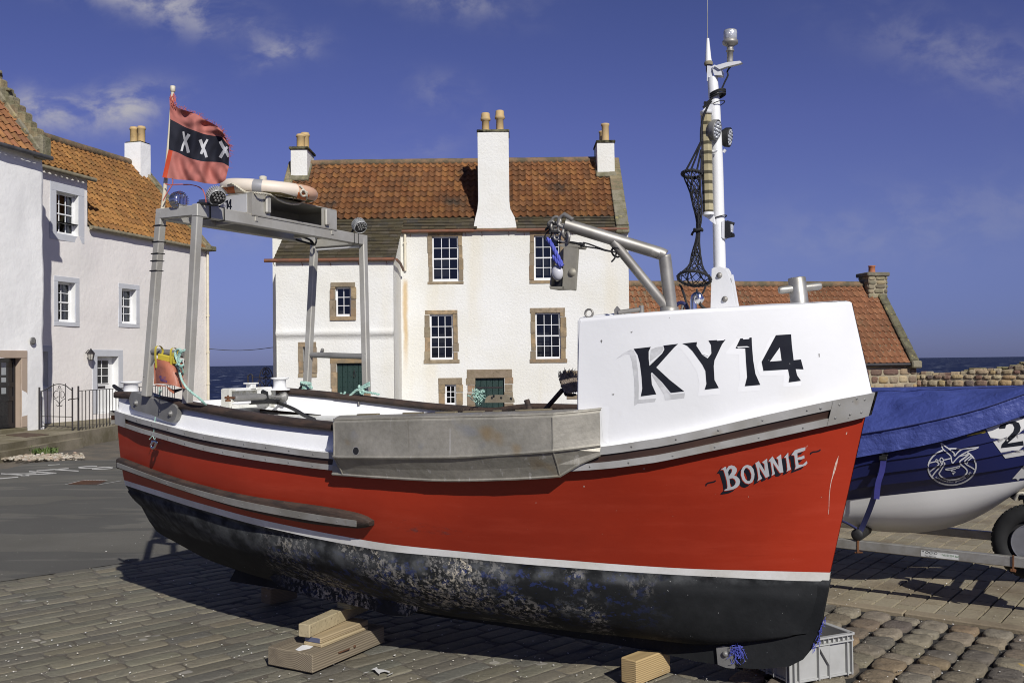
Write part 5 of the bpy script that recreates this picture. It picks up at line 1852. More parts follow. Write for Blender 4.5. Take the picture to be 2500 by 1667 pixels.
def both(rows_fn, mb, mi=0, flip=False, sm=True):
 for sd in (1, -1):
  mb.grid(rows_fn(sd), mi, sm, flip=(flip if sd == 1 else not flip))

def blend(a, b, v, bulge, t, sd):
 p, q = a.at(t, sd), b.at(t, sd)
 r = p.lerp(q, v)
 return r + N * (sd * bulge * sin(pi * v) * sin(pi * min(1, t * 1.15 + .1)) if t < 1 else 0)
mb = MB()
both(lambda sd: [[blend(LS, LB, v / 6, .028, t, sd) for t in TS] for v in range(7)], mb)
# stern panel in red
mb.grid([[blend(LS, LB, v / 4, .028, 0, 1).lerp(blend(LS, LB, v / 4, .028, 0, -1), w / 6) - U * (.05 * sin(pi * w / 6)) for w in range(7)] for v in range(5)], 0, True, flip=True)
hullmb = mb
mb.build('hull', M['red'], BOAT)
mb = MB()
both(lambda sd: [[LS2.at(t, sd) for t in TS], [LS.at(t, sd, .0006) for t in TS]], mb)
mb.grid([[LS2.at(0, 1).lerp(LS2.at(0, -1), w / 4) - U * (.05 * sin(pi * w / 4)) for w in range(5)], [LS.at(0, 1).lerp(LS.at(0, -1), w / 4) - U * (.05 * sin(pi * w / 4)) for w in range(5)]], 0, True, flip=True)
mb.build('waterline_stripe', M['stripe'], BOAT)
# bottom: knuckle, bilge, garboard
zgar = tab([0, .12, .3, .6, .85, .95, 1], [.52, .36, .27, .24, .24, .34, .50])
mb = MB()
def garb(t, sd):
 s0, s1 = LG.s0 - .02, LG.s1
 return B(s0 + (s1 - s0) * t, sd * .035, zgar(t))
def bott(sd):
 rows = []
 rows.append([garb(t, sd) for t in TS])
 for v in (.25, .5, .75):
  rows.append([garb(t, sd).lerp(LG.at(t, sd), v) - UPZ * (.07 * sin(pi * v) * (1 - .5 * t)) for t in TS])
 rows.append([LG.at(t, sd) for t in TS])
 for v in (.2, .4, .6, .8):
  rows.append([LG.at(t, sd).lerp(LK.at(t, sd), v) + N * (sd * .055 * sin(pi * v) * sin(pi * min(1, t + .06))) for t in TS])
 rows.append([LK.at(t, sd) for t in TS])
 rows.append([LK.at(t, sd, -.012 * (t < .98), .008).lerp(LS2.at(t, sd), .12) for t in TS])
 rows.append([LS2.at(t, sd, -.0005) for t in TS])
 return rows
both(bott, mb)
st = [bott(1), bott(-1)]
mb.grid([[st[0][k][0].lerp(st[1][k][0], w / 4) - U * (.04 * sin(pi * w / 4)) for w in range(5)] for k in range(len(st[0]))], 0, True, flip=True)
botmb = mb
mb.build('bottom', M['antifoul'], BOAT)
mb = MB()
kp = []
for k in range(61):
 t = k / 60
 kp.append((LKEEL.s0 + (LKEEL.s1 - LKEEL.s0) * t, LKEEL.zf(t)))
outl = [B(s, .03, z) for s, z in kp] + [B(kp[-1][0] - .04, .03, kp[-1][1])]
top = [B(LG.s0 + (LG.s1 - LG.s0) * t, .03, zgar(t) + .10) for t in [1 - i / 20 for i in range(1, 21)] if LG.s0 + (LG.s1 - LG.s0) * t > kp[0][0] + .05]
mb.prism(outl + top, -N * .06)
mb.build('keel', M['antifoul'], BOAT)
mb = MB()
zE = zoomed(600, 1350, .38265)
bk = [L(x, y, .50) for x, y in zE((150, 150), (200, 200), (300, 240), (450, 283), (600, 312), (780, 355), (900, 392), (960, 405), (1030, 402), (1090, 370), (1130, 322), (1000, 250), (600, 150), (300, 90))]
for sd in (0, 1):
 mb.prism([p - N * (1.0 * sd) for p in bk], -N * .035)
mb.build('bilge_keel', M['antifoul'], BOAT)
mb = MB()
pl = [L(x, y, .05) for x, y in zD((1093, 1035), (1150, 1022), (1228, 1040), (1232, 1195), (1170, 1190), (1105, 1165))]
mb.prism(pl, -N * .02)
mb.lathe(L(*zD((1162, 1083))[0], .05), N, [(.018, 0), (.016, .012), (.006, .016)], 10)
an = mb.build('keel_plate', M['alu_dull'], BOAT)

# rubbing strake: two metal strips on dark timber
OUT = .045
def rubsec(t, sd):
 a, b = LT.at(t, sd), LB.at(t, sd)
 f1, f2 = .36, .70
 n = N * sd
 # turn the offset with the plan at the bow
 if t > .80:
  db = (bt_rail(min(1, t + .01)) - bt_rail(t - .01)) / (.02 * (LT.s1 - LT.s0))
  n = (N * sd - U * max(-3, db)).normalized()
 o = n * (OUT * min(1, (t + .05) * 8, ))
 return [a - n * .03, a + o, a.lerp(b, f1) + o, a.lerp(b, f1) + o * .72, a.lerp(b, f2) + o * .72, a.lerp(b, f2) + o, b + o, b - n * .02 - UPZ * .004]
t_cap = LT.t_px(2022, 980); t_st = LT.t_px(314, 1010)
tsr = sorted(TS + [t_cap, t_st, .985, .993])
mw, mm = MB(), MB()
for sd in (1, -1):
 R = [rubsec(t, sd) for t in tsr]
 fl = sd == -1
 col = lambda k: [r[k] for r in R]
 mw.grid([col(3), col(4)], 0, True, flip=not fl)
 mw.grid([[r[6] - UPZ * .001 for r in R], col(7)], 0, True, flip=not fl)
 for (k0, k1) in ((1, 2), (5, 6)):
  mm.grid([col(k0), col(k1)], 0, True, flip=not fl)
 mm.grid([col(0), col(1)], 1, True, flip=not fl)
 for (k0, k1) in ((2, 3), (4, 5)):
  mm.grid([col(k0), col(k1)], 0, True, flip=not fl)
 for cond in (lambda t: t >= t_cap - 1e-6, lambda t: t <= t_st + 1e-6):      # solid plates at the ends
  Q = [r for r, t in zip(R, tsr) if cond(t)]
  e = lambda r, k: r[k] + (r[1] - r[0]).normalized() * .003
  mm.grid([[e(r, 1) for r in Q], [e(r, 6) for r in Q]], 0, True, flip=not fl)
e0, e1 = rubsec(0, 1), rubsec(0, -1)
for (k0, k1, m_, mi) in ((1, 2, mm, 0), (3, 4, mw, 0), (5, 6, mm, 0), (6, 7, mw, 0), (0, 1, mm, 1)):
 m_.grid([[e0[k0].lerp(e1[k0], w / 6) - U * (.05 + .05 * sin(pi * w / 6) - (.05 if k0 in (0, 7) else 0)) for w in range(7)], [e0[k1].lerp(e1[k1], w / 6) - U * (.05 + .05 * sin(pi * w / 6) - (.05 if k1 in (0, 7) else 0)) for w in range(7)]], mi, True)
rs = mw.build('rubbing_strake', M['wood_brown'], BOAT)
mb = mm
for k in range(26):                                   # strip screws
 t = .03 + .95 * k / 25
 for f, row in ((.18, 1), (.85, 5)):
  r = rubsec(t, 1)
  p = r[1].lerp(r[2], .5) if row == 1 else r[5].lerp(r[6], .5)
  n = (r[1] - r[0]).normalized()
  mb.lathe(p + n * .001, n, [(.0052, 0), (.005, .0012), (.002, .0014)], 8, 2)
for px, py in zC((1890, 678), (1970, 683), (1955, 765), (1780, 803), (1785, 725), (1875, 780), (1665, 750)):
 t = LT.t_px(px, py); r = rubsec(min(.99, t), 1); n = (r[1] - r[0]).normalized()
 f = max(.1, min(.9, (py - (957 + (2128 - px) * .22)) / 55))
 mb.lathe(r[1].lerp(r[6], f) + n * .004, n, [(.007, 0), (.006, .0015), (.002, .002)], 8, 2)
mm.build('metal_strip', [M['alu'], M['boat_white'], M['alu_dull']], rs)

# bulwarks and capping rail
zcap_s = []
for (x, y) in ((302.6, 956), (380, 969), (473, 986), (633, 1013), (735, 1025), (814, 1032)):
 t = LT.t_px(x, y)
 zcap_s.append(lat(x, y, bt_rail(t)))
zcap_p = []
for (x, y) in ((675, 946), (760, 953), (850, 959), (960, 966), (1140, 979.5), (1300, 984), (1399, 986)):
 t = .3
 for _ in range(50):
  ss, z = lat(x, y, -bt_rail(t))
  t = .5 * t + .5 * LT.t_of(ss)
 zcap_p.append((ss, z))
pts = [p for p in zcap_s] + [p for p in zcap_p if p[0] > zcap_s[-1][0] + .1]
print('CAP S', [(round(a, 2), round(b, 3)) for a, b in zcap_s], 'P', [(round(a, 2), round(b, 3)) for a, b in zcap_p])
zcap = tab([p[0] for p in pts], [p[1] for p in pts])
s_st = LT.s0 + .03
s_pl0 = lat(812, 1032, .97)[0]                     # guard plate starts
s_wb0 = lat(1402, 990, .90)[0]                     # whaleback starts
def side(s, sd, out, z):
 t = LT.t_of(s)
 return B(s, sd * (bt_rail(t) + out), z)
SS = [s_st + (s_wb0 + .12 - s_st) * i / 40 for i in range(41)]
mb = MB()
for sd in (1, -1):
 zt = lambda s: zcap(s) - .03
 rows = [[LT.at(LT.t_of(s), sd, -.012, -.002) for s in SS], [side(s, sd, -.03, zt(s)) for s in SS], [side(s, sd, -.075, zt(s)) for s in SS], [side(s, sd, -.12, zt(s) - (.36 if -4.2 < s < -2.9 else .16)) for s in SS]]
 mb.grid(rows, 0, True, flip=(sd == -1))
# transom bulwark
for (d, z0_, z1_) in ((0, -.02, .0),):
 a0, a1 = LT.at(0, 1, -.012), LT.at(0, -1, -.012)
 ztp = zcap(s_st) - .10
 rows = [[a0.lerp(a1, w / 6) - U * (.045 * sin(pi * w / 6)) for w in range(7)], [V((*(a0.lerp(a1, w / 6) - U * (.045 * sin(pi * w / 6))).xy, ztp)) for w in range(7)],
   [V((*(a0.lerp(a1, w / 6) - U * (.045 * sin(pi * w / 6) - .05)).xy, ztp)) for w in range(7)], [V((*(a0.lerp(a1, w / 6) - U * (.045 * sin(pi * w / 6) - .05)).xy, ztp - .14)) for w in range(7)]]
 mb.grid(rows, 0, True)
 # corner blocks under the bollards
 for sd in (1, -1):
  c = B(s_st + .06, sd * (bt_rail(0) - .09), zcap(s_st) - .10)
  mb.box(c, U * .085, N * .085, UPZ * .085, .015)
mb.build('bulwark', M['boat_white'], BOAT)
for sd in (1, -1):
 mb = MB()
 ss = [s for s in SS if s <= (s_pl0 if sd == 1 else 9)] + ([s_pl0] if sd == 1 else [])
 ss[0] -= .05
 sec = lambda s: [side(s, sd, -.105, zcap(s) - .045), side(s, sd, -.105, zcap(s) - .008), side(s, sd, -.095, zcap(s)), side(s, sd, .0, zcap(s)), side(s, sd, .012, zcap(s) - .010), side(s, sd, .012, zcap(s) - .040), side(s, sd, .0, zcap(s) - .048)]
 rows = [sec(s) for s in ss]
 mb.grid(rows, 0, True, close=True, flip=(sd == 1))
 mb.add(rows[0], [list(range(7))]); mb.add(rows[-1], [list(range(7))])
 mb.build('capping_rail', M['wood_dark'], BOAT)

# decks
mb = MB()
zdk = zcap(-2.5) - .42
SD = [s_st + .4 + (-2.0 - s_st - .4) * i / 24 for i in range(25)]
mb.grid([[B(s, w * max(.02, bt_strp(LS.t_of(s)) - .10) / 4, zdk) for s in SD] for w in range(-4, 5)], 0, True)
mb.build('deck', M['boat_white_worn'], BOAT)
mb = MB()
s_ad = -3.15
za = zcap(-4.2) - .19
SA = [s_st + .04 + (s_ad - s_st) * i / 16 for i in range(17)]
mb.grid([[B(s, w * (bt_rail(LT.t_of(s)) - .09) / 4, za + .02 * noise.noise(V((s * 2, w, 1)))) for s in SA] for w in range(-4, 5)], 0, True)
mb.grid([[B(s_ad, w * (bt_rail(LT.t_of(s_ad)) - .09) / 4, z) for w in range(-4, 5)] for z in (za, zdk)], 0, False)
mb.build('aft_deck', M['boat_white_worn'], BOAT)
mb = MB()
p0, p1 = S(763, 1012, s_ad + .05), S(860, 1018, s_ad + .05)
mb.bar(B(s_ad + .03, -.80, za + .01), B(s_ad + .03, -.1, za + .01), .07, .05, UPZ, .01)
mb.build('hatch_coaming', M['wood_dark'], BOAT)

# guard plate amidships
t0, t1 = LT.t_px(825, 1060), LT.t_px(1474, 1060)
t0b, t1b = LT.t_px(850, 1060), LT.t_px(1376, 1060)
LPT = tab([lat(x, y, bt_rail(LT.t_px(x, y)) + .05)[0] for x, y in ((825, 1022), (971, 1018), (1150, 1014), (1373, 1007), (1462, 998))], [lat(x, y, bt_rail(LT.t_px(x, y)) + .05)[1] for x, y in ((825, 1022), (971, 1018), (1150, 1014), (1373, 1007), (1462, 998))])
LPF = tab([lat(x, y, bt_rail(LT.t_px(x, y)) + .1)[0] for x, y in ((850, 1117), (1099, 1117), (1250, 1110), (1376, 1100), (1474, 1089))], [lat(x, y, bt_rail(LT.t_px(x, y)) + .1)[1] for x, y in ((850, 1117), (1099, 1117), (1250, 1110), (1376, 1100), (1474, 1089))])
def offp(t):
 if t < t0b: return .048 + .085 * (t - t0) / (t0b - t0)
 if t > t1b: return .050 + .083 * max(0, (t1 - t) / (t1 - t1b))
 return .133
tp = [t0, (t0 + t0b) / 2, t0b] + [t0b + (t1b - t0b) * i / 22 for i in range(1, 22)] + [t1b, (t1b + t1) / 2, t1]
def psec(t):
 s = LT.s0 + (LT.s1 - LT.s0) * t
 b = bt_rail(t)
 o = offp(t)
 rise = max(0, (t - t1b) / (t1 - t1b))
 dent = .006 * noise.noise(V((s * 3, 1, 4)))
 zt, zf, zb = LPT(s), LPF(s), LB.zf(min(1, LB.t_of(s))) - .020
 zb = zb + (zf - .02 - zb) * .8 * rise ** .7
 zin = zt + .012
 if t1b < t: zin = zt + .004
 r = [B(s, b - .10, zin - .02), B(s, b - .10, zin), B(s, b - .02, zin + .003), B(s, b + o - .03 + (.0), zt + .006), B(s, b + o - .012, zt - .004), B(s, b + o + dent, zt - .02)]
 for f in (.25, .5, .75):
  r.append(B(s, b + o + dent - .004 * sin(pi * f), zt - .02 + (zf - zt + .02) * f))
 r += [B(s, b + o + dent, zf + .006), B(s, b + o - .006, zf - .006), B(s, b + max(o * .62, .055) + .006 * noise.noise(V((s * 6, 3, 4))), (zf + zb) / 2 - .006), B(s, b + .053 + .004 * noise.noise(V((s * 9, 3, 1))), zb), B(s, b - .02, zb)]
 return r
mb = MB()
R = [psec(t) for t in tp]
mb.grid(list(map(list, zip(*R))), 0, True)
for k_, r_ in ((4, .006), (9, .009), (12, .008)):
 mb.tube([r[k_] for r in R], r_, 6)
for t_ in (t0b, t1b):
 mb.tube(psec(t_)[5:13], .005, 6)
gp_ = mb.build('guard_plate', M['alu_plate'], BOAT)
plate_bvh = mb.bvh()
for p in gp_.data.polygons: p.use_smooth = False
mb = MB()
c = zB((280, 440))[0]
decal(mb, plate_bvh, [(c[0] + 7.2 * cos(a), c[1] + 9.2 * sin(a)) for a in [2 * pi * k / 20 for k in range(20)]], off=.002)
decal(mb, plate_bvh, [(c[0] + 8.4 * cos(a), c[1] + 10.2 * sin(a)) for a in [2 * pi * k / 20 for k in range(20)]], off=.001, mi=1)
mb.build('drain_hole', [M['black'], M['alu']], gp_)
mb = MB()
for (xa, xb) in ((270, 430), (620, 770), (870, 1030), (1080, 1240), (1310, 1370), (1480, 1760)):      # worn timber inserts on the top lip
 a, b_ = zB((xa, 0))[0][0], zB((xb, 0))[0][0]
 ta, tb = LT.t_px(a, 1010), LT.t_px(b_, 1010)
 pa_, pb_ = psec(ta), psec(tb)
 mb.bar((pa_[1] + pa_[2]) / 2 + UPZ * .004 + N * .03, (pb_[1] + pb_[2]) / 2 + UPZ * .004 + N * .03, .03, .010, UPZ, .003)
mb.build('timber_insert', mat('grey weathered batten', (.20, .165, .10), (.13, .11, .075), .9, nsc=6, fine=(30, .25)), gp_)

# whaleback
LW = Line([(1415, 781), (1539, 770), (1750, 756), (1920, 748), (2079, 739)], bt_wbt)
def wbrow(t, sd):
 top = LW.at(t, sd)
 sA = lat(1399, 1010, .90)[0]
 s = sA + (LT.s1 - sA) * t
 tt = LT.t_of(s)
 bot = LT.at(tt, sd, -.004, -.001)
 return top, bot
mb = MB()
TW = [i / 44 for i in range(45)]
for sd in (1, -1):
 rows = []
 for v in [0, .04, .2, .4, .6, .8, .94, .98, 1.0]:
  r = []
  for t in TW:
   a, b = wbrow(t, sd)
   p = b.lerp(a, v)
   r.append(p + N * sd * (.012 * sin(pi * v)) * (1 if t < .97 else 0))
  rows.append(r)
 # rounded edge over on to the top
 for (i, dz) in ((.010, .007), (.03, .012)):
  rows.append([wbrow(t, sd)[0] - N * sd * min(i, bt_wbt(t)) + UPZ * dz - U * (i if t > .97 else 0) for t in TW])
 mb.grid(rows, 0, True, flip=(sd == -1))
for w in range(8):
 r0 = [wbrow(t, 1)[0].lerp(wbrow(t, -1)[0], .035 + .93 * w / 8) + UPZ * (.012 + min(.03, .06 * bt_wbt(t)) * sin(pi * w / 8)) - U * (.03 if t > .97 else 0) for t in TW]
 r1 = [wbrow(t, 1)[0].lerp(wbrow(t, -1)[0], .035 + .93 * (w + 1) / 8) + UPZ * (.012 + min(.03, .06 * bt_wbt(t)) * sin(pi * (w + 1) / 8)) - U * (.03 if t > .97 else 0) for t in TW]
 mb.grid([r0, r1], 0, True)
# thickness of the open after edge
a, b = wbrow(0, 1)
for sd in (1, -1):
 a, b = wbrow(0, sd)
 mb.bar(a - N * sd * .022, b - N * sd * .022, .025, .044, N, .004)
a0, a1 = wbrow(0, 1)[0], wbrow(0, -1)[0]
mb.tube([a0.lerp(a1, .02 + .96 * w / 10) + UPZ * (-.005 + .05 * sin(pi * w / 10)) for w in range(11)], .022, 8)
WB = mb.build('whaleback', M['boat_white'], BOAT)
wbmb = mb
wb_bvh = mb.bvh()
hull_bv = hullmb.bvh()
z_deck = lambda s: LW.zf(max(0, min(1, LW.t_of(s)))) + .03
mb = MB()
p = B(s_wb0 + .55, 0, 0)
_b = bt_rail(LT.t_of(s_wb0 + .4)) - .09
mb.box(B(s_wb0 + .4, 0, zdk + .42), U * .01, N * (_b - .16), UPZ * .36, 0)
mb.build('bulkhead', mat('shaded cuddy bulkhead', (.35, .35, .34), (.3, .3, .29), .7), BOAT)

# registration letters
K = [(452, 355), (565, 342), (551, 372), (551, 420), (556, 467), (640, 385), (655, 358), (648, 333), (745, 322), (720, 345), (601, 478), (690, 560), (785, 635), (697, 645), (640, 575), (572, 508), (566, 520), (572, 590), (601, 654), (499, 668), (509, 615), (504, 540), (493, 450), (478, 395)]
Yl = [(773, 320), (870, 310), (866, 335), (905, 395), (940, 418), (965, 385), (962, 330), (945, 300), (1058, 294), (1035, 325), (985, 430), (980, 470), (985, 560), (1013, 613), (920, 624), (932, 585), (925, 500), (905, 460), (840, 370), (805, 335)]
one = [(1155, 287), (1230, 280), (1232, 330), (1240, 430), (1255, 520), (1287, 592), (1185, 601), (1200, 540), (1193, 440), (1188, 352), (1124, 352)]
four = [(1390, 265), (1490, 259), (1495, 330), (1507, 430), (1555, 425), (1572, 490), (1520, 488), (1530, 530), (1555, 565), (1474, 576), (1480, 540), (1470, 490), (1308, 500), (1296, 440)]
fourh = [(1416, 345), (1350, 439), (1428, 433)]
mb = MB()
for g in (K, Yl, one):
 decal(mb, wb_bvh, zC(*g), off=.0016)
decal(mb, wb_bvh, zC(*four), [zC(*fourh)], off=.0016)
gh = [(335, 424), (380, 385), (433, 359), (452, 366), (470, 410), (480, 500), (486, 600), (484, 690), (600, 682), (590, 705), (478, 716), (455, 732), (458, 660), (455, 560), (440, 440), (425, 392), (395, 392)]
decal(mb, wb_bvh, zC(*gh), off=.0008, mi=1)
decal(mb, wb_bvh, zC((568, 522), (590, 522), (640, 585), (697, 655), (790, 646), (785, 680), (658, 694), (652, 660), (600, 575)), off=.0008, mi=1)
decal(mb, wb_bvh, zC((560, 440), (565, 360), (600, 345), (645, 338), (648, 358), (636, 380)), off=.0008, mi=1)
for g in ([(745, 345), (775, 330), (800, 340), (836, 372), (900, 462), (918, 510), (926, 590), (915, 630), (1020, 620), (1025, 655), (875, 668), (885, 590), (870, 510), (820, 430), (770, 365)],
          [(1060, 380), (1130, 290), (1150, 290), (1120, 355), (1184, 356), (1188, 440), (1194, 540), (1180, 606), (1288, 597), (1282, 630), (1135, 642), (1150, 560), (1145, 395), (1060, 390)],
          [(1350, 285), (1385, 270), (1292, 440), (1304, 505), (1464, 497), (1470, 582), (1560, 570), (1555, 600), (1438, 605), (1440, 530), (1285, 532), (1262, 480)]):
 decal(mb, wb_bvh, zC(*g), off=.0006, mi=2)
for g in ([(900, 390), (925, 372), (922, 378), (950, 398), (945, 404)], [(1000, 296), (1050, 292), (1048, 298), (1002, 302)], [(1132, 340), (1200, 338), (1215, 344), (1140, 349)], [(1170, 285), (1215, 281), (1212, 290), (1175, 293)]):
 decal(mb, wb_bvh, zC(*g), off=.0022, mi=2)
mb.build('registration_lettering', [M['black_paint'], M['ghost_paint'], M['white_over']], WB)
mb = MB()
for g in ([(1671, 388), (1678, 386), (1679, 408), (1674, 412)], [(237, 295), (246, 300), (240, 318), (232, 305)], [(430, 245), (448, 238), (436, 252)], [(80, 312), (92, 316), (86, 322)], [(305, 655), (325, 650), (318, 662)], [(686, 146), (691, 150), (688, 154)]):
 decal(mb, wb_bvh, zC(*g), off=.001)
mb.build('scuff_mark', M['alu_dull'], WB)
mb = MB()
decal(mb, wb_bvh, zC((235, 740), (285, 732), (290, 800), (280, 900), (290, 985), (255, 998), (240, 850)), off=.001)
mb.build('sealant', M['white_over'], WB)

zF = zoomed(1660, 1080, .15306)
LET = {
 'B': ([(648, 430), (722, 378), (735, 390), (738, 428), (775, 372), (820, 358), (870, 372), (903, 410), (906, 450), (888, 490), (862, 522), (905, 535), (945, 575), (958, 620), (945, 670), (910, 710), (850, 740), (780, 755), (714, 765), (708, 748), (752, 728), (757, 690), (745, 600), (722, 520), (702, 452), (690, 428)],
       [[(765, 465), (787, 422), (812, 410), (832, 424), (824, 468), (796, 508), (776, 536)], [(788, 572), (840, 562), (872, 582), (890, 622), (880, 662), (850, 692), (808, 706), (800, 670)]]),
 'O': ([(1075, 352), (1130, 368), (1170, 420), (1188, 500), (1180, 570), (1150, 630), (1095, 655), (1040, 640), (995, 590), (970, 510), (975, 440), (1005, 385), (1040, 360)], [[(1070, 395), (1110, 430), (1138, 500), (1135, 560), (1115, 605), (1080, 610), (1045, 580), (1020, 520), (1018, 450), (1040, 405)]]),
 'N': ([(1200, 325), (1255, 290), (1352, 450), (1345, 340), (1308, 310), (1388, 250), (1392, 320), (1425, 530), (1368, 560), (1262, 385), (1275, 500), (1310, 568), (1235, 612), (1250, 560), (1232, 430)], []),
 'M': ([(1412, 300), (1420, 275), (1475, 215), (1572, 380), (1565, 270), (1535, 240), (1610, 183), (1615, 250), (1648, 470), (1592, 480), (1482, 320), (1492, 420), (1515, 495), (1460, 528), (1472, 480), (1450, 340), (1440, 295)], []),
 'I': ([(1658, 235), (1725, 155), (1728, 240), (1750, 370), (1768, 425), (1700, 460), (1712, 420), (1698, 290), (1690, 240)], []),
 'E': ([(1775, 195), (1830, 120), (1900, 95), (2000, 70), (1995, 120), (1960, 135), (1870, 165), (1872, 236), (1925, 222), (1980, 200), (1985, 245), (1940, 264), (1878, 272), (1890, 350), (1960, 345), (2020, 290), (2030, 325), (2000, 360), (1930, 385), (1830, 425), (1845, 380), (1830, 260), (1822, 200)], []),
}
mb = MB()
sh_ = lambda P, dx, dy: [(x + dx, y + dy) for x, y in P]
for o, hs in LET.values():
 for k, (dx, dy) in enumerate(((-22, 20), (-34, 32), (-46, 44), (-56, 54), (-64, 62))):
  decal(mb, hull_bv, zF(*sh_(o, dx, dy)), [zF(*sh_(h, dx, dy)) for h in hs], off=.0006 + .0002 * k, mi=0)
 decal(mb, hull_bv, zF(*sh_(o, -9, 11)), [zF(*sh_(h, -9, 11)) for h in hs], off=.0016, mi=1)
 decal(mb, hull_bv, zF(*o), [zF(*h) for h in hs], off=.0020, mi=2)
decal(mb, hull_bv, zF((566, 520), (660, 388), (668, 392), (640, 440), (610, 470)), off=.0007)
for pts in ([(412, 692), (420, 660), (450, 642), (500, 632), (540, 624), (575, 602)], [(2078, 190), (2088, 165), (2120, 150), (2180, 142), (2215, 132), (2243, 108)]):
 decal(mb, hull_bv, stroke(zF(*pts), [3, 3.8, 3.6, 3.4, 4.0, 2.4]), off=.001)
mb.build('name_lettering', [M['black_paint'], M['red'], M['silver_paint']], BOAT)
mb = MB()
for g, w in (([(1803, 1062), (1790, 1105), (1778, 1150), (1768, 1185)], [.5, 4.5, 5.0, 3.0]), ([(1768, 1185), (1756, 1225), (1748, 1270)], [2.5, 1.6, 1.2]), ([(1748, 1270), (1742, 1330), (1740, 1400), (1737, 1445)], [1.0, 1.2, .9, .8])):
 decal(mb, hull_bv, stroke(zC(*g), w), off=.001)
for x, y, r in ((1855, 915, 1.6), (1858, 908, 1.2), (520, 1145, 1.5), (124, 1262, 1.6), (1210, 1330, .9), (1690, 1333, .9)):
 c = zC((x, y))[0]
 decal(mb, hull_bv, [(c[0] + r * cos(a) * .8, c[1] + r * 1.5 * sin(a)) for a in [k * pi / 4 for k in range(8)]], off=.001)
mb.build('paint_chip', mat('chipped white primer', (.66, .55, .48), (.5, .3, .22), .8, nsc=60), BOAT)
mb = MB()
decal(mb, hull_bv, [(960, 1284), (985, 1268), (1040, 1278), (1090, 1288), (1130, 1297), (1090, 1305), (1030, 1300), (980, 1296)], off=.0008, size=8)
def _scf(t, c, co): return c
M['scuff'] = bpy.data.materials.new('grey fender scuff')
M['scuff'].use_nodes = True
_t = NT(M['scuff'].node_tree)
_p = M['scuff'].node_tree.nodes['Principled BSDF']
_p.inputs['Base Color'].default_value = (.17, .09, .085, 1); _p.inputs['Roughness'].default_value = .6
_co = _t.n('ShaderNodeTexCoord').outputs['Object']
_t.l(_t.math('MULTIPLY', _t.step(_t.noise(_t.scale(_co, (1, 1, 2.5)), 9, 6, .7), .44, .70), .55), _p.inputs['Alpha'])
mb.build('scuff_patch', M['scuff'], BOAT)

# lower fender timber with metal face
def cast(px, py, bv=None):
 d = ray(px, py).normalized()
 loc, n, _, _ = (bv or hull_bv).ray_cast(EYE, d)
 return loc, n
top = tab([297, 441, 601, 824, 913], [1116, 1168, 1208, 1241, 1260]); bot = tab([297, 441, 617, 792, 913], [1142, 1192, 1246, 1279.5, 1291])
mt = tab([296, 441, 601, 792, 894], [1126, 1177.5, 1219, 1254, 1269]); mbm = tab([298, 441, 601, 792, 894], [1137.6, 1188, 1235, 1270, 1284])
mb, m2 = MB(), MB()
R1, R2 = [], []
for k in range(41):
 x = 300 + (914 - 300) * k / 40
 q = []
 m_ = (top(x) + bot(x)) / 2
 e = 1.0
 if k > 37: e = sqrt(max(.0, 1 - ((k - 37) / 3.2) ** 2))
 hx = (bot(x) - top(x)) / 2 * e
 a, n = cast(x, m_ - hx); b_, _ = cast(x, m_ + hx)
 if a is None or b_ is None: continue
 n = N.copy() if n is None else (n if n.dot(N) > 0 else -n)
 n = (N * .9 - U * .1).normalized()
 R1.append([a - n * .01, a + n * .028, a.lerp(b_, .12) + n * .045, a.lerp(b_, .88) + n * .045, b_ + n * .03, b_ - n * .01])
 if 296 < x < 896:
  fa = (mt(x) - (m_ - hx)) / (2 * hx); fb = (mbm(x) - (m_ - hx)) / (2 * hx)
  R2.append([a.lerp(b_, fa) + n * .040, a.lerp(b_, fa) + n * .051, a.lerp(b_, fb) + n * .051, a.lerp(b_, fb) + n * .040])
first = R1[0]
R1.insert(0, [p - U * .014 + (first[5] - first[0]) * .0 for p in first])
mb.grid(list(map(list, zip(*R1))), 0, True, flip=False)
mb.add(R1[-1], [list(range(6))]); mb.add(R1[0], [list(range(6))])
fw = mb.build('side_fender', M['wood_dark'], BOAT)
m2.grid(list(map(list, zip(*R2))), 0, False)
m2.add(R2[-1], [[0, 1, 2, 3]]); m2.add(R2[0], [[0, 1, 2, 3]])
for k in range(2, len(R2), 3):
 c = (R2[k][1] + R2[k][2]) / 2
 m2.lathe(c, N, [(.004, 0), (.0035, .001), (.002, .0012)], 8)
m2.build('metal_strip', M['alu'], fw)

# stern corner plate
mb = MB()
cp = [lat(x, y, bt_rail(.03) - .0)[0:2] + (x,) for x, y in zA((222, 195), (250, 172), (430, 212), (683, 275), (672, 365), (640, 398), (620, 396), (430, 345), (245, 303), (226, 280))]
def cpp(i, o):
 s, z, x = cp[i]
 t = LT.t_of(s)
 return B(s, bt_rail(t) + o, z)
tT = tab([222, 230, 252, 430, 660, 683], [215, 186, 172, 212, 268, 290]); tB = tab([222, 235, 250, 430, 640, 672, 683], [250, 298, 306, 345, 400, 372, 330])
rws = []
for k in range(25):
 x = 222 + 461 * k / 24
 q = []
 for y, o in ((tT(x), -.09), (tT(x), .02), (tT(x), .026), (tB(x), .026), (tB(x), -.02)):
  a, b_ = zA((x, y))[0]
  s_, z_ = lat(a, b_, bt_rail(.03) + .02)
  q.append(B(s_, bt_rail(LT.t_of(s_)) + o, z_ - (.006 if o == .026 and y == tT(x) else 0)))
 rws.append(q)
mb.grid(list(map(list, zip(*rws))), 0, False)
mb.add(rws[-1][1:], [[0, 1, 2, 3]]); mb.add(rws[0][1:], [[0, 1, 2, 3]])
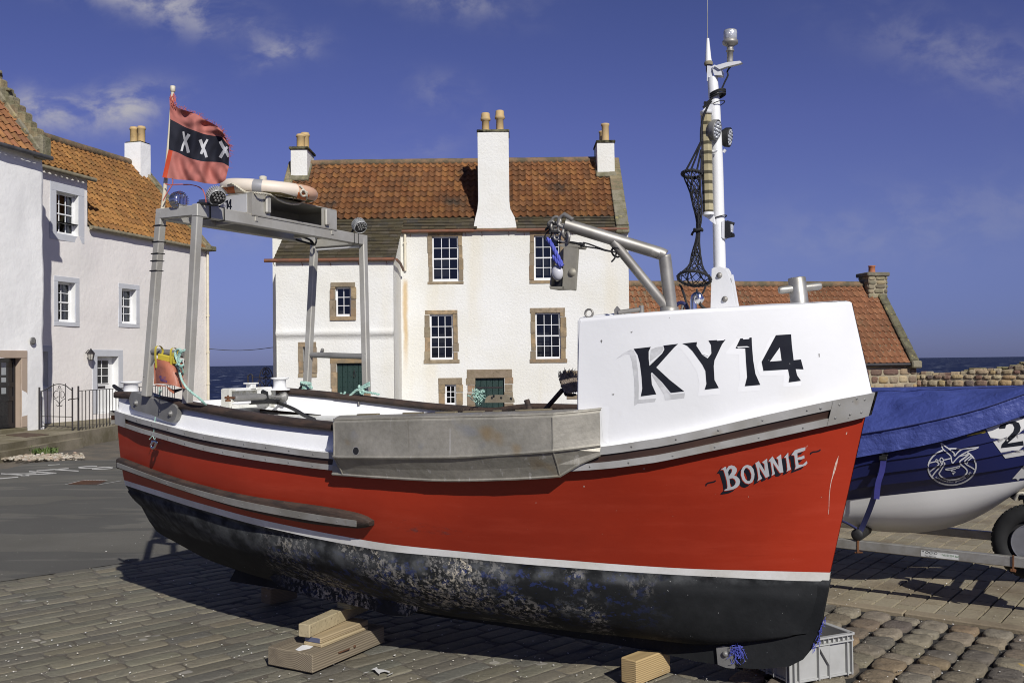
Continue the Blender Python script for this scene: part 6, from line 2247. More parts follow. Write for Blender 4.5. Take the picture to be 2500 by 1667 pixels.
for x, y in zA((265, 262), (597, 338)):
 s, z = lat(x, y, bt_rail(.05) + .03)
 mb.lathe(B(s, bt_rail(LT.t_of(s)) + .024, z), N, [(.024, 0), (.022, .006), (.013, .008), (.012, .018), (.004, .02)], 12)
mb.build('corner_plate', M['alu_dull'], BOAT)

# mooring bollards on the stern corners
for sd, (px, py) in ((1, (319.6, 932.5)), (-1, (683, 923))):
 mb = MB()
 s, z = lat(px, py, sd * (bt_rail(0) - .09))
 c = B(s, sd * (bt_rail(0) - .09), 0)
 zb = zcap(s_st) - .03
 mb.lathe(c + UPZ * zb, UPZ, [(.085, 0), (.085, .012), (.058, .016), (.052, .03), (.052, z - zb - .012), (.076, z - zb - .004), (.074, z - zb + .006), (.02, z - zb + .008)], 20)
 mb.build('bollard', M['boat_white'], BOAT)
mb = MB()
a = L(*zA((80, 125))[0], .60); b_ = L(*zA((152, 178))[0], .66)
mb.tube([a, a.lerp(b_, .12), b_, b_ + (b_ - a) * .6], [.004, .014, .017, .017], 8)
mb.build('tiller_bar', M['black'], BOAT)

# white transom box, steering ram and hoses
mb = MB()
z8 = zoomed(520, 880, .22959)
s_tb = s_st + .22
a, b_ = S(*z8((172, 290))[0], s_tb), S(*z8((640, 285))[0], s_tb)
zz = (a.z + b_.z) / 2
bl, br = (a - OB).dot(N), (b_ - OB).dot(N)
mb.box(B(s_tb - .03, (bl + br) / 2, zz - .012), U * .05, N * abs(bl - br) / 2, UPZ * .012, .004)
mb.box(B(s_tb - .06, (bl + br) / 2, zz - .09), U * .015, N * abs(bl - br) / 2, UPZ * .08, .004)
for bb in (bl, br):
 mb.box(B(s_tb - .03, bb, zz - .09), U * .05, N * .012, UPZ * .085, .004)
mb.box(S(*z8((545, 330))[0], s_tb + .05), U * .02, N * .07, UPZ * .035, .006)
c = S(*z8((405, 270))[0], s_tb)
mb.box(c + UPZ * .0, U * .03, N * .03, UPZ * .025, .004); mb.box(c + UPZ * .022, U * .035, N * .055, UPZ * .006, .003)
mb.build('transom_box', M['boat_white_worn'], BOAT)
mb = MB()
s_r = s_st + .36
r = lambda x, y: S(*z8((x, y))[0], s_r)
mb.tube([r(225, 400), r(240, 400), r(520, 388), r(545, 386)], [.022, .030, .030, .026], 14, 0)
mb.tube([r(545, 386), r(715, 380)], .010, 10, 0)
mb.lathe(r(712, 386), (r(712, 386) - r(540, 390)).normalized(), [(.012, -.06), (.012, 0), (.03, .02), (.045, .03), (.046, .05), (.03, .052), (.028, .03)], 18, 0)
mb.tube([r(528, 335), r(560, 345), r(565, 400), r(540, 420)], .022, 8, 1)
mb.tube([r(130, 395), r(230, 398)], .010, 8, 2); mb.lathe(r(160, 395) - UPZ * .03, UPZ, [(.022, 0), (.024, .012), (.008, .02), (.008, .05)], 8, 2)
mb.tube([r(200, 455), r(260, 450), r(390, 440)], [.004, .016, .016], 8, 3); mb.tube([r(390, 440), r(580, 430), r(700, 440)], .022, 8, 1)
mb.build('steering_ram', [M['alu_dull'], M['black'], M['rust'], M['boat_white']], BOAT)
mb = MB()
for d in (0, 14):
 def dk_(x, y):
  p = S(*z8((x, y))[0], s_r + (s_ad - s_r) * (x - 690) / 400)
  return V((p.x, p.y, max(p.z, za + .02)))
 mb.tube(smooth_path([r(690, 440 + d), dk_(790, 478 + d), dk_(880, 520 + d), dk_(980, 580 + d), dk_(1080, 622 + d * .4)], 6), .010, 8)
pl_ = lambda x, y: L(*z8((x, y))[0], -(bt_rail(.2) - .10))
mb.tube(smooth_path([pl_(938, 270), pl_(905, 320), pl_(900, 370), pl_(925, 470), pl_(960, 560), pl_(1000, 610)], 6), .007, 6)
mb.tube(smooth_path([pl_(945, 270), pl_(915, 330), pl_(912, 380), pl_(940, 470), pl_(975, 560), pl_(1010, 610)], 6), .007, 6)
mb.build('hydraulic_hose', M['black'], BOAT)
mb = MB()
zz9 = zoomed(640, 880, .13605)
for (x, y) in zz9((708, 650), (1773, 742)):
 p = L(x, y, -(bt_rail(.25) - .09))
 mb = MB()
 mb.tube([p + UPZ * .02, p + N * .03 + UPZ * .01, p + N * .035 - UPZ * .015, p + N * .01 - UPZ * .03, p - UPZ * .01], .006, 6)
 mb.build('lashing_ring', M['steel'], BOAT)
mb = MB()
z6 = zoomed(1140, 880, .12755)
c = [L(x, y, -.92) for x, y in z6((410, 800), (425, 740), (450, 690), (490, 660), (560, 655), (760, 655), (830, 662), (880, 690), (910, 750), (915, 800))]
mb.prism(c, N * .06)
fo = [L(x, y, -.86) for x, y in z6((480, 712), (657, 712), (515, 680), (845, 725))]
for p in fo:
 mb.lathe(p - N * .004, N, [(.010, 0), (.010, .006), (.002, .006)], 8, 1)
mb.build('fairlead', [mat('weathered pale wood', (.25, .215, .15), (.19, .16, .115), .85, nsc=6, fine=(30, .2)), M['black']], BOAT)
mb = MB()
mb.tube([L(*z6((1140, 750))[0], -.7), L(*z6((1190, 905))[0], -.7), L(*z6((1215, 1000))[0], -.7)], .022, 10)
mb.build('belaying_pin', M['wood_dark'], BOAT)

# whaleback deck gear
def on_deck(px, b):
 """a point of the whaleback top under picture column px"""
 s = lat(px, 750, b)[0]
 t = max(0, min(1, LW.t_of(s)))
 z = LW.zf(t) + .012 + .05 * (1 - (b / max(.05, bt_wbt(t))) ** 2)
 return s, z
MAST = thing('mast', (0, 0, 0), None, None);
MAST.parent = BOAT
BASE[MAST.name] = BASE[BOAT.name]
mb_ = 0.0
def m(px, py, b=0.0): return L(px, py, b)
s_m, z_m = on_deck(1757, 0)
mb = MB()
mpath = [B(s_m, 0, z_m), m(1757, 650), m(1751, 400), m(1745, 262), m(1741, 212), m(1739.5, 190)]
mb.tube(mpath, [.036, .036, .034, .032, .031, .030], 18)
zm = zoomed(1600, 0, .28708)
mb.prism([m(*p, .03) for p in zm((488, 560), (505, 552), (545, 575), (560, 600), (560, 640), (500, 640), (486, 590))], -N * .06)
mb.build('mast_tube', M['boat_white'], MAST)
mb = MB()
z4b = zoomed(1650, 600, .21259)
pl1 = [m(*p, .055) for p in z4b((398, 745), (412, 265), (440, 247), (510, 240), (560, 262), (590, 300), (640, 450), (690, 745))]
mb.prism([p for p in pl1], -N * .014)
pl2 = [m(*p, -.045) for p in z4b((420, 745), (440, 265), (560, 247), (600, 260), (625, 300), (665, 450), (720, 745))]
mb.prism(pl2, -N * .014)
bq = [m(*p, .0) for p in z4b((645, 330), (668, 450), (715, 720), (690, 720), (640, 450))]
mb.prism(bq, -N * .03)
mb.build('mast_step', M['boat_white'], MAST)
mb = MB()
for p in z4b((502, 340), (564, 612)):
 c = m(*p, .056)
 mb.lathe(c, N, [(.017, 0), (.017, .004), (.012, .005), (.011, .012), (.004, .013)], 12)
mb.build('bolt', M['steel'], MAST)
# aerial
mb = MB()
mb.tube([m(*p) for p in zm((443, 330), (444, 120), (443, -60))], [.0026, .0022, .0018], 6, 1)
mb.tube([m(*p) for p in zm((452, 525), (450, 500), (446, 330))], [.020, .018, .008], 12, 0)
mb.lathe(m(*zm((452, 545))[0]), UPZ, [(.024, -.008), (.026, 0), (.024, .012), (.02, .014)], 14, 2)
mb.tube([m(*p) for p in zm((453, 548), (453, 600), (455, 640), (457, 655))], [.016, .016, .010, .005], 10, 3)
mb.prism([m(*p, .02) for p in zm((440, 560), (486, 565), (488, 690), (438, 690))], -N * .012, 0)
mb.tube(smooth_path([m(*p, .02) for p in zm((457, 655), (478, 700), (500, 740), (512, 755))], 5), .005, 6, 0)
mb.build('aerial', [M['boat_white'], M['steel'], M['gutter_grey'], M['navy']], MAST)
# masthead lamp on its arm
mb = MB()
mb.prism([m(*p, .04) for p in zm((500, 562), (620, 528), (720, 519), (735, 532), (722, 540), (600, 570), (545, 590))], -N * .03, 0)
ax = (m(*zm((637, 300))[0]) - m(*zm((635, 525))[0])).normalized()
b0 = m(*zm((635, 527))[0])
k = (m(*zm((637, 300))[0]) - b0).length / 227
mb.lathe(b0, ax, [(.018, 0), (.018, 85 * k), (.024, 88 * k), (.024, 96 * k), (.018, 100 * k), (.02, 130 * k), (.044, 150 * k), (.046, 175 * k), (.036, 185 * k)], 18, 1)
mb.lathe(b0, ax, [(.036, 185 * k), (.040, 200 * k), (.039, 225 * k), (.040, 240 * k), (.038, 262 * k), (.034, 265 * k)], 18, 2)
mb.lathe(b0, ax, [(.037, 258 * k), (.036, 266 * k), (.018, 272 * k), (.002, 274 * k)], 18, 1)
mb.tube(smooth_path([m(*p, .01) for p in zm((690, 545), (640, 570), (612, 610), (618, 640), (590, 700), (566, 755))], 5), .005, 6, 3)
mb.build('masthead_lamp', [M['boat_white'], M['steel'], M['clear'], M['black']], MAST)
# radar reflector tube
mb = MB()
zt_ = [(427, 975), (432, 1050), (440, 1200), (447, 1400), (455, 1568)]
z7 = zoomed(1650, 180, .33163)
ra, rb = m(*z7((222, 300))[0], .09), m(*z7((238, 1022))[0], .09)
n = 10
for i in range(n):
 f0, f1 = i / n, (i + 1) / n
 mb.tube([ra.lerp(rb, f0 + .012), ra.lerp(rb, f1 - .020)], .032, 8, 0, sm=False)
 mb.tube([ra.lerp(rb, f1 - .020), ra.lerp(rb, f1 + .012)], .0328, 8, 1, sm=False)
mb.tube([ra + (ra - rb) * .03, ra + (ra - rb) * .0, ra], .035, 16, 2); mb.tube([rb, rb + (rb - ra) * .025], .034, 16, 2)
mb.prism([m(*p, .075) for p in z7((190, 285), (205, 262), (245, 225), (268, 222), (266, 262), (258, 300))], -N * .03, 2)
mb.prism([m(*p, .075) for p in z7((196, 1045), (275, 1045), (285, 1105), (262, 1090), (230, 1062))], -N * .03, 2)
mb.build('radar_reflector', [M['amber'], M['amber_dark'], M['boat_white']], MAST)
# cable ties and lashings on the mast
mb = MB()
for (yy, r, px) in ((820, .006, 530), (885, .003, 530)):
 c = m(*zm((px, yy))[0])
 for dd in ((0, .012, .022) if r > .004 else (0,)):
  mb.tube([c + (U * cos(a) + N * sin(a)) * (.038 + r) + UPZ * (dd + .012 * cos(a)) for a in [2 * pi * q_ / 16 for q_ in range(16)]], r, 6, closed=True)
c = m(*z7((322, 1060))[0]); mb.tube([c + (U * cos(a) + N * sin(a)) * .041 + UPZ * .010 * cos(a) for a in [2 * pi * q_ / 16 for q_ in range(16)]], .0035, 6, closed=True)
mb.tube(smooth_path([m(*p, .05) for p in zm((420, 890), (422, 870), (436, 875), (470, 850), (485, 830))], 5), .007, 6)
mb.tube(smooth_path([m(*p, .06) for p in zm((412, 925), (445, 890), (470, 870))], 4), .013, 6)
mb.build('lashing', M['rope_black'], MAST)
def led_lamp(name, parent, c, axis, r, d, nled, mats, fins=0, bracket=None):
 axis = V(axis).normalized()
 mb = MB()
 mb.lathe(c, axis, [(r * .55, -d), (r * .75, -d * .95), (r * .97, -d * .55), (r * .99, -d * .1), (r, 0), (r * .93, .003), (r * .90, -.004)], 28, 0)
 ref = UPZ if abs(axis.z) < .9 else U
 x = ref.cross(axis).normalized(); y = axis.cross(x)
 if fins:
  for k in range(fins):
   a = 2 * pi * k / fins
   e = x * cos(a) + y * sin(a)
   mb.box(c + e * r * .92 - axis * d * .5, e * r * .13, axis * d * .42, e.cross(axis) * .0035, .001, 0)
  for k in range(-3, 4):
   mb.box(c - axis * (d * 1.02) + x * (k * r * .2), y * r * .6 * sqrt(1 - (k * .2) ** 2), axis * d * .14, x * .003, .001, 0)
 mb.lathe(c - axis * .002, axis, [(r * .91, 0), (r * .5, .001), (.001, .001)], 28, 1, cap=False)
 pts = [(0, 0)]
 for ring, cnt in ((.36, 6), (.70, 12)):
  pts += [(ring * cos(2 * pi * k / cnt), ring * sin(2 * pi * k / cnt)) for k in range(cnt)]
 for (u, v) in pts[:nled]:
  mb.lathe(c + (x * u + y * v) * r, axis, [(r * .15, -.001), (r * .13, .004), (r * .06, .006), (.001, .006)], 10, 2)
 if bracket:
  mb.tube(bracket, .010, 8, 3)
 return mb.build(name, mats, parent)
LAMPM = [M['black'], M['lens'], M['clear'], M['boat_white']]
fz = lambda x, y: V(TO_SUN)
vdir = lambda p: (EYE - p).normalized()
cl = m(*z7((305, 415))[0], .085)
axl = (vdir(cl) * .52 + RGT * .85 - UPZ * .05).normalized()
led_lamp('floodlight', MAST, cl, axl, .060, .05, 19, [M['alu_dull'], M['lens'], M['clear'], M['boat_white']], 0, smooth_path([m(*p, .06) for p in z7((222, 460), (218, 500), (235, 560), (275, 575), (300, 560))], 4))
cl = m(*z7((398, 470))[0], -.06)
axl = (vdir(cl) * .42 + RGT * .9 - UPZ * .02).normalized()
led_lamp('floodlight', MAST, cl, axl, .058, .05, 19, [M['black'], M['lens'], M['clear'], M['boat_white']], 0, [m(*p, -.05) for p in z7((365, 560), (350, 580))])
mb = MB()                                           # small bracket lamp low on the mast
c = m(*z7((385, 1140))[0], .0)
mb.prism([m(*p, .03) for p in z7((340, 1085), (358, 1078), (358, 1215), (335, 1205))], -N * .05, 1)
mb.prism([m(*p, .03) for p in z7((360, 1080), (395, 1090), (400, 1195), (360, 1205))], -N * .05, 0)
mb.tube([m(*p, .0) for p in z7((408, 1110), (406, 1170))], .014, 10, 2)
mb.tube([m(*p, .0) for p in z7((375, 1092), (428, 1108))], .010, 8, 0); mb.tube([m(*p, .0) for p in z7((375, 1198), (430, 1188))], .012, 8, 0)
mb.build('side_lamp', [M['black'], M['boat_white'], M['clear']], MAST)

# bow samson post with its cross bar
mb = MB()
s_p, z_p = on_deck(1953, 0.0)
pt, pb = m(1945, 678, 0), m(1953, 748, 0)
axp = (pt - pb).normalized()
base = pb - axp * .14
hh = (pt - base).length
mb.lathe(base, axp, [(.050, 0), (.049, hh - .004), (.046, hh), (.042, hh), (.042, hh - .03)], 24)
c0, c1 = m(1902, 709, .07), m(2004, 698, -.07)
mb.tube([c0, c0.lerp(c1, .05), c0.lerp(c1, .95), c1], [.018, .022, .022, .018], 12)
mb.build('samson_post', M['galv'], BOAT)

# net davit
mb = MB()
dv = lambda px, py, b: L(px, py, b)
tip, elb = dv(1378, 548, .88), dv(1622, 622, .62)
s_d, z_d = on_deck(1640, .60)
ft = dv(1640, 758, .60)
mb.tube(smooth_path([tip, tip.lerp(elb, .5), tip.lerp(elb, .94)], 4) + smooth_path([tip.lerp(elb, .94), elb.lerp(ft, .02), elb.lerp(ft, .12), ft - UPZ * .03], 5), .034, 14)
br_t, br_b = dv(1497, 590, .76), dv(1626, 748, .61)
mb.tube([br_t, br_b], .026, 12)
mb.lathe(dv(1634, 752, .60), UPZ, [(.05, -.02), (.05, .004), (.03, .010)], 12)
mb.tube([tip + U * .05 + UPZ * .02, tip + UPZ * .055, tip - U * .03 + UPZ * .035, tip - U * .035, tip - UPZ * .02], .012, 8)
mb.build('net_davit', M['steel'], BOAT)
# smaller deck fittings
mb = MB()
c = dv(1438, 765, .80)
mb.tube([c + (U * cos(a) + UPZ * sin(a)) * .022 for a in [2 * pi * k / 14 for k in range(14)]], .006, 8, closed=True)
mb.lathe(c - UPZ * .05, UPZ, [(.007, -.03), (.007, .028)], 8)
mb.build('eye_bolt', M['steel'], BOAT)
mb = MB()
mb.prism([dv(x, y, .70) for x, y in ((1500, 770), (1499, 756), (1506, 747), (1513, 756), (1513, 772))], -N * .012)
mb.tube([dv(1510, 763, .70), dv(1566, 755, .66)], .013, 10); mb.lathe(dv(1566, 755, .66) - UPZ * .02, UPZ, [(.014, -.02), (.014, .04)], 10)
mb.tube([dv(1512, 763, .70), dv(1530, 772, .69)], .006, 6)
mb.build('roller_bracket', M['steel'], BOAT)
mb = MB()
gn = [dv(x, y, .35) for x, y in ((1694, 768), (1693, 735), (1698, 722), (1706, 722), (1709, 732))]
mb.tube(smooth_path(gn, 5), .020, 12, 0)
mb.lathe(gn[-1], V((.4, -.5, -.5)), [(.026, -.01), (.026, .006), (.004, .008)], 14, 0)
mb.tube(smooth_path([dv(x, y, .3) for x, y in ((1707, 740), (1716, 750), (1728, 757), (1738, 757))], 5), .009, 8, 1)
mb.build('vent_pipe', [M['chrome'], M['black']], BOAT)
mb = MB()
mb.tube(smooth_path([dv(x, y, .3) for x, y in ((1645, 757), (1652, 744), (1664, 739), (1675, 746), (1679, 760))], 5), .011, 8, 0)
mb.tube([dv(1664, 765, .3), dv(1668, 745, .3)], .010, 8, 1)
mb.build('grab_handle', [M['navy'], M['steel']], BOAT)

# ------------------------------------------------------------------ gantry over the stern
GAN = thing('gantry', (0, 0, 0), None, None)
GAN.parent = BOAT
BASE[GAN.name] = BASE[BOAT.name]
bs = .90
gS_a, gS_f = L(394, 516, bs), L(483, 507, bs)
gP_a, gP_f = L(768, 590, -bs), L(886, 581, -bs)
base = {}
def leg(px, py, b, topp, w=.056):
 mb = MB()
 bp = L(px, py, b)
 mb.bar(bp - UPZ * .04, topp, w, w, U, .006)
 base[px] = bp
 return mb.build('leg', M['alu_leg'], GAN)
leg(358, 953, bs - .04, gS_a); leg(457, 976, bs - .04, gS_f)
leg(749, 939, -bs + .04, gP_a); leg(895, 948, -bs + .04, gP_f)
zG = zoomed(340, 420, .40182)
mb = MB()
mb.bar(gS_f + UPZ * -.02 + N * .03, gP_f + UPZ * -.02 - N * .03, .055, .085, UPZ, .005)
mb.build('cross_beam', M['alu_leg'], GAN)
mb = MB()
mb.bar(gS_a + UPZ * -.02 + N * .0, gP_a + UPZ * .02 - N * .0, .055, .085, UPZ, .005)
mb.build('cross_beam', M['alu_leg'], GAN)
for (a, b) in ((gS_a, gS_f), (gP_a, gP_f)):
 mb = MB(); mb.bar(a - UPZ * .02 - U * .03, b - UPZ * .02 - U * .0, .054, .07, UPZ, .005); mb.build('side_beam', M['alu_leg'], GAN)
mb = MB()
mb.tube([gP_a.lerp(gP_f, .05) - UPZ * .07, gP_f - UPZ * .07], .012, 8); mb.build('cross_rail', M['boat_white'], GAN)
for (pa_, pb_, b) in (((367, 857), (452, 866), bs - .03), ((759, 866), (888, 870), -bs + .03)):
 mb = MB(); mb.tube([L(*pa_, b), L(*pb_, b)], .024, 12); mb.build('cross_rail', M['alu_dull'], GAN)
mb = MB()                                          # gusset below the lower rail
a = L(366, 858, bs - .03)
mb.prism([a + UPZ * .0, a - UPZ * .13 + (base[358] - gS_a).normalized() * 0.0, a + U * .06 - UPZ * .02], N * .01)
mb.build('gusset', M['alu_dull'], GAN)
axl = (base[358] - gS_a).normalized()
def tie(P, r):
 mb = MB(); mb.tube(P, r, 6, closed=True); mb.build('cable_tie', M['black'], GAN)
for f in (.08, .17, .235, .275, .33):
 c = gS_a.lerp(base[358], f)
 h = .0305
 x, y = U * h, N * h
 tie([c + x + y, c + x - y, c - x - y, c - x + y], .0045)
for f in (.045, .115):
 c = gS_f.lerp(gP_f, f) - UPZ * .02
 x, y = U * .031, UPZ * .045
 tie([c + x + y, c + x - y, c - x - y, c - x + y], .005)
for f in (.915, .945):
 c = gS_f.lerp(gP_f, f) - UPZ * .02
 x, y = U * .030, UPZ * .044
 tie([c + x + y, c + x - y, c - x - y, c - x + y], .003)
mb = MB()
mb.tube(smooth_path([L(*p, -.6) for p in zG((945, 400), (960, 388), (1000, 398), (1040, 415), (1055, 440), (1000, 425), (955, 412), (945, 400))], 5), .009, 6)
mb.tube(smooth_path([L(*p, -.8) for p in zG((1035, 410), (1060, 445), (1075, 425), (1075, 400))], 5), .008, 6)
mb.tube(smooth_path([L(*p, .6) for p in zG((190, 290), (240, 288), (285, 292), (280, 282), (230, 282))], 4), .012, 6)
mb.build('lamp_cable', M['black'], GAN)
# floodlights
WFIN = mat('pale finned lamp housing', (.52, .52, .50), (.30, .30, .29), .4, metal=.3, nsc=30)
c = L(*zG((476, 160))[0], bs - .02)
led_lamp('floodlight', GAN, c, (vdir(c) * .55 + U * .45 + UPZ * -.55).normalized(), .058, .075, 13, [WFIN, M['black'], M['alu_dull'], M['black']], 26, [gS_f + UPZ * .03, c - UPZ * .045])
c = L(*zG((225, 178))[0], bs)
led_lamp('floodlight', GAN, c, (-U * .9 + N * .1 - vdir(c) * .25 - UPZ * .1).normalized(), .060, .06, 13, [M['chrome'], M['black'], M['alu_dull'], M['black']], 22, [L(*zG((222, 215))[0], bs), L(*zG((222, 238))[0], bs)])
c = L(*zG((1346, 338))[0], -bs)
led_lamp('floodlight', GAN, c, (vdir(c) * .55 + U * .45 + UPZ * -.55).normalized(), .056, .08, 13, [WFIN, M['black'], M['alu_dull'], M['black']], 26, [L(*zG((1290, 372))[0], -bs), L(*zG((1300, 350))[0], -bs)])
# net box on top
s_bx = (gS_f - OB).dot(U)
fS = lambda x, y: S(*zG((x, y))[0], s_bx + .035)
A_, B_, C_, D_ = fS(684, 125), fS(1200, 228), fS(1196, 355), fS(680, 264)
bS, bP = (A_ - OB).dot(N), (B_ - OB).dot(N)
zt_b = (A_.z + B_.z) / 2; zb_b = (C_.z + D_.z) / 2
sF, sA_ = s_bx + .035, (gS_a - OB).dot(U) - .01
mb = MB()
q = lambda s, b, z: B(s, b, z)
o0, o1 = (fS(795, 155) - OB).dot(N), (fS(1110, 215) - OB).dot(N)
oz1, oz0 = (fS(795, 155).z + fS(1110, 215).z) / 2, (fS(1105, 325).z + fS(795, 268).z) / 2
th_ = .008
mb.box(q((sF + sA_) / 2, (bS + bP) / 2, zt_b - th_ / 2), U * (sF - sA_) / 2, N * abs(bS - bP) / 2, UPZ * th_ / 2, .003)
mb.box(q((sF + sA_) / 2, (bS + bP) / 2, zb_b + th_ / 2), U * (sF - sA_) / 2, N * abs(bS - bP) / 2, UPZ * th_ / 2, .003)
for bb in (bS, bP):
 mb.box(q((sF + sA_) / 2, bb + (-th_ / 2 if bb == bS else th_ / 2), (zt_b + zb_b) / 2), U * (sF - sA_) / 2, N * th_ / 2, UPZ * ((zt_b - zb_b) / 2 - th_), 0)
mb.box(q(sA_ + th_, (bS + bP) / 2, (zt_b + zb_b) / 2), U * th_ / 2, N * (abs(bS - bP) / 2 - th_), UPZ * ((zt_b - zb_b) / 2 - th_), 0)
def frontpiece(b0, b1, z0, z1):
 mb.box(q(sF - th_ / 2, (b0 + b1) / 2, (z0 + z1) / 2), U * th_ / 2, N * abs(b0 - b1) / 2, UPZ * abs(z1 - z0) / 2, 0)
frontpiece(bS - th_, o0, zb_b + th_, zt_b - th_); frontpiece(o1, bP + th_, zb_b + th_, zt_b - th_)
frontpiece(o0, o1, oz1, zt_b - th_); frontpiece(o0, o1, zb_b + th_, oz0)
for (xa, ya, xb, yb) in ((760, 140, 790, 255), (1122, 222, 1146, 328)):
 p, r_ = fS(xa, ya), fS(xb, yb)
 mb.box(q(sF + .012, ((p - OB).dot(N) + (r_ - OB).dot(N)) / 2, (p.z + r_.z) / 2), U * .012, N * abs((p - r_).dot(N)) / 2, UPZ * abs(p.z - r_.z) / 2, .008)
NB = mb.build('net_box', M['alu_leg'], GAN)
mb = MB()
mb.box(q((sF + sA_) / 2, (bS + bP) / 2, (zt_b + zb_b) / 2), U * ((sF - sA_) / 2 - .03), N * (abs(bS - bP) / 2 - .03), UPZ * ((zt_b - zb_b) / 2 - .02), 0)
# support frame under the box
mb = MB()
for bb in (bS - .05, bP + .05):
 mb.bar(q(sA_, bb, zb_b - .02), q(sF, bb, zb_b - .02), .03, .035, UPZ, .003)
mb.bar(q(sF - .03, bS, zb_b - .018), q(sF - .03, bP - .35, zb_b - .018), .04, .03, UPZ, .003)
mb.build('box_bearer', M['alu_leg'], GAN)
# number plate on the box end: KY 14
mb = MB()
sx = lambda x, y: lat(*zG((x, y))[0], bS + .003)
pa, pb = sx(362, 170), sx(655, 245)
mb.box(q((pa[0] + pb[0]) / 2, bS + .003, (pa[1] + pb[1]) / 2), U * abs(pb[0] - pa[0]) / 2, N * .003, UPZ * abs(pa[1] - pb[1]) / 2, .001, 0)
pbv = BVHTree.FromPolygons([q(sA_ - .5, bS + .0068, zb_b - .2), q(sF + .1, bS + .0068, zb_b - .2), q(sF + .1, bS + .0068, zt_b + .2), q(sA_ - .5, bS + .0068, zt_b + .2)], [(0, 1, 2), (0, 2, 3)])
def pst(pts, w): stroke_quads(mb, pbv, zG(*pts), w, off=.0008, mi=1, size=30)
pst([(536, 172), (535, 234)], 3.6); pst([(525, 186), (536, 174)], 3.0)
pst([(556, 166), (554, 232)], 3.4); pst([(556, 166), (541, 208)], 2.8); pst([(539, 211), (564, 210)], 2.8)
pst([(487, 205), (488, 236)], 3.2); pst([(476, 182), (488, 208)], 3.0); pst([(500, 180), (488, 208)], 3.0)
pst([(440, 190), (441, 238)], 3.2); pst([(462, 186), (442, 214)], 3.0); pst([(446, 210), (466, 238)], 3.0)
mb.build('number_plate', [mat('white number plate', (.52, .52, .52), (.46, .46, .46), .4), M['black_paint']], NB)
# flag staff
fp0, fp1 = gS_a - N * .0, L(422, 218, bs)
mb = MB()
mid = L(402, 470, bs)
mb.tube([fp0 - UPZ * .05, mid, L(413, 340, bs), fp1], [.015, .014, .012, .011], 10)
mb.lathe(fp1, UPZ, [(.012, -.02), (.017, -.015), (.017, .02), (.004, .024)], 10)
mb.build('flag_staff', M['pipe_cream'], GAN)
# ------------------------------------------------------------------ loose gear on the boat
# flag: two faded red bands and a black one with three crosses
zf1 = zoomed(0, 100, .31891)
def poly_fn(pts):
 P = [V((a, b, 0)) for a, b in pts]
 d = [0]
 for a, b in zip(P[:-1], P[1:]):
  d.append(d[-1] + (b - a).length)
 Lx, Ly = tab([x / d[-1] for x in d], [p.x for p in P]), tab([x / d[-1] for x in d], [p.y for p in P])
 return lambda t: (Lx(t), Ly(t))
r0 = poly_fn(zf1((1297, 432), (1330, 478), (1362, 512), (1440, 540), (1500, 560), (1570, 605), (1640, 640), (1700, 690), (1727, 740), (1745, 790)))
r1 = poly_fn(zf1((1303, 600), (1360, 630), (1420, 662), (1500, 692), (1570, 716), (1640, 728), (1690, 735), (1720, 765), (1753, 805)))
r2 = poly_fn(zf1((1290, 832), (1360, 855), (1430, 890), (1500, 912), (1570, 925), (1650, 928), (1700, 934), (1752, 960)))
r3 = poly_fn(zf1((1242, 1045), (1300, 1052), (1360, 1062), (1430, 1066), (1500, 1076), (1570, 1090), (1640, 1096), (1690, 1088), (1726, 1066)))
Yf = fp1.y
def flagpt(u, v):
 k = v * 3
 rr = [r0, r1, r2, r3]
 i = min(2, int(k)); f = k - i
 a, b = rr[i](u), rr[i + 1](u)
 px, py = a[0] + (b[0] - a[0]) * f, a[1] + (b[1] - a[1]) * f
 amp = min(1, u * 3)
 w = .030 * amp * sin(u * 13 - v * 3.2 + .6) + .018 * amp * sin(u * 23 + v * 5) + .05 * u * sin(v * 3 + .5) + .012 * noise.noise(V((u * 9, v * 7, 2)))
 fold = .022 * amp * sin((u * 1.0 - v * .8) * 26) * max(0, v - .55) * 2 + .02 * amp * sin((u * .8 + v * 1.0) * 24) * max(0, .4 - v) * 2
 return at(px, py, Yf - .012 + w + fold)
FLAG = MB()
NU_, NV_ = 72, 54
for band, (v0, v1, mi) in enumerate(((0, 18, 0), (18, 36, 2), (36, 54, 0))):
 for j in range(v0, v1):
  for i in range(NU_):
   mm_ = 1 if (mi == 0 and i < 5 and band == 2) else mi
   q = [flagpt((i + a) / NU_, (j + b) / NV_) for a, b in ((0, 1), (1, 1), (1, 0), (0, 0))]
   FLAG.add(q, [[0, 1, 2, 3]], mm_, True)
# weld so it shades smoothly
def weld(mb, eps=1e-4):
 key, nv, mp = {}, [], []
 for p in mb.v:
  k = (round(p.x / eps), round(p.y / eps), round(p.z / eps))
  if k not in key:
   key[k] = len(nv); nv.append(p)
  mp.append(key[k])
 mb.v = nv
 mb.f = [[mp[i] for i in f] for f in mb.f]
weld(FLAG)
fo = FLAG.build('flag', [M['flag_red'], M['flag_hoist'], M['flag_black']], None, 'faded red flag with black band and three white crosses flying from the staff', 'flag')
fbv = FLAG.bvh()
mb = MB()
for pts, w in ((((1403, 695), (1412, 735), (1432, 800), (1445, 858)), [5, 6, 6.5, 7.5]), (((1450, 716), (1425, 760), (1400, 805), (1390, 845)), [8, 7, 6, 5.5]),
               (((1530, 757), (1550, 810), (1568, 850), (1580, 893)), [8, 7.5, 6.5, 6]), (((1590, 756), (1565, 800), (1555, 835), (1540, 868)), [5, 6.5, 7, 6.5]),
               (((1688, 770), (1708, 810), (1732, 850), (1748, 890)), [8, 7.5, 7, 6]), (((1740, 812), (1712, 852), (1688, 896)), [5, 7, 8])):
 decal(mb, fbv, stroke(zf1(*pts), w), off=.0025, size=5)
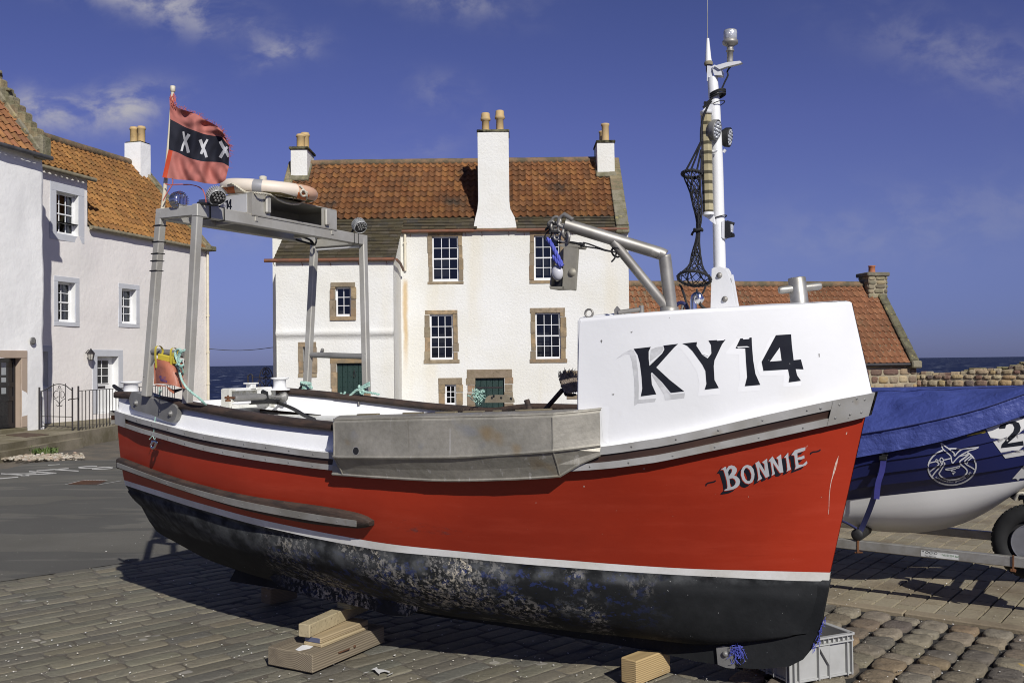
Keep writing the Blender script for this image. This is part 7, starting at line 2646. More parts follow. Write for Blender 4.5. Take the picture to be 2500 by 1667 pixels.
mb.build('cross_mark', M['cloth_white'], fo)
mb = MB()
for k in range(150):                                   # frayed edge threads
 if k < 105:
  u, v = .12 + .88 * random.random(), 0
 else:
  u, v = 1, random.uniform(0, .75)
 a = flagpt(u, v)
 d = V((random.uniform(-.2, 1), random.uniform(-.3, .3), random.uniform(.1, 1.0) if v == 0 else random.uniform(-.5, .4))).normalized() * random.uniform(.008, .035)
 mb.tube([a, a + d * .6, a + d + V((random.uniform(-.008, .008), 0, random.uniform(-.008, .004)))], [.0012, .001, .0006], 4)
tiep = at(*zf1((1297, 440))[0], Yf)
for k in range(14):
 a = L(*zf1((1322 + random.uniform(-6, 6), 400 + random.uniform(-6, 14)))[0], bs)
 mb.tube([V((a.x, Yf, a.z)), V((a.x + random.uniform(-.02, .03), Yf - .015, a.z - .04)), at(*zf1((1335 + random.uniform(-25, 25), 500 + random.uniform(-40, 20)))[0], Yf - .02)], .0022, 4)
def fl(*pts): return [at(*p, Yf - .01) for p in zf1(*pts)]
for pts in (((1320, 1048), (1322, 1090), (1300, 1130), (1270, 1180), (1248, 1225)), ((1262, 1095), (1300, 1102), (1340, 1100), (1400, 1098)), ((1550, 1135), (1565, 1170), (1575, 1210), (1578, 1260))):
 mb.tube(smooth_path(fl(*pts), 5), .004, 5)
mb.grid([[p for p in fl((1400, 1096), (1450, 1096), (1500, 1106), (1530, 1118), (1550, 1136))], [p + V((0, .01, 0)) for p in fl((1400, 1104), (1450, 1102), (1500, 1112), (1528, 1128), (1545, 1142))]], 0, True)
mb.build('frayed_ties', mat('frayed red ribbon', (.50, .13, .10), (.42, .10, .08), .9, nsc=20), fo)

# lifebuoy lying on the net box
cB = S(*zG((790, 115))[0], s_bx - .16)
lb_c = cB
view = vdir(lb_c)
rt = RGT
axb = (UPZ * 1.0 + RGT * .14 + N * .10).normalized()
xb_ = (RGT - axb * RGT.dot(axb)).normalized(); yb_ = axb.cross(xb_)
LBY = MB()
ro, rc = .30, .055
NS_ = 64
segmat = {}
rows = []
for k in range(NS_ + 1):
 a = 2 * pi * k / NS_
 e = xb_ * cos(a) + yb_ * sin(a)
 rows.append([lb_c + e * (ro + cos(b) * rc * 1.15) + axb * (sin(b) * rc * 1.02) for b in [2 * pi * j / 18 for j in range(18)]])
for k in range(NS_):
 deg = (360 * (k + .5) / NS_)
 mi = 0
 if deg > 318 or deg < 8: mi = 1
 if 263 < deg < 274 or 80 < deg < 92 or 170 < deg < 181: mi = 2
 if 228 < deg < 243 or 303 < deg < 318: mi = 0
 LBY.grid([rows[k], rows[k + 1]], mi, True, close=True)
weld(LBY)
lby = LBY.build('lifebuoy', [M['buoy'], M['buoy_orange'], M['tape']], None, 'faded white and orange lifebuoy lying on the net box above the gantry', 'lifebuoy')
lbv = LBY.bvh()
mb = MB()
decal(mb, lbv, zG((508, 95), (575, 88), (583, 128), (540, 128)), off=.002, size=6)
decal(mb, lbv, zG((955, 165), (965, 122), (1035, 140), (1012, 180)), off=.002, size=6)
mb.build('orange_mark', M['buoy_mark'], lby)
mb = MB()
decal(mb, lbv, zG((660, 140), (760, 118), (860, 124), (950, 150), (1060, 175), (1070, 195), (930, 185), (780, 165), (660, 155)), off=.0015, size=6)
mb.build('grime', M['moss'], lby)
mb = MB()
def on_b(x, y, d=.012):
 p = zG((x, y))[0]
 c, n = cast(p[0], p[1], lbv)
 if c is None:
  c = S(p[0], p[1], s_bx + .06); n = vdir(c)
 if n.dot(vdir(c)) < 0: n = -n
 return c + n * d
mb.rope(smooth_path([on_b(*p) for p in ((480, 100), (510, 92), (565, 74))] + [on_b(*p) for p in ((590, 80), (650, 115))] + [S(*zG(p)[0], s_bx + .07) for p in ((720, 128), (800, 140), (850, 172), (905, 192), (960, 196), (1000, 178))] + [on_b(*p) for p in ((1012, 150), (1000, 120), (970, 88))], 5), .008)
mb.rope(smooth_path([on_b(*p, .015) for p in ((1012, 125), (985, 112), (972, 125), (985, 140), (1010, 138))], 5), .008)
mb.build('grab_line', M['rope_white'], lby)
mb = MB()
pq = S(*zG((752, 60))[0], s_bx - .2)
mb.tube([pq - UPZ * .3, pq + UPZ * .02], .022, 12); mb.lathe(pq + UPZ * .018, UPZ, [(.028, -.01), (.028, .02), (.02, .025), (.002, .026)], 12)
mb.build('roller_end', M['rope_white'], NB)

# orange bag on yellow handle hanging from the gantry rail
zb = zoomed(350, 830, .10838)
bb_ = bs - .0
f_ = lambda x, y, o=0.0: L(*zb((x, y))[0], bb_ + o)
left = [(340, 395), (270, 450), (235, 560), (240, 700), (245, 850), (235, 985)]
right = [(650, 500), (735, 600), (800, 760), (860, 900), (890, 1010), (895, 1090)]
BAG = MB()
rows = []
for k in range(6):
 a, b = left[k], right[k]
 rows.append([f_(a[0] + (b[0] - a[0]) * f, a[1] + (b[1] - a[1]) * f + (40 if k == 5 else 0) * sin(pi * f) * -1.0, .015 + (.055 + .02 * k / 5) * sin(pi * f) ** .6 * (1 if k else .25) + .010 * noise.noise(V((f * 5, k * .7, 3)))) for f in [i / 12 for i in range(13)]])
fl_ = zb((300, 1000), (360, 1010), (400, 1030), (460, 1030), (530, 1060), (580, 1130), (640, 1185), (690, 1205))
BAG.grid(rows, 0, True, flip=True)
back = [[p - N * (.03 + .10 * sin(pi * i / 12) ** .5) for i, p in enumerate(r)] for r in rows]
BAG.grid(back, 0, True)
for i in (0, 12):
 BAG.grid([[r[i] for r in rows], [r[i] for r in back]], 0, True)
BAG.grid([[f_(240, 990, .03), f_(330, 1000, .07), f_(420, 1010, .09), f_(540, 1045, .08), f_(640, 1100, .05), f_(700, 1120, .04)],
          [f_(245, 1000, .05), f_(350, 1060, .09), f_(410, 1035, .13), f_(520, 1050, .12), f_(580, 1140, .09), f_(690, 1210, .05)]], 0, True)
BAG.add([f_(700, 1110, .0), f_(880, 1085, -.02), f_(880, 1120, .0), f_(690, 1200, .0)], [[0, 1, 2, 3]], 1)
weld(BAG)
bag = BAG.build('orange_bag', [M['bag'], M['black']], None, 'faded orange bag with purple print hanging by a yellow handle', 'bag')
bgv = BAG.bvh()
mb = MB()
def bst(pts, w=1.0): stroke_quads(mb, bgv, zb(*pts), w, off=.002, size=3)
x0 = 362
for ch in 'HELLY':      # illegible worn wording in two short lines, as it looks
 y0 = 795 + (x0 - 362) * .28
 if ch == 'H': bst([(x0, y0), (x0 + 5, y0 + 60)]); bst([(x0 + 20, y0 + 4), (x0 + 24, y0 + 64)]); bst([(x0 + 2, y0 + 30), (x0 + 22, y0 + 36)])
 if ch == 'E': bst([(x0, y0), (x0 + 5, y0 + 60)]); [bst([(x0 + d, y0 + 12 * d), (x0 + 18 + d, y0 + 5 + 12 * d)]) for d in (0, 2.4, 4.8)]
 if ch == 'L': bst([(x0, y0), (x0 + 5, y0 + 60)]); bst([(x0 + 5, y0 + 60), (x0 + 20, y0 + 64)])
 if ch == 'Y': bst([(x0 + 2, y0), (x0 + 12, y0 + 30)]); bst([(x0 + 22, y0 + 2), (x0 + 10, y0 + 60)])
 x0 += 29
x0 = 380
for ch in 'HANSEN':
 y0 = 868 + (x0 - 380) * .26
 if ch == 'H': bst([(x0, y0), (x0 + 4, y0 + 52)]); bst([(x0 + 18, y0 + 4), (x0 + 22, y0 + 56)]); bst([(x0 + 2, y0 + 26), (x0 + 20, y0 + 30)])
 if ch == 'A': bst([(x0, y0 + 50), (x0 + 10, y0)]); bst([(x0 + 10, y0), (x0 + 22, y0 + 54)]); bst([(x0 + 4, y0 + 34), (x0 + 17, y0 + 36)])
 if ch == 'N': bst([(x0, y0), (x0 + 3, y0 + 52)]); bst([(x0, y0), (x0 + 20, y0 + 54)]); bst([(x0 + 18, y0 + 2), (x0 + 21, y0 + 54)])
 if ch == 'S': bst([(x0 + 18, y0 + 6), (x0 + 4, y0 + 8), (x0 + 5, y0 + 24), (x0 + 18, y0 + 30), (x0 + 18, y0 + 48), (x0 + 2, y0 + 48)])
 if ch == 'E': bst([(x0, y0), (x0 + 4, y0 + 52)]); [bst([(x0 + d, y0 + 12 * d), (x0 + 16 + d, y0 + 4 + 12 * d)]) for d in (0, 2, 4)]
 x0 += 27
mb.build('print', M['purple'], bag)
mb = MB()
def strap(pts, w=.034):
 P = smooth_path(pts, 5)
 mb.grid([[p - U * w / 2 for p in P], [p + U * w / 2 for p in P]], 0, True)
for (x, y) in ((345, 232), (690, 280)):
 a = f_(x, y, .03)
 strap([a + N * .0 - UPZ * .12 + N * .02, a + N * .028 - UPZ * .03, a + N * .022 + UPZ * .022, a - N * .01 + UPZ * .03, a - N * .035, a - N * .02 - UPZ * .05, a - UPZ * .12], .020)
mb.box((f_(345, 375, .03) + f_(660, 445, .03)) / 2, (f_(660, 445, .03) - f_(345, 375, .03)) / 2, N * .012, UPZ * .022, .006)
strap([f_(690, 280, .055), f_(690, 400, .06), f_(695, 530, .06)], .03)
mb.build('handle', M['yellow'], bag)

# green rope hitched beside the bag
mb = MB()
g = lambda x, y, o=.07: f_(x, y, o)
mb.rope(smooth_path([g(850, 780, -.02), g(890, 740, .0), g(860, 640, .03), g(800, 560), g(770, 480), g(725, 360), g(715, 270), g(760, 215), g(830, 215, .08), g(790, 330), g(790, 440), g(780, 540), g(800, 620), g(815, 720, .08), g(850, 850, .08), g(910, 980, .09), g(990, 1090, .09), g(1130, 1210, .08), g(1260, 1310, .06), g(1340, 1395, .04), g(1400, 1460, .0)], 6), .0085)
mb.rope(smooth_path([g(830, 215), g(870, 250), g(930, 220), g(890, 255), g(840, 290), g(800, 400)], 5), .008)
mb.rope(smooth_path([g(870, 450), g(830, 480, .1), g(790, 520, .1), g(750, 560, .1), g(790, 600, .1), g(850, 590, .1), g(905, 560, .08)], 5), .0085)
mb.rope(smooth_path([g(745, 570, .1), g(800, 545, .12), g(830, 600, .11), g(780, 620, .1)], 5), .0085)
mb.build('green_rope', M['rope_green'], None, 'pale green rope knotted beside the orange bag and trailing down', 'rope', 'green rope lashings')
mb = MB()
for k, yy in enumerate((400, 425, 470, 490)):
 P = []
 for i in range(17):
  a = 2 * pi * i / 16
  c = L(*zz9((782, yy))[0], -(bs - .04))
  P.append(c + (U * cos(a) + N * sin(a)) * .042 + UPZ * (.008 * sin(a + k)))
 mb.rope(P, .0095)
mb.rope(smooth_path([L(*zz9((x, y))[0], -(bs - .09)) for x, y in ((690, 385), (740, 410), (830, 430), (880, 420))], 4), .0095)
mb.rope(smooth_path([L(*zz9((x, y))[0], -(bs - .09)) for x, y in ((870, 455), (895, 490), (880, 500))], 4), .0095)
mb.build('green_rope', M['rope_green'], None, 'green rope wound tightly round the foot of a gantry leg', 'rope', 'green rope lashings')
mb = MB()
kk = lambda x, y, o=-.80: L(*zz9((x, y))[0], o)
mb.rope(smooth_path([kk(1925, 400), kk(1860, 430), kk(1800, 470), kk(1745, 490), kk(1740, 450), kk(1750, 520), kk(1690, 530), kk(1620, 590), kk(1560, 640), kk(1490, 660), kk(1440, 640), kk(1410, 580)], 6), .011)
mb.rope(smooth_path([kk(1930, 440), kk(1870, 470), kk(1800, 500), kk(1760, 560), kk(1800, 590), kk(1820, 550), kk(1780, 500)], 6), .011)
mb.rope(smooth_path([kk(1770, 520), kk(1830, 555), kk(1930, 575), kk(2020, 590), kk(2100, 610)], 6), .010)
mb.rope(smooth_path([kk(1490, 560), kk(1475, 610), kk(1500, 655), kk(1450, 660), kk(1470, 600)], 6), .010)
mb.build('green_rope', M['rope_green'], None, 'green rope tied from the forward gantry leg along the dark rail', 'rope', 'green rope lashings')
mb = MB()
for k in range(46):
 c = L(*z6((200, 680))[0], -.86)
 a = V((random.uniform(-1, 1), random.uniform(-1, 1), random.uniform(-1, 1))).normalized()
 P = [c + V((random.uniform(-.035, .035), random.uniform(-.03, .03), random.uniform(-.045, .045)))]
 for _ in range(4):
  P.append(P[-1] + V((random.uniform(-.02, .02), random.uniform(-.02, .02), random.uniform(-.022, .022))))
 mb.tube(smooth_path(P, 4), .0032, 5)
mb.build('green_rope', M['rope_green'], None, 'frayed turquoise rope bundle on the far rail near the cellar door', 'rope', 'green rope lashings')

# shackle on a thin cord over the side
mb = MB()
cd = lambda x, y, o=.10: L(*zA((x, y))[0], bt_rail(.05) + o)
mb.tube(smooth_path([f_(360, 1050, .12), f_(355, 1200, .10), cd(438, 190, .06), cd(410, 330, .075), cd(398, 440, .085), cd(393, 520, .085)], 5), .0035, 5, 0)
mb.tube(smooth_path([f_(355, 1220, .08), f_(410, 1150, .10), f_(370, 1110, .11)], 5), .0035, 5, 0)
mb.tube(smooth_path([cd(360, 540), cd(385, 515), cd(398, 540), cd(410, 525)], 4), .003, 5, 0)
mb.build('shackle_cord', M['rope_green'], None, 'thin pale cord with a chrome shackle hanging over the stern side', 'cord')
sk = bpy.data.objects['shackle_cord']
mb = MB()
mb.tube(smooth_path([cd(424, 568), cd(405, 555), cd(385, 565), cd(375, 590), cd(383, 606), cd(400, 600), cd(410, 580), cd(414, 566)], 5), .0095, 8)
mb.tube([cd(380, 552), cd(428, 570)], .008, 8)
mb.build('shackle', M['chrome'], sk)

# hauling block hung from the davit
zk = zoomed(1330, 520, .13393)
b_k = .88
k_ = lambda x, y, o=0.0: L(*zk((x, y))[0], b_k + o)
HB = thing('hauling_block', k_(350, 1390), 'grey alloy hauling block with white sheave hanging from the davit tip', 'pulley block')
front = [k_(*p) for p in ((250, 575), (380, 560), (385, 640), (350, 1380), (100, 1385), (85, 1350), (140, 930), (260, 640))]
# cheek plates run away to the right of the open face
sd_ = V((.80, .58, .08)).normalized() * (k_(600, 1000) - k_(370, 1000)).length * .92
mb = MB()
rr = [k_(*p) for p in ((390, 565), (385, 700), (365, 1000), (345, 1385))]
ll = [k_(*p) for p in ((130, 900), (120, 1000), (100, 1200), (90, 1370))]
w = .014
nrm_ = (rr[1] - rr[3]).cross(sd_).normalized()
if nrm_.dot(vdir(rr[0])) < 0: nrm_ = -nrm_
def R_(x, y): return k_(x, y)
pR = [k_(385, 620), k_(600, 620), k_(575, 1000), k_(548, 1400), k_(530, 1415), k_(345, 1385), k_(365, 1000)]
# right cheek: a plate facing the camera
ex = (k_(600, 620) - k_(385, 620));
mb.prism(pR, -N * .022)
mb.prism([k_(378, 560), k_(400, 545), k_(625, 590), k_(620, 625), k_(600, 640), k_(385, 620)], -N * .10, 0)
mb.prism([k_(240, 575), k_(390, 550), k_(380, 620), k_(350, 640), k_(290, 600), k_(240, 600)], -N * .05, 0)
# open front frame
mb.prism([k_(345, 640, .0), k_(385, 620), k_(365, 1000), k_(345, 1385), k_(320, 1380), k_(340, 1000)], -N * .03 - U * .0, 0)
mb.prism([k_(85, 1355), k_(110, 1340), k_(320, 1340), k_(350, 1340), k_(345, 1385), k_(100, 1388)], -N * .10, 0)
mb.prism([k_(85, 1355), k_(125, 1000), k_(145, 900), k_(170, 870), k_(185, 880), k_(160, 930), k_(140, 1010), k_(112, 1340)], -N * .05, 0)
mb.lathe(k_(497, 1085, .0), N, [(.045 * .55, 0), (.020, .006), (.012, .012), (.004, .014)], 8)
mb.add([k_(120, 1340, -.04), k_(330, 1340, -.04), k_(345, 640, -.04), k_(200, 800, -.04)], [[0, 1, 2, 3]], 0)
mb.build('block_frame', mat('dull cast alloy', (.37, .345, .275), (.29, .27, .215), .6, metal=.25, nsc=5, bump=(30, .15, .006), fine=(30, .15)), HB)
mb = MB()
c = k_(235, 1090, .012)
rx_, rz_ = (k_(330, 1090) - k_(130, 1090)).length / 2, (k_(235, 960) - k_(235, 1250)).length / 2
ex_ = (k_(330, 1090) - k_(130, 1090)).normalized()
rows = []
for i in range(9):
 f = i / 8
 rows.append([c + ex_ * (cos(a) * rx_ * cos(f * pi / 2)) + UPZ * (sin(a) * rz_ * cos(f * pi / 2)) + N * (.030 * sin(f * pi / 2)) for a in [2 * pi * k / 24 for k in range(24)]])
mb.grid(rows, 0, True, close=True)
mb.build('sheave', mat('white sheave', (.62, .62, .65), (.5, .5, .53), .3, nsc=4), HB)
mb = MB();
mb.prism([k_(180, 1250, -.01), k_(310, 1240, -.01), k_(310, 1335, -.01), k_(180, 1335, -.01)], -N * .02)
mb.build('sheave_slot', M['black'], HB)
mb = MB()
def ring(x, y, r, e1, e2, t):
 c = k_(x, y)
 mb.tube([c + e1 * r * cos(a) + e2 * r * sin(a) for a in [2 * pi * k / 14 for k in range(14)]], t, 8, closed=True)
ring(205, 160, .026, U, UPZ, .008); ring(150, 260, .022, N, UPZ, .007); ring(200, 250, .020, U, UPZ, .008); ring(320, 290, .022, U, UPZ, .009)
ring(360, 370, .022, N, UPZ, .008); ring(410, 450, .028, (U + N).normalized(), UPZ, .008); ring(345, 450, .024, U, UPZ, .006)
ring(225, 430, .018, U, UPZ, .006); ring(120, 215, .018, U, UPZ, .008)
for k in range(14):
 c = k_(140 + random.uniform(-50, 60), 235 + random.uniform(-50, 60))
 mb.tube(smooth_path([c, c + V((random.uniform(-.03, .03), random.uniform(-.02, .02), random.uniform(-.03, .03))), c + V((random.uniform(-.03, .03), random.uniform(-.02, .02), random.uniform(-.04, .02)))], 4), .005, 6, 1)
mb.tube(smooth_path([k_(110, 280), k_(30, 370), k_(0, 440), k_(20, 490), k_(70, 480), k_(120, 400), k_(140, 280)], 5), .004, 6, 1)
mb.build('shackle_chain', [M['steel'], M['rope_black']], HB)
mb = MB()
mb.rope(smooth_path([k_(40, 470, .02), k_(90, 520, .02), k_(150, 620, .03), k_(210, 740, .03), k_(270, 860, .03), k_(320, 960, .03)], 5), .012, strands=3)
mb.rope(smooth_path([k_(155, 790, .03), k_(200, 860, .04), k_(260, 930, .04), k_(310, 975, .035)], 5), .011, strands=3)
mb.build('blue_rope', M['rope_blue'], HB)
mb = MB()
dvp = lambda x, y: L(*zk((x, y))[0], b_k - .02)
e_ = L(1505, 616, .75)
mb.tube(smooth_path([dvp(220, 540), dvp(450, 535), dvp(650, 570), dvp(710, 585)], 4), [.006] * 4 + [.008] * 4 + [.012] * 4 + [.014], 6)
mb.rope(smooth_path([dvp(700, 540), dvp(800, 565), dvp(950, 620), dvp(1120, 680), e_], 4), .0045)
mb.rope(smooth_path([dvp(700, 605), dvp(850, 630), dvp(980, 650), dvp(1120, 690), e_], 4), .0045)
ce = e_
mb.tube([ce + U * .026 * cos(a) + UPZ * .024 * sin(a) + N * .02 * sin(a) for a in [2 * pi * k / 12 for k in range(12)]], .006, 6, closed=True)
mb.tube(smooth_path([ce, ce - UPZ * .03 - U * .01, ce - UPZ * .05 - U * .03], 4), .005, 6)
mb.build('lanyard', M['rope_black'], None, 'black cord holding the hauling block back to the davit brace', 'cord')

# black net basket hanging by the mast
NBK = thing('net_basket', m(1694, 700, .13), 'long black net basket with two hoops hanging beside the white mast', 'net')
mb = MB()
hb = .13
nk = lambda x, y, o=0.0: L(*z7((x, y))[0], hb + o)
ct, cbm = nk(118, 740), nk(135, 1508)
def hoop(c, r, tilt, t):
 e1_, e2_ = U, (N * cos(tilt) + UPZ * sin(tilt)).normalized()
 return [c + e1_ * r * cos(a) + e2_ * r * sin(a) for a in [2 * pi * k / 28 for k in range(28)]]
rT = (nk(190, 740) - nk(55, 740)).length / 2
rB = (nk(250, 1508) - nk(20, 1508)).length / 2
H1, H2 = hoop(ct, rT, .22, 0), hoop(cbm, rB, .40, 0)
for Hh in (H1, H2):
 mb = MB(); mb.tube(Hh, .008, 8, closed=True); mb.rope(Hh + [Hh[0]], .011, .05)
 mb.build('hoop', M['rope_black'], NBK)
mb = MB()
neck = nk(165, 1150)
prof = [(ct, rT, .22), (nk(140, 850), rT * .62, .2), (nk(158, 980), rT * .46, .1), (nk(172, 1080), rT * .26, .1), (neck, rT * .17, 0), (nk(160, 1230), rT * .20, 0), (nk(150, 1330), rT * .48, .1), (nk(145, 1420), rT * .72, .3), (cbm, rB, .40)]
def ringpt(t, a):
 k = t * (len(prof) - 1)
 i = min(len(prof) - 2, int(k)); f = k - i
 c = prof[i][0].lerp(prof[i + 1][0], f); r = prof[i][1] + (prof[i + 1][1] - prof[i][1]) * f; ti = prof[i][2] + (prof[i + 1][2] - prof[i][2]) * f
 return c + U * r * cos(a) + (N * cos(ti) + UPZ * sin(ti)) * r * sin(a)
nm, nl = 9, 16
for d in (1, -1):
 for k in range(nm):
  P = []
  for i in range(nl * 2 + 1):
   t = i / (nl * 2)
   zig = (i % 2) * d * (pi / nm)
   P.append(ringpt(t, 2 * pi * k / nm + zig))
  mb.tube(P, .0030, 4)
for k in range(5):
 mb.tube([ringpt(i / 20, 2 * pi * k / 5 + .3 * sin(i)) for i in range(21)], .0045, 5)
mb.tube([neck + U * .022 * cos(a) + N * .022 * sin(a) + UPZ * .004 * sin(3 * a) for a in [2 * pi * k / 12 for k in range(12)]], .009, 6, closed=True)
mb.tube(smooth_path([neck, neck - U * .03 - UPZ * .01, neck - U * .04 - UPZ * .03], 4), .007, 6)
for a in [2 * pi * k / 8 for k in range(8)]:           # inner cone of the lower hoop
 mb.tube([cbm + (H2[int(a / (2 * pi) * 28)] - cbm) * 1.0, cbm - UPZ * .03 + (H2[int(a / (2 * pi) * 28)] - cbm) * .45, cbm - UPZ * .05], .003, 4)
mb.build('netting', M['rope_black'], NBK)
mb = MB()
for a, b in ((nk(62, 735), nk(185, 500)), (nk(115, 700), nk(182, 520)), (nk(150, 735), nk(186, 560)), (nk(185, 745), nk(190, 600))):
 mb.tube(smooth_path([a, a.lerp(b, .5) + V((0, 0, -.004)), b], 3), .006, 6)
up = nk(185, 500)
mb.tube(smooth_path([up, nk(186, 420, .0), nk(200, 330), nk(235, 240), nk(262, 200)], 4), .007, 6)
mb.build('hanging_cord', M['rope_black'], NBK)
zq2 = zoomed(1650, 600, .21259)
for pts in (((60, 470), (100, 590), (140, 700), (165, 750)), ((40, 440), (75, 500), (110, 600)), ((350, 445), (320, 520), (285, 580)), ((240, 495), (240, 540))):
 mb = MB(); mb.tube(smooth_path([L(*zq2(p)[0], hb) for p in pts], 4), .006, 6); mb.build('hanging_cord', M['rope_black'], NBK)

# deck broom stood in the boat
BR = thing('broom', L(*z6((1570, 890))[0], .45), 'deck broom with worn dark bristles stood head up beside the whaleback', 'broom')
sb = s_wb0 - .10
s6 = lambda x, y: L(*z6((x, y))[0], .45)
mb = MB()
h0, h1 = s6(1540, 890), s6(1830, 560)
mb.tube([h0 + (h0 - h1) * .6, h0, h1], .014, 10)
mb.build('handle', M['wood_dark'], BR)
bax = (s6(1790, 350) - s6(1890, 670))
hd = [s6(1755, 350), s6(1780, 320), s6(1895, 635), s6(2035, 630), s6(2035, 665), s6(1960, 690), s6(1880, 680), s6(1860, 650)]
mb = MB()
mb.prism(hd, U * .02)
mb.build('broom_head', M['wood_dark'], BR)
mb = MB()
for k in range(620):
 f, d = random.random(), random.uniform(-.02, .05)
 a = s6(1785, 335).lerp(s6(1895, 640), f)
 e = s6(1960, 240).lerp(s6(2045, 620), f)
 top_ = a.lerp(e, random.uniform(.85, 1.02)) + V((0, 0, random.uniform(-.01, .02)))
 r_ = random.random()
 a2 = a.lerp(e, random.uniform(0, .85))
 mb.tube([a2 + U * d, a2.lerp(a2 + UPZ * .03, .5) + U * d + V((random.uniform(-.006, .006), 0, 0)), a2 + UPZ * random.uniform(.02, .045) + U * (d + random.uniform(-.008, .008)) + RGT * random.uniform(-.012, .012)], [.0022, .002, .0012], 4)
mb.build('bristles', M['bristle'], BR)

# ------------------------------------------------------------------ timber blocks and crate under the boat
zT = zoomed(640, 1460, .13605)
def block_on(name, label, front_l, front_r, back_r, z0, h, mats, grp=None, ch=.006, skew=None):
 """a squared timber lying on z0: near end from front_l to front_r, long side running to back_r (picture points on its base level)"""
 pl = V((0, 0, 1))
 a, b, c = [on_plane(px, py, (0, 0, z0), pl) for px, py in (front_l, front_r, back_r)]
 X = b - a; Y = c - b
 w, l = X.length, Y.length
 Yd = Y.normalized()
 Xd = (X - Yd * X.dot(Yd)).normalized()
 mb = MB()
 mb.box((b + Yd * l / 2 - Xd * w * .5 * abs(X.normalized().dot(Xd))) + UPZ * h / 2, Xd * (w * .5 * abs(X.normalized().dot(Xd))), Yd * l / 2, UPZ * h / 2, ch)
 return mb, b, Xd, Yd
GRP = 'timber blocks propping the red boat'
g0 = gz(0, 5.8) + .012
def tim(name): return mat(name, (.33, .235, .13), (.24, .165, .09), .85, nsc=3, bump=(40, .35, .006), fine=(30, .22), extra=None)
def grained(name, c1, c2, ax, ends=True, paint=None):
 """sawn timber with growth rings: ax is the length of the piece"""
 mt_ = bpy.data.materials.new(name); mt_.use_nodes = True
 t = NT(mt_.node_tree); b = mt_.node_tree.nodes['Principled BSDF']
 co = t.n('ShaderNodeTexCoord').outputs['Object']
 ang = atan2(ax.y, ax.x)
 cr = t.scale(co, (1, 1, 1), (0, 0, 0), (0, 0, -ang))
 wob = t.noise(t.scale(cr, (.6, 5, 5)), 2.0, 3, .5)
 sp = t.n('ShaderNodeSeparateXYZ'); t.l(cr, sp.inputs[0])
 yy = t.math('ADD', sp.outputs[1], .03); zz_ = t.math('ADD', sp.outputs[2], .12)
 rad = t.math('SQRT', t.math('ADD', t.math('MULTIPLY', yy, yy), t.math('MULTIPLY', zz_, zz_)))
 ph = t.math('ADD', t.math('MULTIPLY', rad, 560.0), t.math('MULTIPLY', wob, 9.0))
 rings = t.math('ADD', t.math('MULTIPLY', t.math('SINE', ph), .5), .5)
 c = t.mix(t.math('MULTIPLY', rings, .75), (*c1, 1), (*c2, 1))
 c = t.mix(t.math('MULTIPLY', t.step(t.noise(t.scale(cr, (.3, 4, 4)), 3, 5, .6), .45, .7), .5), c, (c2[0] * .7, c2[1] * .7, c2[2] * .75, 1))
 c = t.mix(t.math('MULTIPLY', t.step(t.noise(co, 16, 4, .6), .70, .72), .8), c, (.6, .58, .52, 1))
 t.l(c, b.inputs['Base Color']); b.inputs['Roughness'].default_value = .85
 bn = t.n('ShaderNodeBump', i_Strength=.4, i_Distance=.004); t.l(rings, bn.inputs['Height']); t.l(bn.outputs[0], b.inputs['Normal'])
 return mt_
# big baulk on the setts
mb, b1, X1, Y1 = block_on('', '', zT((175, 1160))[0], zT((905, 1350))[0], zT((2200, 790))[0], g0, .115, None)
tb = mb.build('timber_baulk', grained('grey brown baulk', (.25, .205, .14), (.15, .118, .078), Y1), None, 'large weathered timber baulk at the bottom of the stack on the setts', 'timber block', GRP)
bp_ = lambda x, y, z: b1 - X1 * x + Y1 * y + UPZ * z
mb = MB()
mb.prism([bp_(.165 * 1.0, .03, .1155), bp_(.19, .12, .1155), bp_(.12, .16, .1155), bp_(.10, .09, .1155), bp_(.13, .02, .1155)], UPZ * .0012)
mb.build('paint_splash', M['white_over'], tb)
mb = MB()
mb.tube([bp_(0, .24, .062) + X1 * .004, bp_(0, .30, .064) + X1 * .012, bp_(0, .335, .066) + X1 * .016], .005, 6)
mb.lathe(bp_(0, .40, .06) + X1 * .003, X1, [(.010, -.002), (.010, .004), (.004, .007)], 8)
mb.build('nail', M['rust'], tb)
wB = X1
def slab_on(name, label, x0, x1, y0, y1, z0, h, c1, c2, rot=0.0, notch=False, mm=None):
 c = bp_((x0 + x1) / 2, (y0 + y1) / 2, z0 + h / 2)
 Xr = X1 * cos(rot) + Y1 * sin(rot); Yr_ = -X1 * sin(rot) + Y1 * cos(rot)
 mb = MB()
 mb.box(c, Xr * abs(x1 - x0) / 2, Yr_ * abs(y1 - y0) / 2, UPZ * h / 2, .005)
 return mb.build(name, mm or grained(name + ' grain', c1, c2, Yr_), None, label, 'timber block', GRP), c, Xr, Yr_
W = (block_w := (on_plane(*zT((175, 1160))[0], (0, 0, g0), UPZ) - b1).length)
z_ = .115
slab_on('plywood_offcut', 'thin plywood offcut with printed edge between plank and baulk', .04, .19, .13, .60, z_, .022, (.42, .34, .20), (.34, .26, .15))
sp, c, Xr, Yr_ = slab_on('short_plank', 'short plank with blue painted end on the plywood offcut', .055, .19, .14, .62, z_ + .022, .035, (.40, .31, .18), (.29, .22, .13))
mb = MB(); mb.box(c - Yr_ * .241, Xr * .060, Yr_ * .0015, UPZ * .015, .001); mb.build('painted_end', mat('blue grey end paint', (.09, .10, .16), None, .7), sp)
CHIP = mat('chipboard post', (.40, .33, .20), (.33, .27, .16), .9, nsc=9, bump=(40, .3, .006), fine=(50, .25), extra=speck(60, .62, (.13, .09, .05), .06, .7))
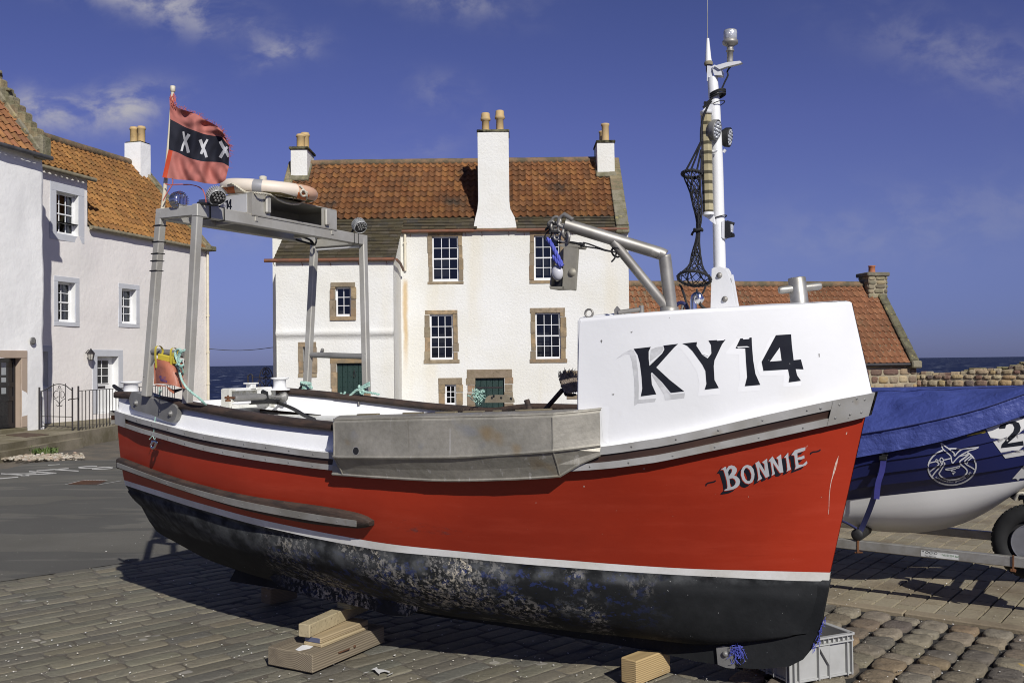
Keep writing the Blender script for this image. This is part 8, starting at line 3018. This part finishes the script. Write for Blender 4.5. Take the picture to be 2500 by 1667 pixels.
slab_on('chipboard_post', 'pale speckled chipboard post lying on top of the short plank', .17, .255, .10, .95, z_ + .058, .082, (.4, .33, .2), (.33, .27, .16), .12, mm=CHIP)
slab_on('timber_wedge', 'mossy grey wedge topmost on the stack, against the hull', .12, .235, .50, .95, z_ + .142, .055, (.26, .24, .15), (.15, .14, .09), .05)
# block under the bow
zU = zD
a = ground(*zU((280, 1330))[0])
mb, b2, X2, Y2 = block_on('', '', zU((280, 1330))[0], zU((485, 1332))[0], zU((745, 1225))[0], gz(0, 4.9) + .012, .145, None)
mb.build('keel_block', grained('fresh squared block', (.46, .33, .155), (.34, .235, .11), Y2), None, 'square golden timber block under the keel near the bow', 'timber block', GRP)
zV = zoomed(600, 1350, .38265)
mb, b3, X3, Y3 = block_on('', '', zV((75, 318))[0], zV((160, 328))[0], zV((330, 285))[0], g0, .12, None)
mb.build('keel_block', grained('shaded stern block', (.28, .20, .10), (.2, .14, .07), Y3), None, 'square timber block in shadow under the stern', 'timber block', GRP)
# grey plastic crate below the stem
cr_z = gz(1.6, 5) + .012
Pg = lambda x, y, z=cr_z: on_plane(*zD((x, y))[0], (0, 0, z), UPZ)
cA, cBk = Pg(1678, 1313), Pg(2118, 1232)          # base: near left corner, right corner
Xc = (cBk - cA).normalized(); wc = (cBk - cA).length
Yc_ = V((-Xc.y, Xc.x, 0))
hc_ = .245; dc_ = .36
CR = thing('plastic_crate', cA, 'ribbed grey plastic crate standing under the stem of the red boat', 'crate')
cq = lambda x, y, z: cA + Xc * x + Yc_ * y + UPZ * z
th2 = .006
def panel(mb, p, ex, ey, L_, H_, out):
 """ribbed wall of the crate"""
 mb.box(p + ex * L_ / 2 + UPZ * H_ / 2, ex * L_ / 2, out * th2 / 2, UPZ * H_ / 2, .002)
 for f in (.0, .08, .42, .60, .92, 1.0):
  mb.box(p + ex * (L_ * f) + UPZ * (H_ - .05) / 2 + out * .012, ex * .004, out * .012, UPZ * (H_ - .05) / 2, .001)
 mb.box(p + ex * L_ / 2 + UPZ * (H_ - .004) + out * .014, ex * (L_ / 2 + .014), out * .016, UPZ * .005, .002)
 mb.box(p + ex * L_ / 2 + UPZ * (H_ - .042) + out * .013, ex * (L_ / 2 + .01), out * .013, UPZ * .004, .002)
 n = int(L_ / .036)
 for k in range(n + 1):
  mb.box(p + ex * (L_ * k / n) + UPZ * (H_ - .023) + out * .012, ex * .0022, out * .012, UPZ * .018, 0)
 mb.box(p + ex * L_ / 2 + UPZ * .008 + out * .008, ex * L_ / 2, out * .008, UPZ * .006, .002)
mb = MB()
panel(mb, cq(0, 0, 0), Xc, None, wc, hc_, -Yc_)
mb.prism([cq(wc * .42, -.003, hc_ - .05), cq(wc * .60, -.003, hc_ - .05), cq(wc * .60, -.003, hc_ - .17)], -Yc_ * .02)
mb.build('front_wall', M['crate'], CR)
mb = MB(); panel(mb, cq(wc, 0, 0), Yc_, None, dc_, hc_, Xc); mb.build('side_wall', M['crate'], CR)
mb = MB(); panel(mb, cq(0, dc_, 0), -Yc_, None, dc_, hc_, -Xc); mb.build('side_wall', M['crate'], CR)
mb = MB(); panel(mb, cq(wc, dc_, 0), -Xc, None, wc, hc_, Yc_); mb.build('back_wall', M['crate'], CR)
mb = MB(); mb.box(cq(wc / 2, dc_ / 2, .012), Xc * wc / 2, Yc_ * dc_ / 2, UPZ * .004, 0); mb.build('floor_panel', M['crate'], CR)
# blue net twine snagged on the keel
mb = MB()
for k in range(50):
 c = L(*zD((random.gauss(1255, 25), random.gauss(1065, 28)))[0], .055)
 mb.tube(smooth_path([c, c + V((random.uniform(-.02, .02), random.uniform(-.01, .01), random.uniform(-.03, .02))), c + V((random.uniform(-.03, .03), random.uniform(-.01, .01), random.uniform(-.05, .02)))], 4), .0016, 4)
for k in range(26):
 c = L(*zD((1925 + random.gauss(0, 5) - k * 3.2, 800 + k * 10))[0], .035)
 mb.tube(smooth_path([c, c + V((random.uniform(-.012, .012), 0, random.uniform(-.02, .02))), c + V((random.uniform(-.015, .015), 0, -.02))], 3), .0016, 4)
mb.build('net_twine', M['rope_blue'], None, 'tangle of blue net twine snagged on the forefoot of the keel', 'twine')

# ------------------------------------------------------------------ rowing skiff on its trailer
zS = zoomed(1950, 900, .48932)
KX = V((.838, -.546, 0)).normalized()                   # along the trailer to the right
KN = V((KX.y, -KX.x, 0))                                # towards the camera
Ys = 7.25
oS = at(2255, 1345, Ys); OS = V((oS.x, oS.y, 0))
def T(px, py, o=0.0):
 """point on the upright plane o metres nearer than the trailer beam"""
 return on_plane(px, py, OS + KN * o, KN)
def TR(px, py, o):
 p = T(px, py, o) - OS
 return p.dot(KX), p.z
TRL = thing('boat_trailer', V((OS.x, OS.y, 0)), 'galvanised boat trailer with black wheel under the blue skiff', 'trailer')
mb = MB()
ba0, ba1 = T(2044, 1324), T(2476, 1370)
bdir = (ba1 - ba0)
ba0 = ba0 - bdir * .9; ba1 = ba1 + bdir * .9
mb.bar(ba0, ba1, .055, .075, UPZ, .005)
BM = mb.build('chassis_beam', M['galv'], TRL)
bmv = mb.bvh()
mb = MB()
mb.bar(ba0 - KN * 1.0, ba1 - KN * 1.0, .05, .07, UPZ, .005)
for f in (.2, .72):
 c = ba0.lerp(ba1, f)
 mb.bar(c, c - KN * 1.0, .05, .05, UPZ, .004)
mb.build('far_frame', M['galv'], TRL)
zX = zoomed(2200, 980, .28067)
mb = MB()
decal(mb, bmv, zX((172, 1290), (500, 1330), (500, 1378), (172, 1342)), off=.002)
def ring2(x, y, r, w=1.0, mi=1):
 c = zX((x, y))[0]
 stroke_quads(mb, bmv, [(c[0] + r * cos(a), c[1] + r * .85 * sin(a)) for a in [2 * pi * k / 10 for k in range(11)]], w, off=.0028, mi=mi)
for x in (225, 260, 302): ring2(x, 1309 + (x - 225) * .12, 3.4)
stroke_quads(mb, bmv, zX((180, 1297), (198, 1300), (190, 1308)), 1.2, off=.0028, mi=1)
stroke_quads(mb, bmv, zX((234, 1305), (252, 1313)), 1.0, off=.0028, mi=1); stroke_quads(mb, bmv, zX((270, 1312), (294, 1312)), 1.0, off=.0028, mi=1)
def smalltext(txt, bv, org, dx, dy, size, mi, off):
 """built in lettering laid on a surface: org picture point, dx/dy per text unit"""
 cu = bpy.data.curves.new('lettering', 'FONT')
 cu.body = txt; cu.size = 1.0; cu.resolution_u = 2
 ob = bpy.data.objects.new('lettering', cu); COL.objects.link(ob)
 me = ob.to_mesh()
 vs = [(v.co.x, v.co.y) for v in me.vertices]
 me.calc_loop_triangles()
 tr = [tuple(t.vertices) for t in me.loop_triangles]
 ob.to_mesh_clear()
 bpy.data.objects.remove(ob); bpy.data.curves.remove(cu)
 f = org if callable(org) else (lambda x, y: (org[0] + x * size * dx[0] + y * size * dy[0], org[1] + x * size * dx[1] + y * size * dy[1]))
 for t in tr:
  decal(mb, bv, [f(*vs[i]) for i in t], off=off, mi=mi, size=40)
smalltext('Tel: 01209 860', bmv, zX((350, 1338))[0], (1, .13), (.0, -1), 7.2, 2, .0028)
smalltext('Type Approved', bmv, zX((205, 1341))[0], (1, .13), (.0, -1), 4.4, 1, .0028)
mb.build('maker_plate', [M['sticker'], M['black_paint'], mat('green print', (.10, .22, .10), None, .6)], BM)
# wheel
wcx, wcy = 2522, 1322
wo = -.16
WC = T(wcx, wcy, wo)
rw = (T(wcx, wcy, wo) - T(wcx - 99, wcy, wo)).length
mb = MB()
mb.lathe(WC, KN, [(rw * .60, -.085), (rw * .80, -.10), (rw * .95, -.085), (rw, -.055), (rw, .055), (rw * .95, .085), (rw * .80, .10), (rw * .62, .085), (rw * .58, .06)], 40, 0)
for k in range(44):
 a = 2 * pi * k / 44
 e = KX * cos(a) + UPZ * sin(a)
 mb.box(WC + e * (rw + .001), e.cross(KN) * .012, KN * .05, e * .004, 0)
TY = mb.build('tyre', M['tyre'], TRL)
mb = MB()
mb.lathe(WC, KN, [(rw * .52, .085), (rw * .50, .095), (rw * .48, .05), (rw * .36, .03), (rw * .30, .055), (rw * .12, .06), (rw * .10, .08), (rw * .02, .082)], 36)
mb.build('rim', mat('silver wheel rim', (.42, .42, .43), (.33, .33, .33), .35, metal=.7, nsc=5), TRL)
mb = MB()
for i in range(9):
 a = 2 * pi * i / 9
 e = KX * cos(a) + UPZ * sin(a)
 mb.lathe(WC + e * rw * .45 + KN * .042, KN, [(rw * .06, 0), (rw * .06, .004), (.001, .005)], 8)
mb.build('wheel_nut', M['black'], TRL)
mb = MB()
mb.bar(WC + KN * .02, WC - KN * 1.2, .04, .04, UPZ, .004)
mb.build('axle', M['galv'], TRL)
mb = MB()
p_ = lambda x, y, o=.03: T(*zX((x, y))[0], o)
mb.bar(p_(975, 1335), p_(975, 1470), .012, .022, KN, .002); mb.bar(p_(950, 1460), p_(1000, 1472), .02, .02, UPZ, .002)
mb.build('u_bolt', M['rust'], TRL)
mb = MB()
mb.prism([p_(930, 818, -.25), p_(948, 782, -.25), p_(1012, 795, -.25), p_(985, 862, -.25)], -KN * .12)
mb.tube(smooth_path([p_(990, 850, -.22), p_(1015, 805, -.2), p_(1050, 795, -.2), p_(1069, 800, -.2), p_(1120, 800, -.2)], 4), .012, 8, 1)
mb.tube([p_(1020, 830, -.25), p_(1090, 830, -.25), p_(1120, 980, -.3)], .03, 8, 0)
mb.build('bow_chock', [M['black'], M['rope_white']], TRL)
# keel roller and bracket
rl = lambda x, y, o=.0: T(*zS((x, y))[0], o)
mb = MB()
c = rl(292, 828, .03)
mb.lathe(c, KN, [(.030, -.30), (.048, -.29), (.050, -.05), (.045, -.012), (.048, 0), (.040, .01), (.012, .012)], 18, 0)
mb.bar(rl(297, 850, .02), rl(297, 918, .02), .016, .03, KN, .002, 1)
mb.bar(rl(280, 915, .02), rl(318, 915, .02), .02, .012, UPZ, .002, 1)
mb.build('keel_roller', [M['black'], M['rust']], TRL)

# hull
class SLine:
 def __init__(s, px, bf):
  s.bf = bf
  Q = []
  n = len(px)
  for i, (x, y) in enumerate(px):
   xx = TR(x, y, 0)[0]
   for _ in range(40):
    xx2, z = TR(x, y, bf(xx))
    xx = xx * .5 + xx2 * .5
   Q.append((xx, z))
  s.zf = tab([q[0] for q in Q], [q[1] for q in Q])
  s.x0, s.x1 = Q[0][0], Q[-1][0]
 def at(s, x, sd=1, dz=0.0, out=0.0):
  return OS - KN * .52 + KX * x + KN * (sd * (s.bf(x) + .52 + out)) + UPZ * (s.zf(x) + dz)
XR = TR(2560, 1000, 0)[0]
def beam(mx, end):      # half beam about the centreline .52 behind the trailer beam; the bow is off to the right
 return lambda x: mx * (max(0.03, 1 - max(0, (x + .35) / (end + .35)) ** 1.9)) - .52
E_ = 2.15
b_sheer, b_mid, b_low, b_bot = beam(.78, E_), beam(.72, E_ - .1), beam(.56, E_ - .25), (lambda x: -.46)
LSH = SLine(zS((225, 470), (275, 432), (700, 352), (930, 295), (1124, 235), (1300, 180)), b_sheer)
LBW = SLine(zS((150, 668), (240, 655), (600, 615), (1045, 568), (1124, 556), (1300, 530)), b_low)
LBT = SLine(zS((-200, 770), (0, 780), (225, 792), (400, 810), (570, 818), (700, 803), (800, 778), (900, 735), (1050, 640), (1160, 540), (1300, 400)), b_bot)
SK = thing('rowing_skiff', V((OS.x, OS.y, LBT.zf(-.2))) - KN * .52, 'navy and white clinker rowing skiff carried on the trailer beyond the red bow', 'rowing boat')
xs = [LBT.x0 + .0 + (E_ - .12 - LBT.x0) * i / 50 for i in range(51)]
xs = [x for x in xs if x > -1.25]
NP = 4                                     # planks above the colour change
mb, mb2 = MB(), MB()
def sheer_pt(x, f, sd):
 a, b = LBW.at(x, sd), LSH.at(x, sd)
 p = a.lerp(b, f)
 return p + KN * sd * .05 * sin(pi * f)
for sd in (1, -1):
 for k in range(NP):
  f0, f1 = k / NP, (k + 1) / NP
  lo = [sheer_pt(x, f0, sd) + KN * sd * (.012 if k else 0) for x in xs]
  hi = [sheer_pt(x, f1, sd) for x in xs]
  mb.grid([lo, hi], 0, True, flip=sd < 0)
  if k:
   mb.grid([[sheer_pt(x, f0, sd) for x in xs], lo], 0, True, flip=sd < 0)
 lows = []
 for v in range(9):
  f = v / 8
  lows.append([LBT.at(x, sd).lerp(LBW.at(x, sd), f) + (KN * sd * .10 - UPZ * .05) * sin(pi * f) * (1 - .5 * max(0, x / E_)) for x in xs])
 mb2.grid(lows, 0, True, flip=sd < 0)
skh = mb.build('hull', M['skiff_blue'], SK)
mb2.build('bottom', M['skiff_white'], SK)
skv = mb.bvh()
bvb = mb2.bvh()
mb = MB()
decal(mb, skv, zS((935, 300), (955, 340), (985, 385), (1030, 446), (1124, 430), (1200, 425), (1200, 200), (1124, 235)), off=.003, mi=0)
decal(mb, skv, zS((1124, 480), (1045, 570), (1200, 560), (1200, 440)), off=.003, mi=0)
decal(mb, skv, zS((840, 332), (930, 308), (932, 318), (842, 336)), off=.003, mi=1)
# the number 2
two = zX((850, 225), (862, 205), (915, 185), (985, 168), (1025, 185), (1040, 225), (1030, 262), (985, 310), (925, 362), (1060, 340), (1066, 378), (868, 402), (876, 370), (935, 305), (975, 262), (985, 225), (970, 195), (935, 190), (912, 205), (905, 232), (856, 236))
decal(mb, skv, two, off=.005, mi=2)
mb.build('bow_number', [M['skiff_white'], M['yellow_paint'], M['black_paint']], SK)
# club emblem: seabird over a harbour, within a ring
zM = zoomed(2240, 1060, .089286)
mb = MB()
W_ = mat('white emblem paint', (.66, .66, .66), (.58, .58, .58), .5, nsc=20)
def em(pts, w=3.0):
 stroke_quads(mb, skv, zM(*pts), w, off=.003, size=8)
def emc(pts, w=3.0):
 P = smooth_path([V((x, y, 0)) for x, y in pts], 4)
 em([(p.x, p.y) for p in P], w)
cxm, cym, rxm, rym = 945, 880, 655, 495
def arc(a0, a1, w=3.6, n=30):
 em([(cxm + rxm * cos(radians(a0 + (a1 - a0) * k / n)), cym + rym * sin(radians(a0 + (a1 - a0) * k / n)) + (cxm + rxm * cos(radians(a0 + (a1 - a0) * k / n)) - 945) * -.03) for k in range(n + 1)], w)
arc(-50, 247); arc(262, 293)
emc([(645, 235), (660, 310), (700, 400), (800, 490), (880, 560), (920, 620), (930, 720), (960, 790)], 2.8)
emc([(645, 235), (740, 310), (840, 380), (960, 470), (1010, 520)], 3.0); emc([(1010, 520), (1000, 570), (1030, 580), (1050, 545)], 3.0)
emc([(1050, 545), (1130, 460), (1250, 390), (1400, 380), (1560, 360), (1675, 345)], 3.0)
emc([(1675, 345), (1560, 400), (1420, 440), (1300, 500), (1190, 560), (1080, 650), (1000, 740), (960, 790)], 2.6)
em([(330, 775), (500, 735)], 2.6); em([(710, 700), (910, 650)], 2.6); em([(540, 712), (610, 715)], 2.0)
emc([(495, 735), (505, 690), (525, 670), (540, 710), (530, 740), (495, 735)], 2.0); emc([(610, 690), (630, 645), (655, 635), (690, 660), (710, 720), (680, 770), (640, 770), (620, 720), (610, 690)], 2.4); em([(640, 740), (690, 730)], 1.8)
emc([(520, 745), (585, 790), (560, 840), (430, 940), (325, 1025)], 3.0); em([(690, 790), (590, 910), (480, 1030), (400, 1140)], 3.2); emc([(720, 765), (750, 800), (690, 890), (620, 1010)], 2.8)
emc([(620, 1010), (590, 1060), (640, 1140), (760, 1210), (900, 1235), (1080, 1215), (1240, 1150), (1340, 1060), (1355, 980), (1290, 900), (1200, 830), (1155, 760), (1180, 710), (1280, 640), (1390, 550)], 3.4)
em([(1130, 600), (1420, 530)], 2.6); emc([(1460, 590), (1370, 650), (1290, 730), (1310, 790), (1390, 850), (1480, 900), (1560, 955)], 3.0); emc([(1500, 620), (1400, 700), (1350, 790)], 2.6)
em([(755, 945), (960, 905), (1110, 870), (1165, 850)], 2.4); emc([(1165, 850), (1130, 905), (1050, 915)], 1.8); emc([(755, 945), (810, 970), (920, 960), (1050, 935)], 2.2)
emc([(960, 960), (920, 1000), (1020, 1010), (1020, 1040), (950, 1055), (990, 1080), (980, 1095)], 1.8)
TXT = 'Pittenweem Rowing Club'
# width of the line of text, to bend it round the ring
cu = bpy.data.curves.new('w', 'FONT'); cu.body = TXT; ob = bpy.data.objects.new('w', cu); COL.objects.link(ob)
bpy.context.view_layer.update(); tw_ = ob.dimensions.x
bpy.data.objects.remove(ob); bpy.data.curves.remove(cu)
def bend(x, y):
 a = radians(143 - (143 - 22) * (x / tw_))
 rr_ = .80 + .14 * y - .02
 X, Y = cxm + rxm * rr_ * cos(a) * 1.02, cym + rym * rr_ * sin(a) * 1.02 - rxm * cos(a) * .03
 return zM((X, Y))[0]
smalltext(TXT, skv, bend, None, None, 1, 0, .003)
mb.build('club_emblem', W_, SK)

# tarpaulin over the skiff
top_px = tab([1900, 2000, 2131, 2300, 2500, 2700], [952, 950, 949, 947, 944, 941])
TP = MB()
def zt_of(fn_px, o, X):
 return None
LTP = SLine([(x, top_px(x)) for x in (1960, 2131, 2300, 2500, 2700)], lambda x: -.30)
LHS = SLine([(1990, 1090), (2097, 1064), (2180, 1050), (2292, 1027), (2400, 1000), (2500, 966), (2620, 925)], lambda x: b_sheer(x) + .05)
LHM = SLine([(1990, 1140), (2084, 1118), (2180, 1101), (2292, 1078.6), (2405, 1046), (2500, 1014), (2620, 970)], lambda x: b_sheer(x) + .055)
xt = [-1.2 + (E_ - .15 + 1.2) * i / 90 for i in range(91)]
def crease(x, f):
 w = .026 * sin(x * 9 + f * 2) * f + .03 * noise.noise(V((x * 5 - f * 3, f * 2, 1))) * 1.5 + .010 * noise.noise(V((x * 14 + f * 7, f * 3, 5)))
 return w + .055 * sin((x * 1.0 - f * .6) * 15 + 2 * noise.noise(V((x * 3, f, 1)))) * max(0, f - .1) * (1 - f) + .018 * noise.noise(V(((x - f * .7) * 6, f * 1.5, 9)))
for sd in (1, -1):
 rows = []
 for k in range(21):
  f = k / 20
  rows.append([LTP.at(x, sd).lerp(LHS.at(x, sd), f) + (KN * sd * .10 + UPZ * .06) * sin(pi * f * .9) * .6 + (KN * sd + UPZ * .4) * crease(x, f) * sin(pi * min(1, f + .15)) for x in xt])
 for k in range(1, 10):
  f = k / 9
  rows.append([LHS.at(x, sd).lerp(LHM.at(x, sd), f) + KN * sd * (.004 * sin(pi * f) + (.009 * sin(x * 26 + 1.3 * sin(x * 7)) * (.35 + f * .4) + .012 * noise.noise(V((x * 22, f * 4, 2)))) * (.4 + .6 * f)) for x in xt])
 TP.grid(rows, 0, True, flip=sd > 0)
 if sd == 1:
  r1_ = rows
TP.grid([[LTP.at(x, 1) for x in xt], [LTP.at(x, -1) for x in xt]], 0, True)
weld(TP)
tp = TP.build('tarpaulin', M['tarp'], None, 'blue tarpaulin drawn over the rowing skiff with a gathered hem', 'tarpaulin')
mb = MB()
mb.tube([p + KN * .003 for p in r1_[20]], .0035, 5)
mb.tube([p + KN * .003 + UPZ * .004 for p in r1_[2]], .002, 5)
mb.build('seam', M['tarp_seam'], tp)
# securing strap
mb = MB()
st = [(2164, 1063), (2163, 1080), (2158, 1118), (2150, 1160), (2128, 1230), (2108, 1280), (2098, 1300)]
hit = []
for (x, y) in st:
 hit.append(T(x, y, .27 if y < 1130 else (.24 if y < 1200 else (.10 if y < 1260 else .03))))
P = smooth_path(hit, 5)
wv = (KX * 1.0).normalized() * .022
mb.grid([[p - wv for p in P], [p + wv for p in P]], 0, True)
P2 = smooth_path([T(2157, 1122, .29), T(2153, 1150, .285), T(2144, 1180, .285), T(2140, 1218, .28)], 5)
mb.grid([[p - wv * .95 for p in P2], [p + wv * .95 for p in P2]], 1, True)
mb.box(T(2163, 1070, .285), KX * .03, KN * .008, UPZ * .012, .003, 2)
mb.box(T(2160, 1098, .285), KX * .024, KN * .010, UPZ * .045, .004, 2)
mb.box(T(2156, 1118, .285), KX * .028, KN * .012, UPZ * .016, .004, 2)
mb.tube(smooth_path([T(2040, 1266, .02), T(2065, 1275, .04), T(2092, 1290, .05)], 4), .010, 6, 0)
mb.build('ratchet_strap', [M['webbing'], mat('violet blue webbing tail', (.05, .05, .26), (.04, .04, .2), .7, nsc=10), M['black']], None, 'navy webbing strap with black buckle holding the tarpaulin down', 'strap')
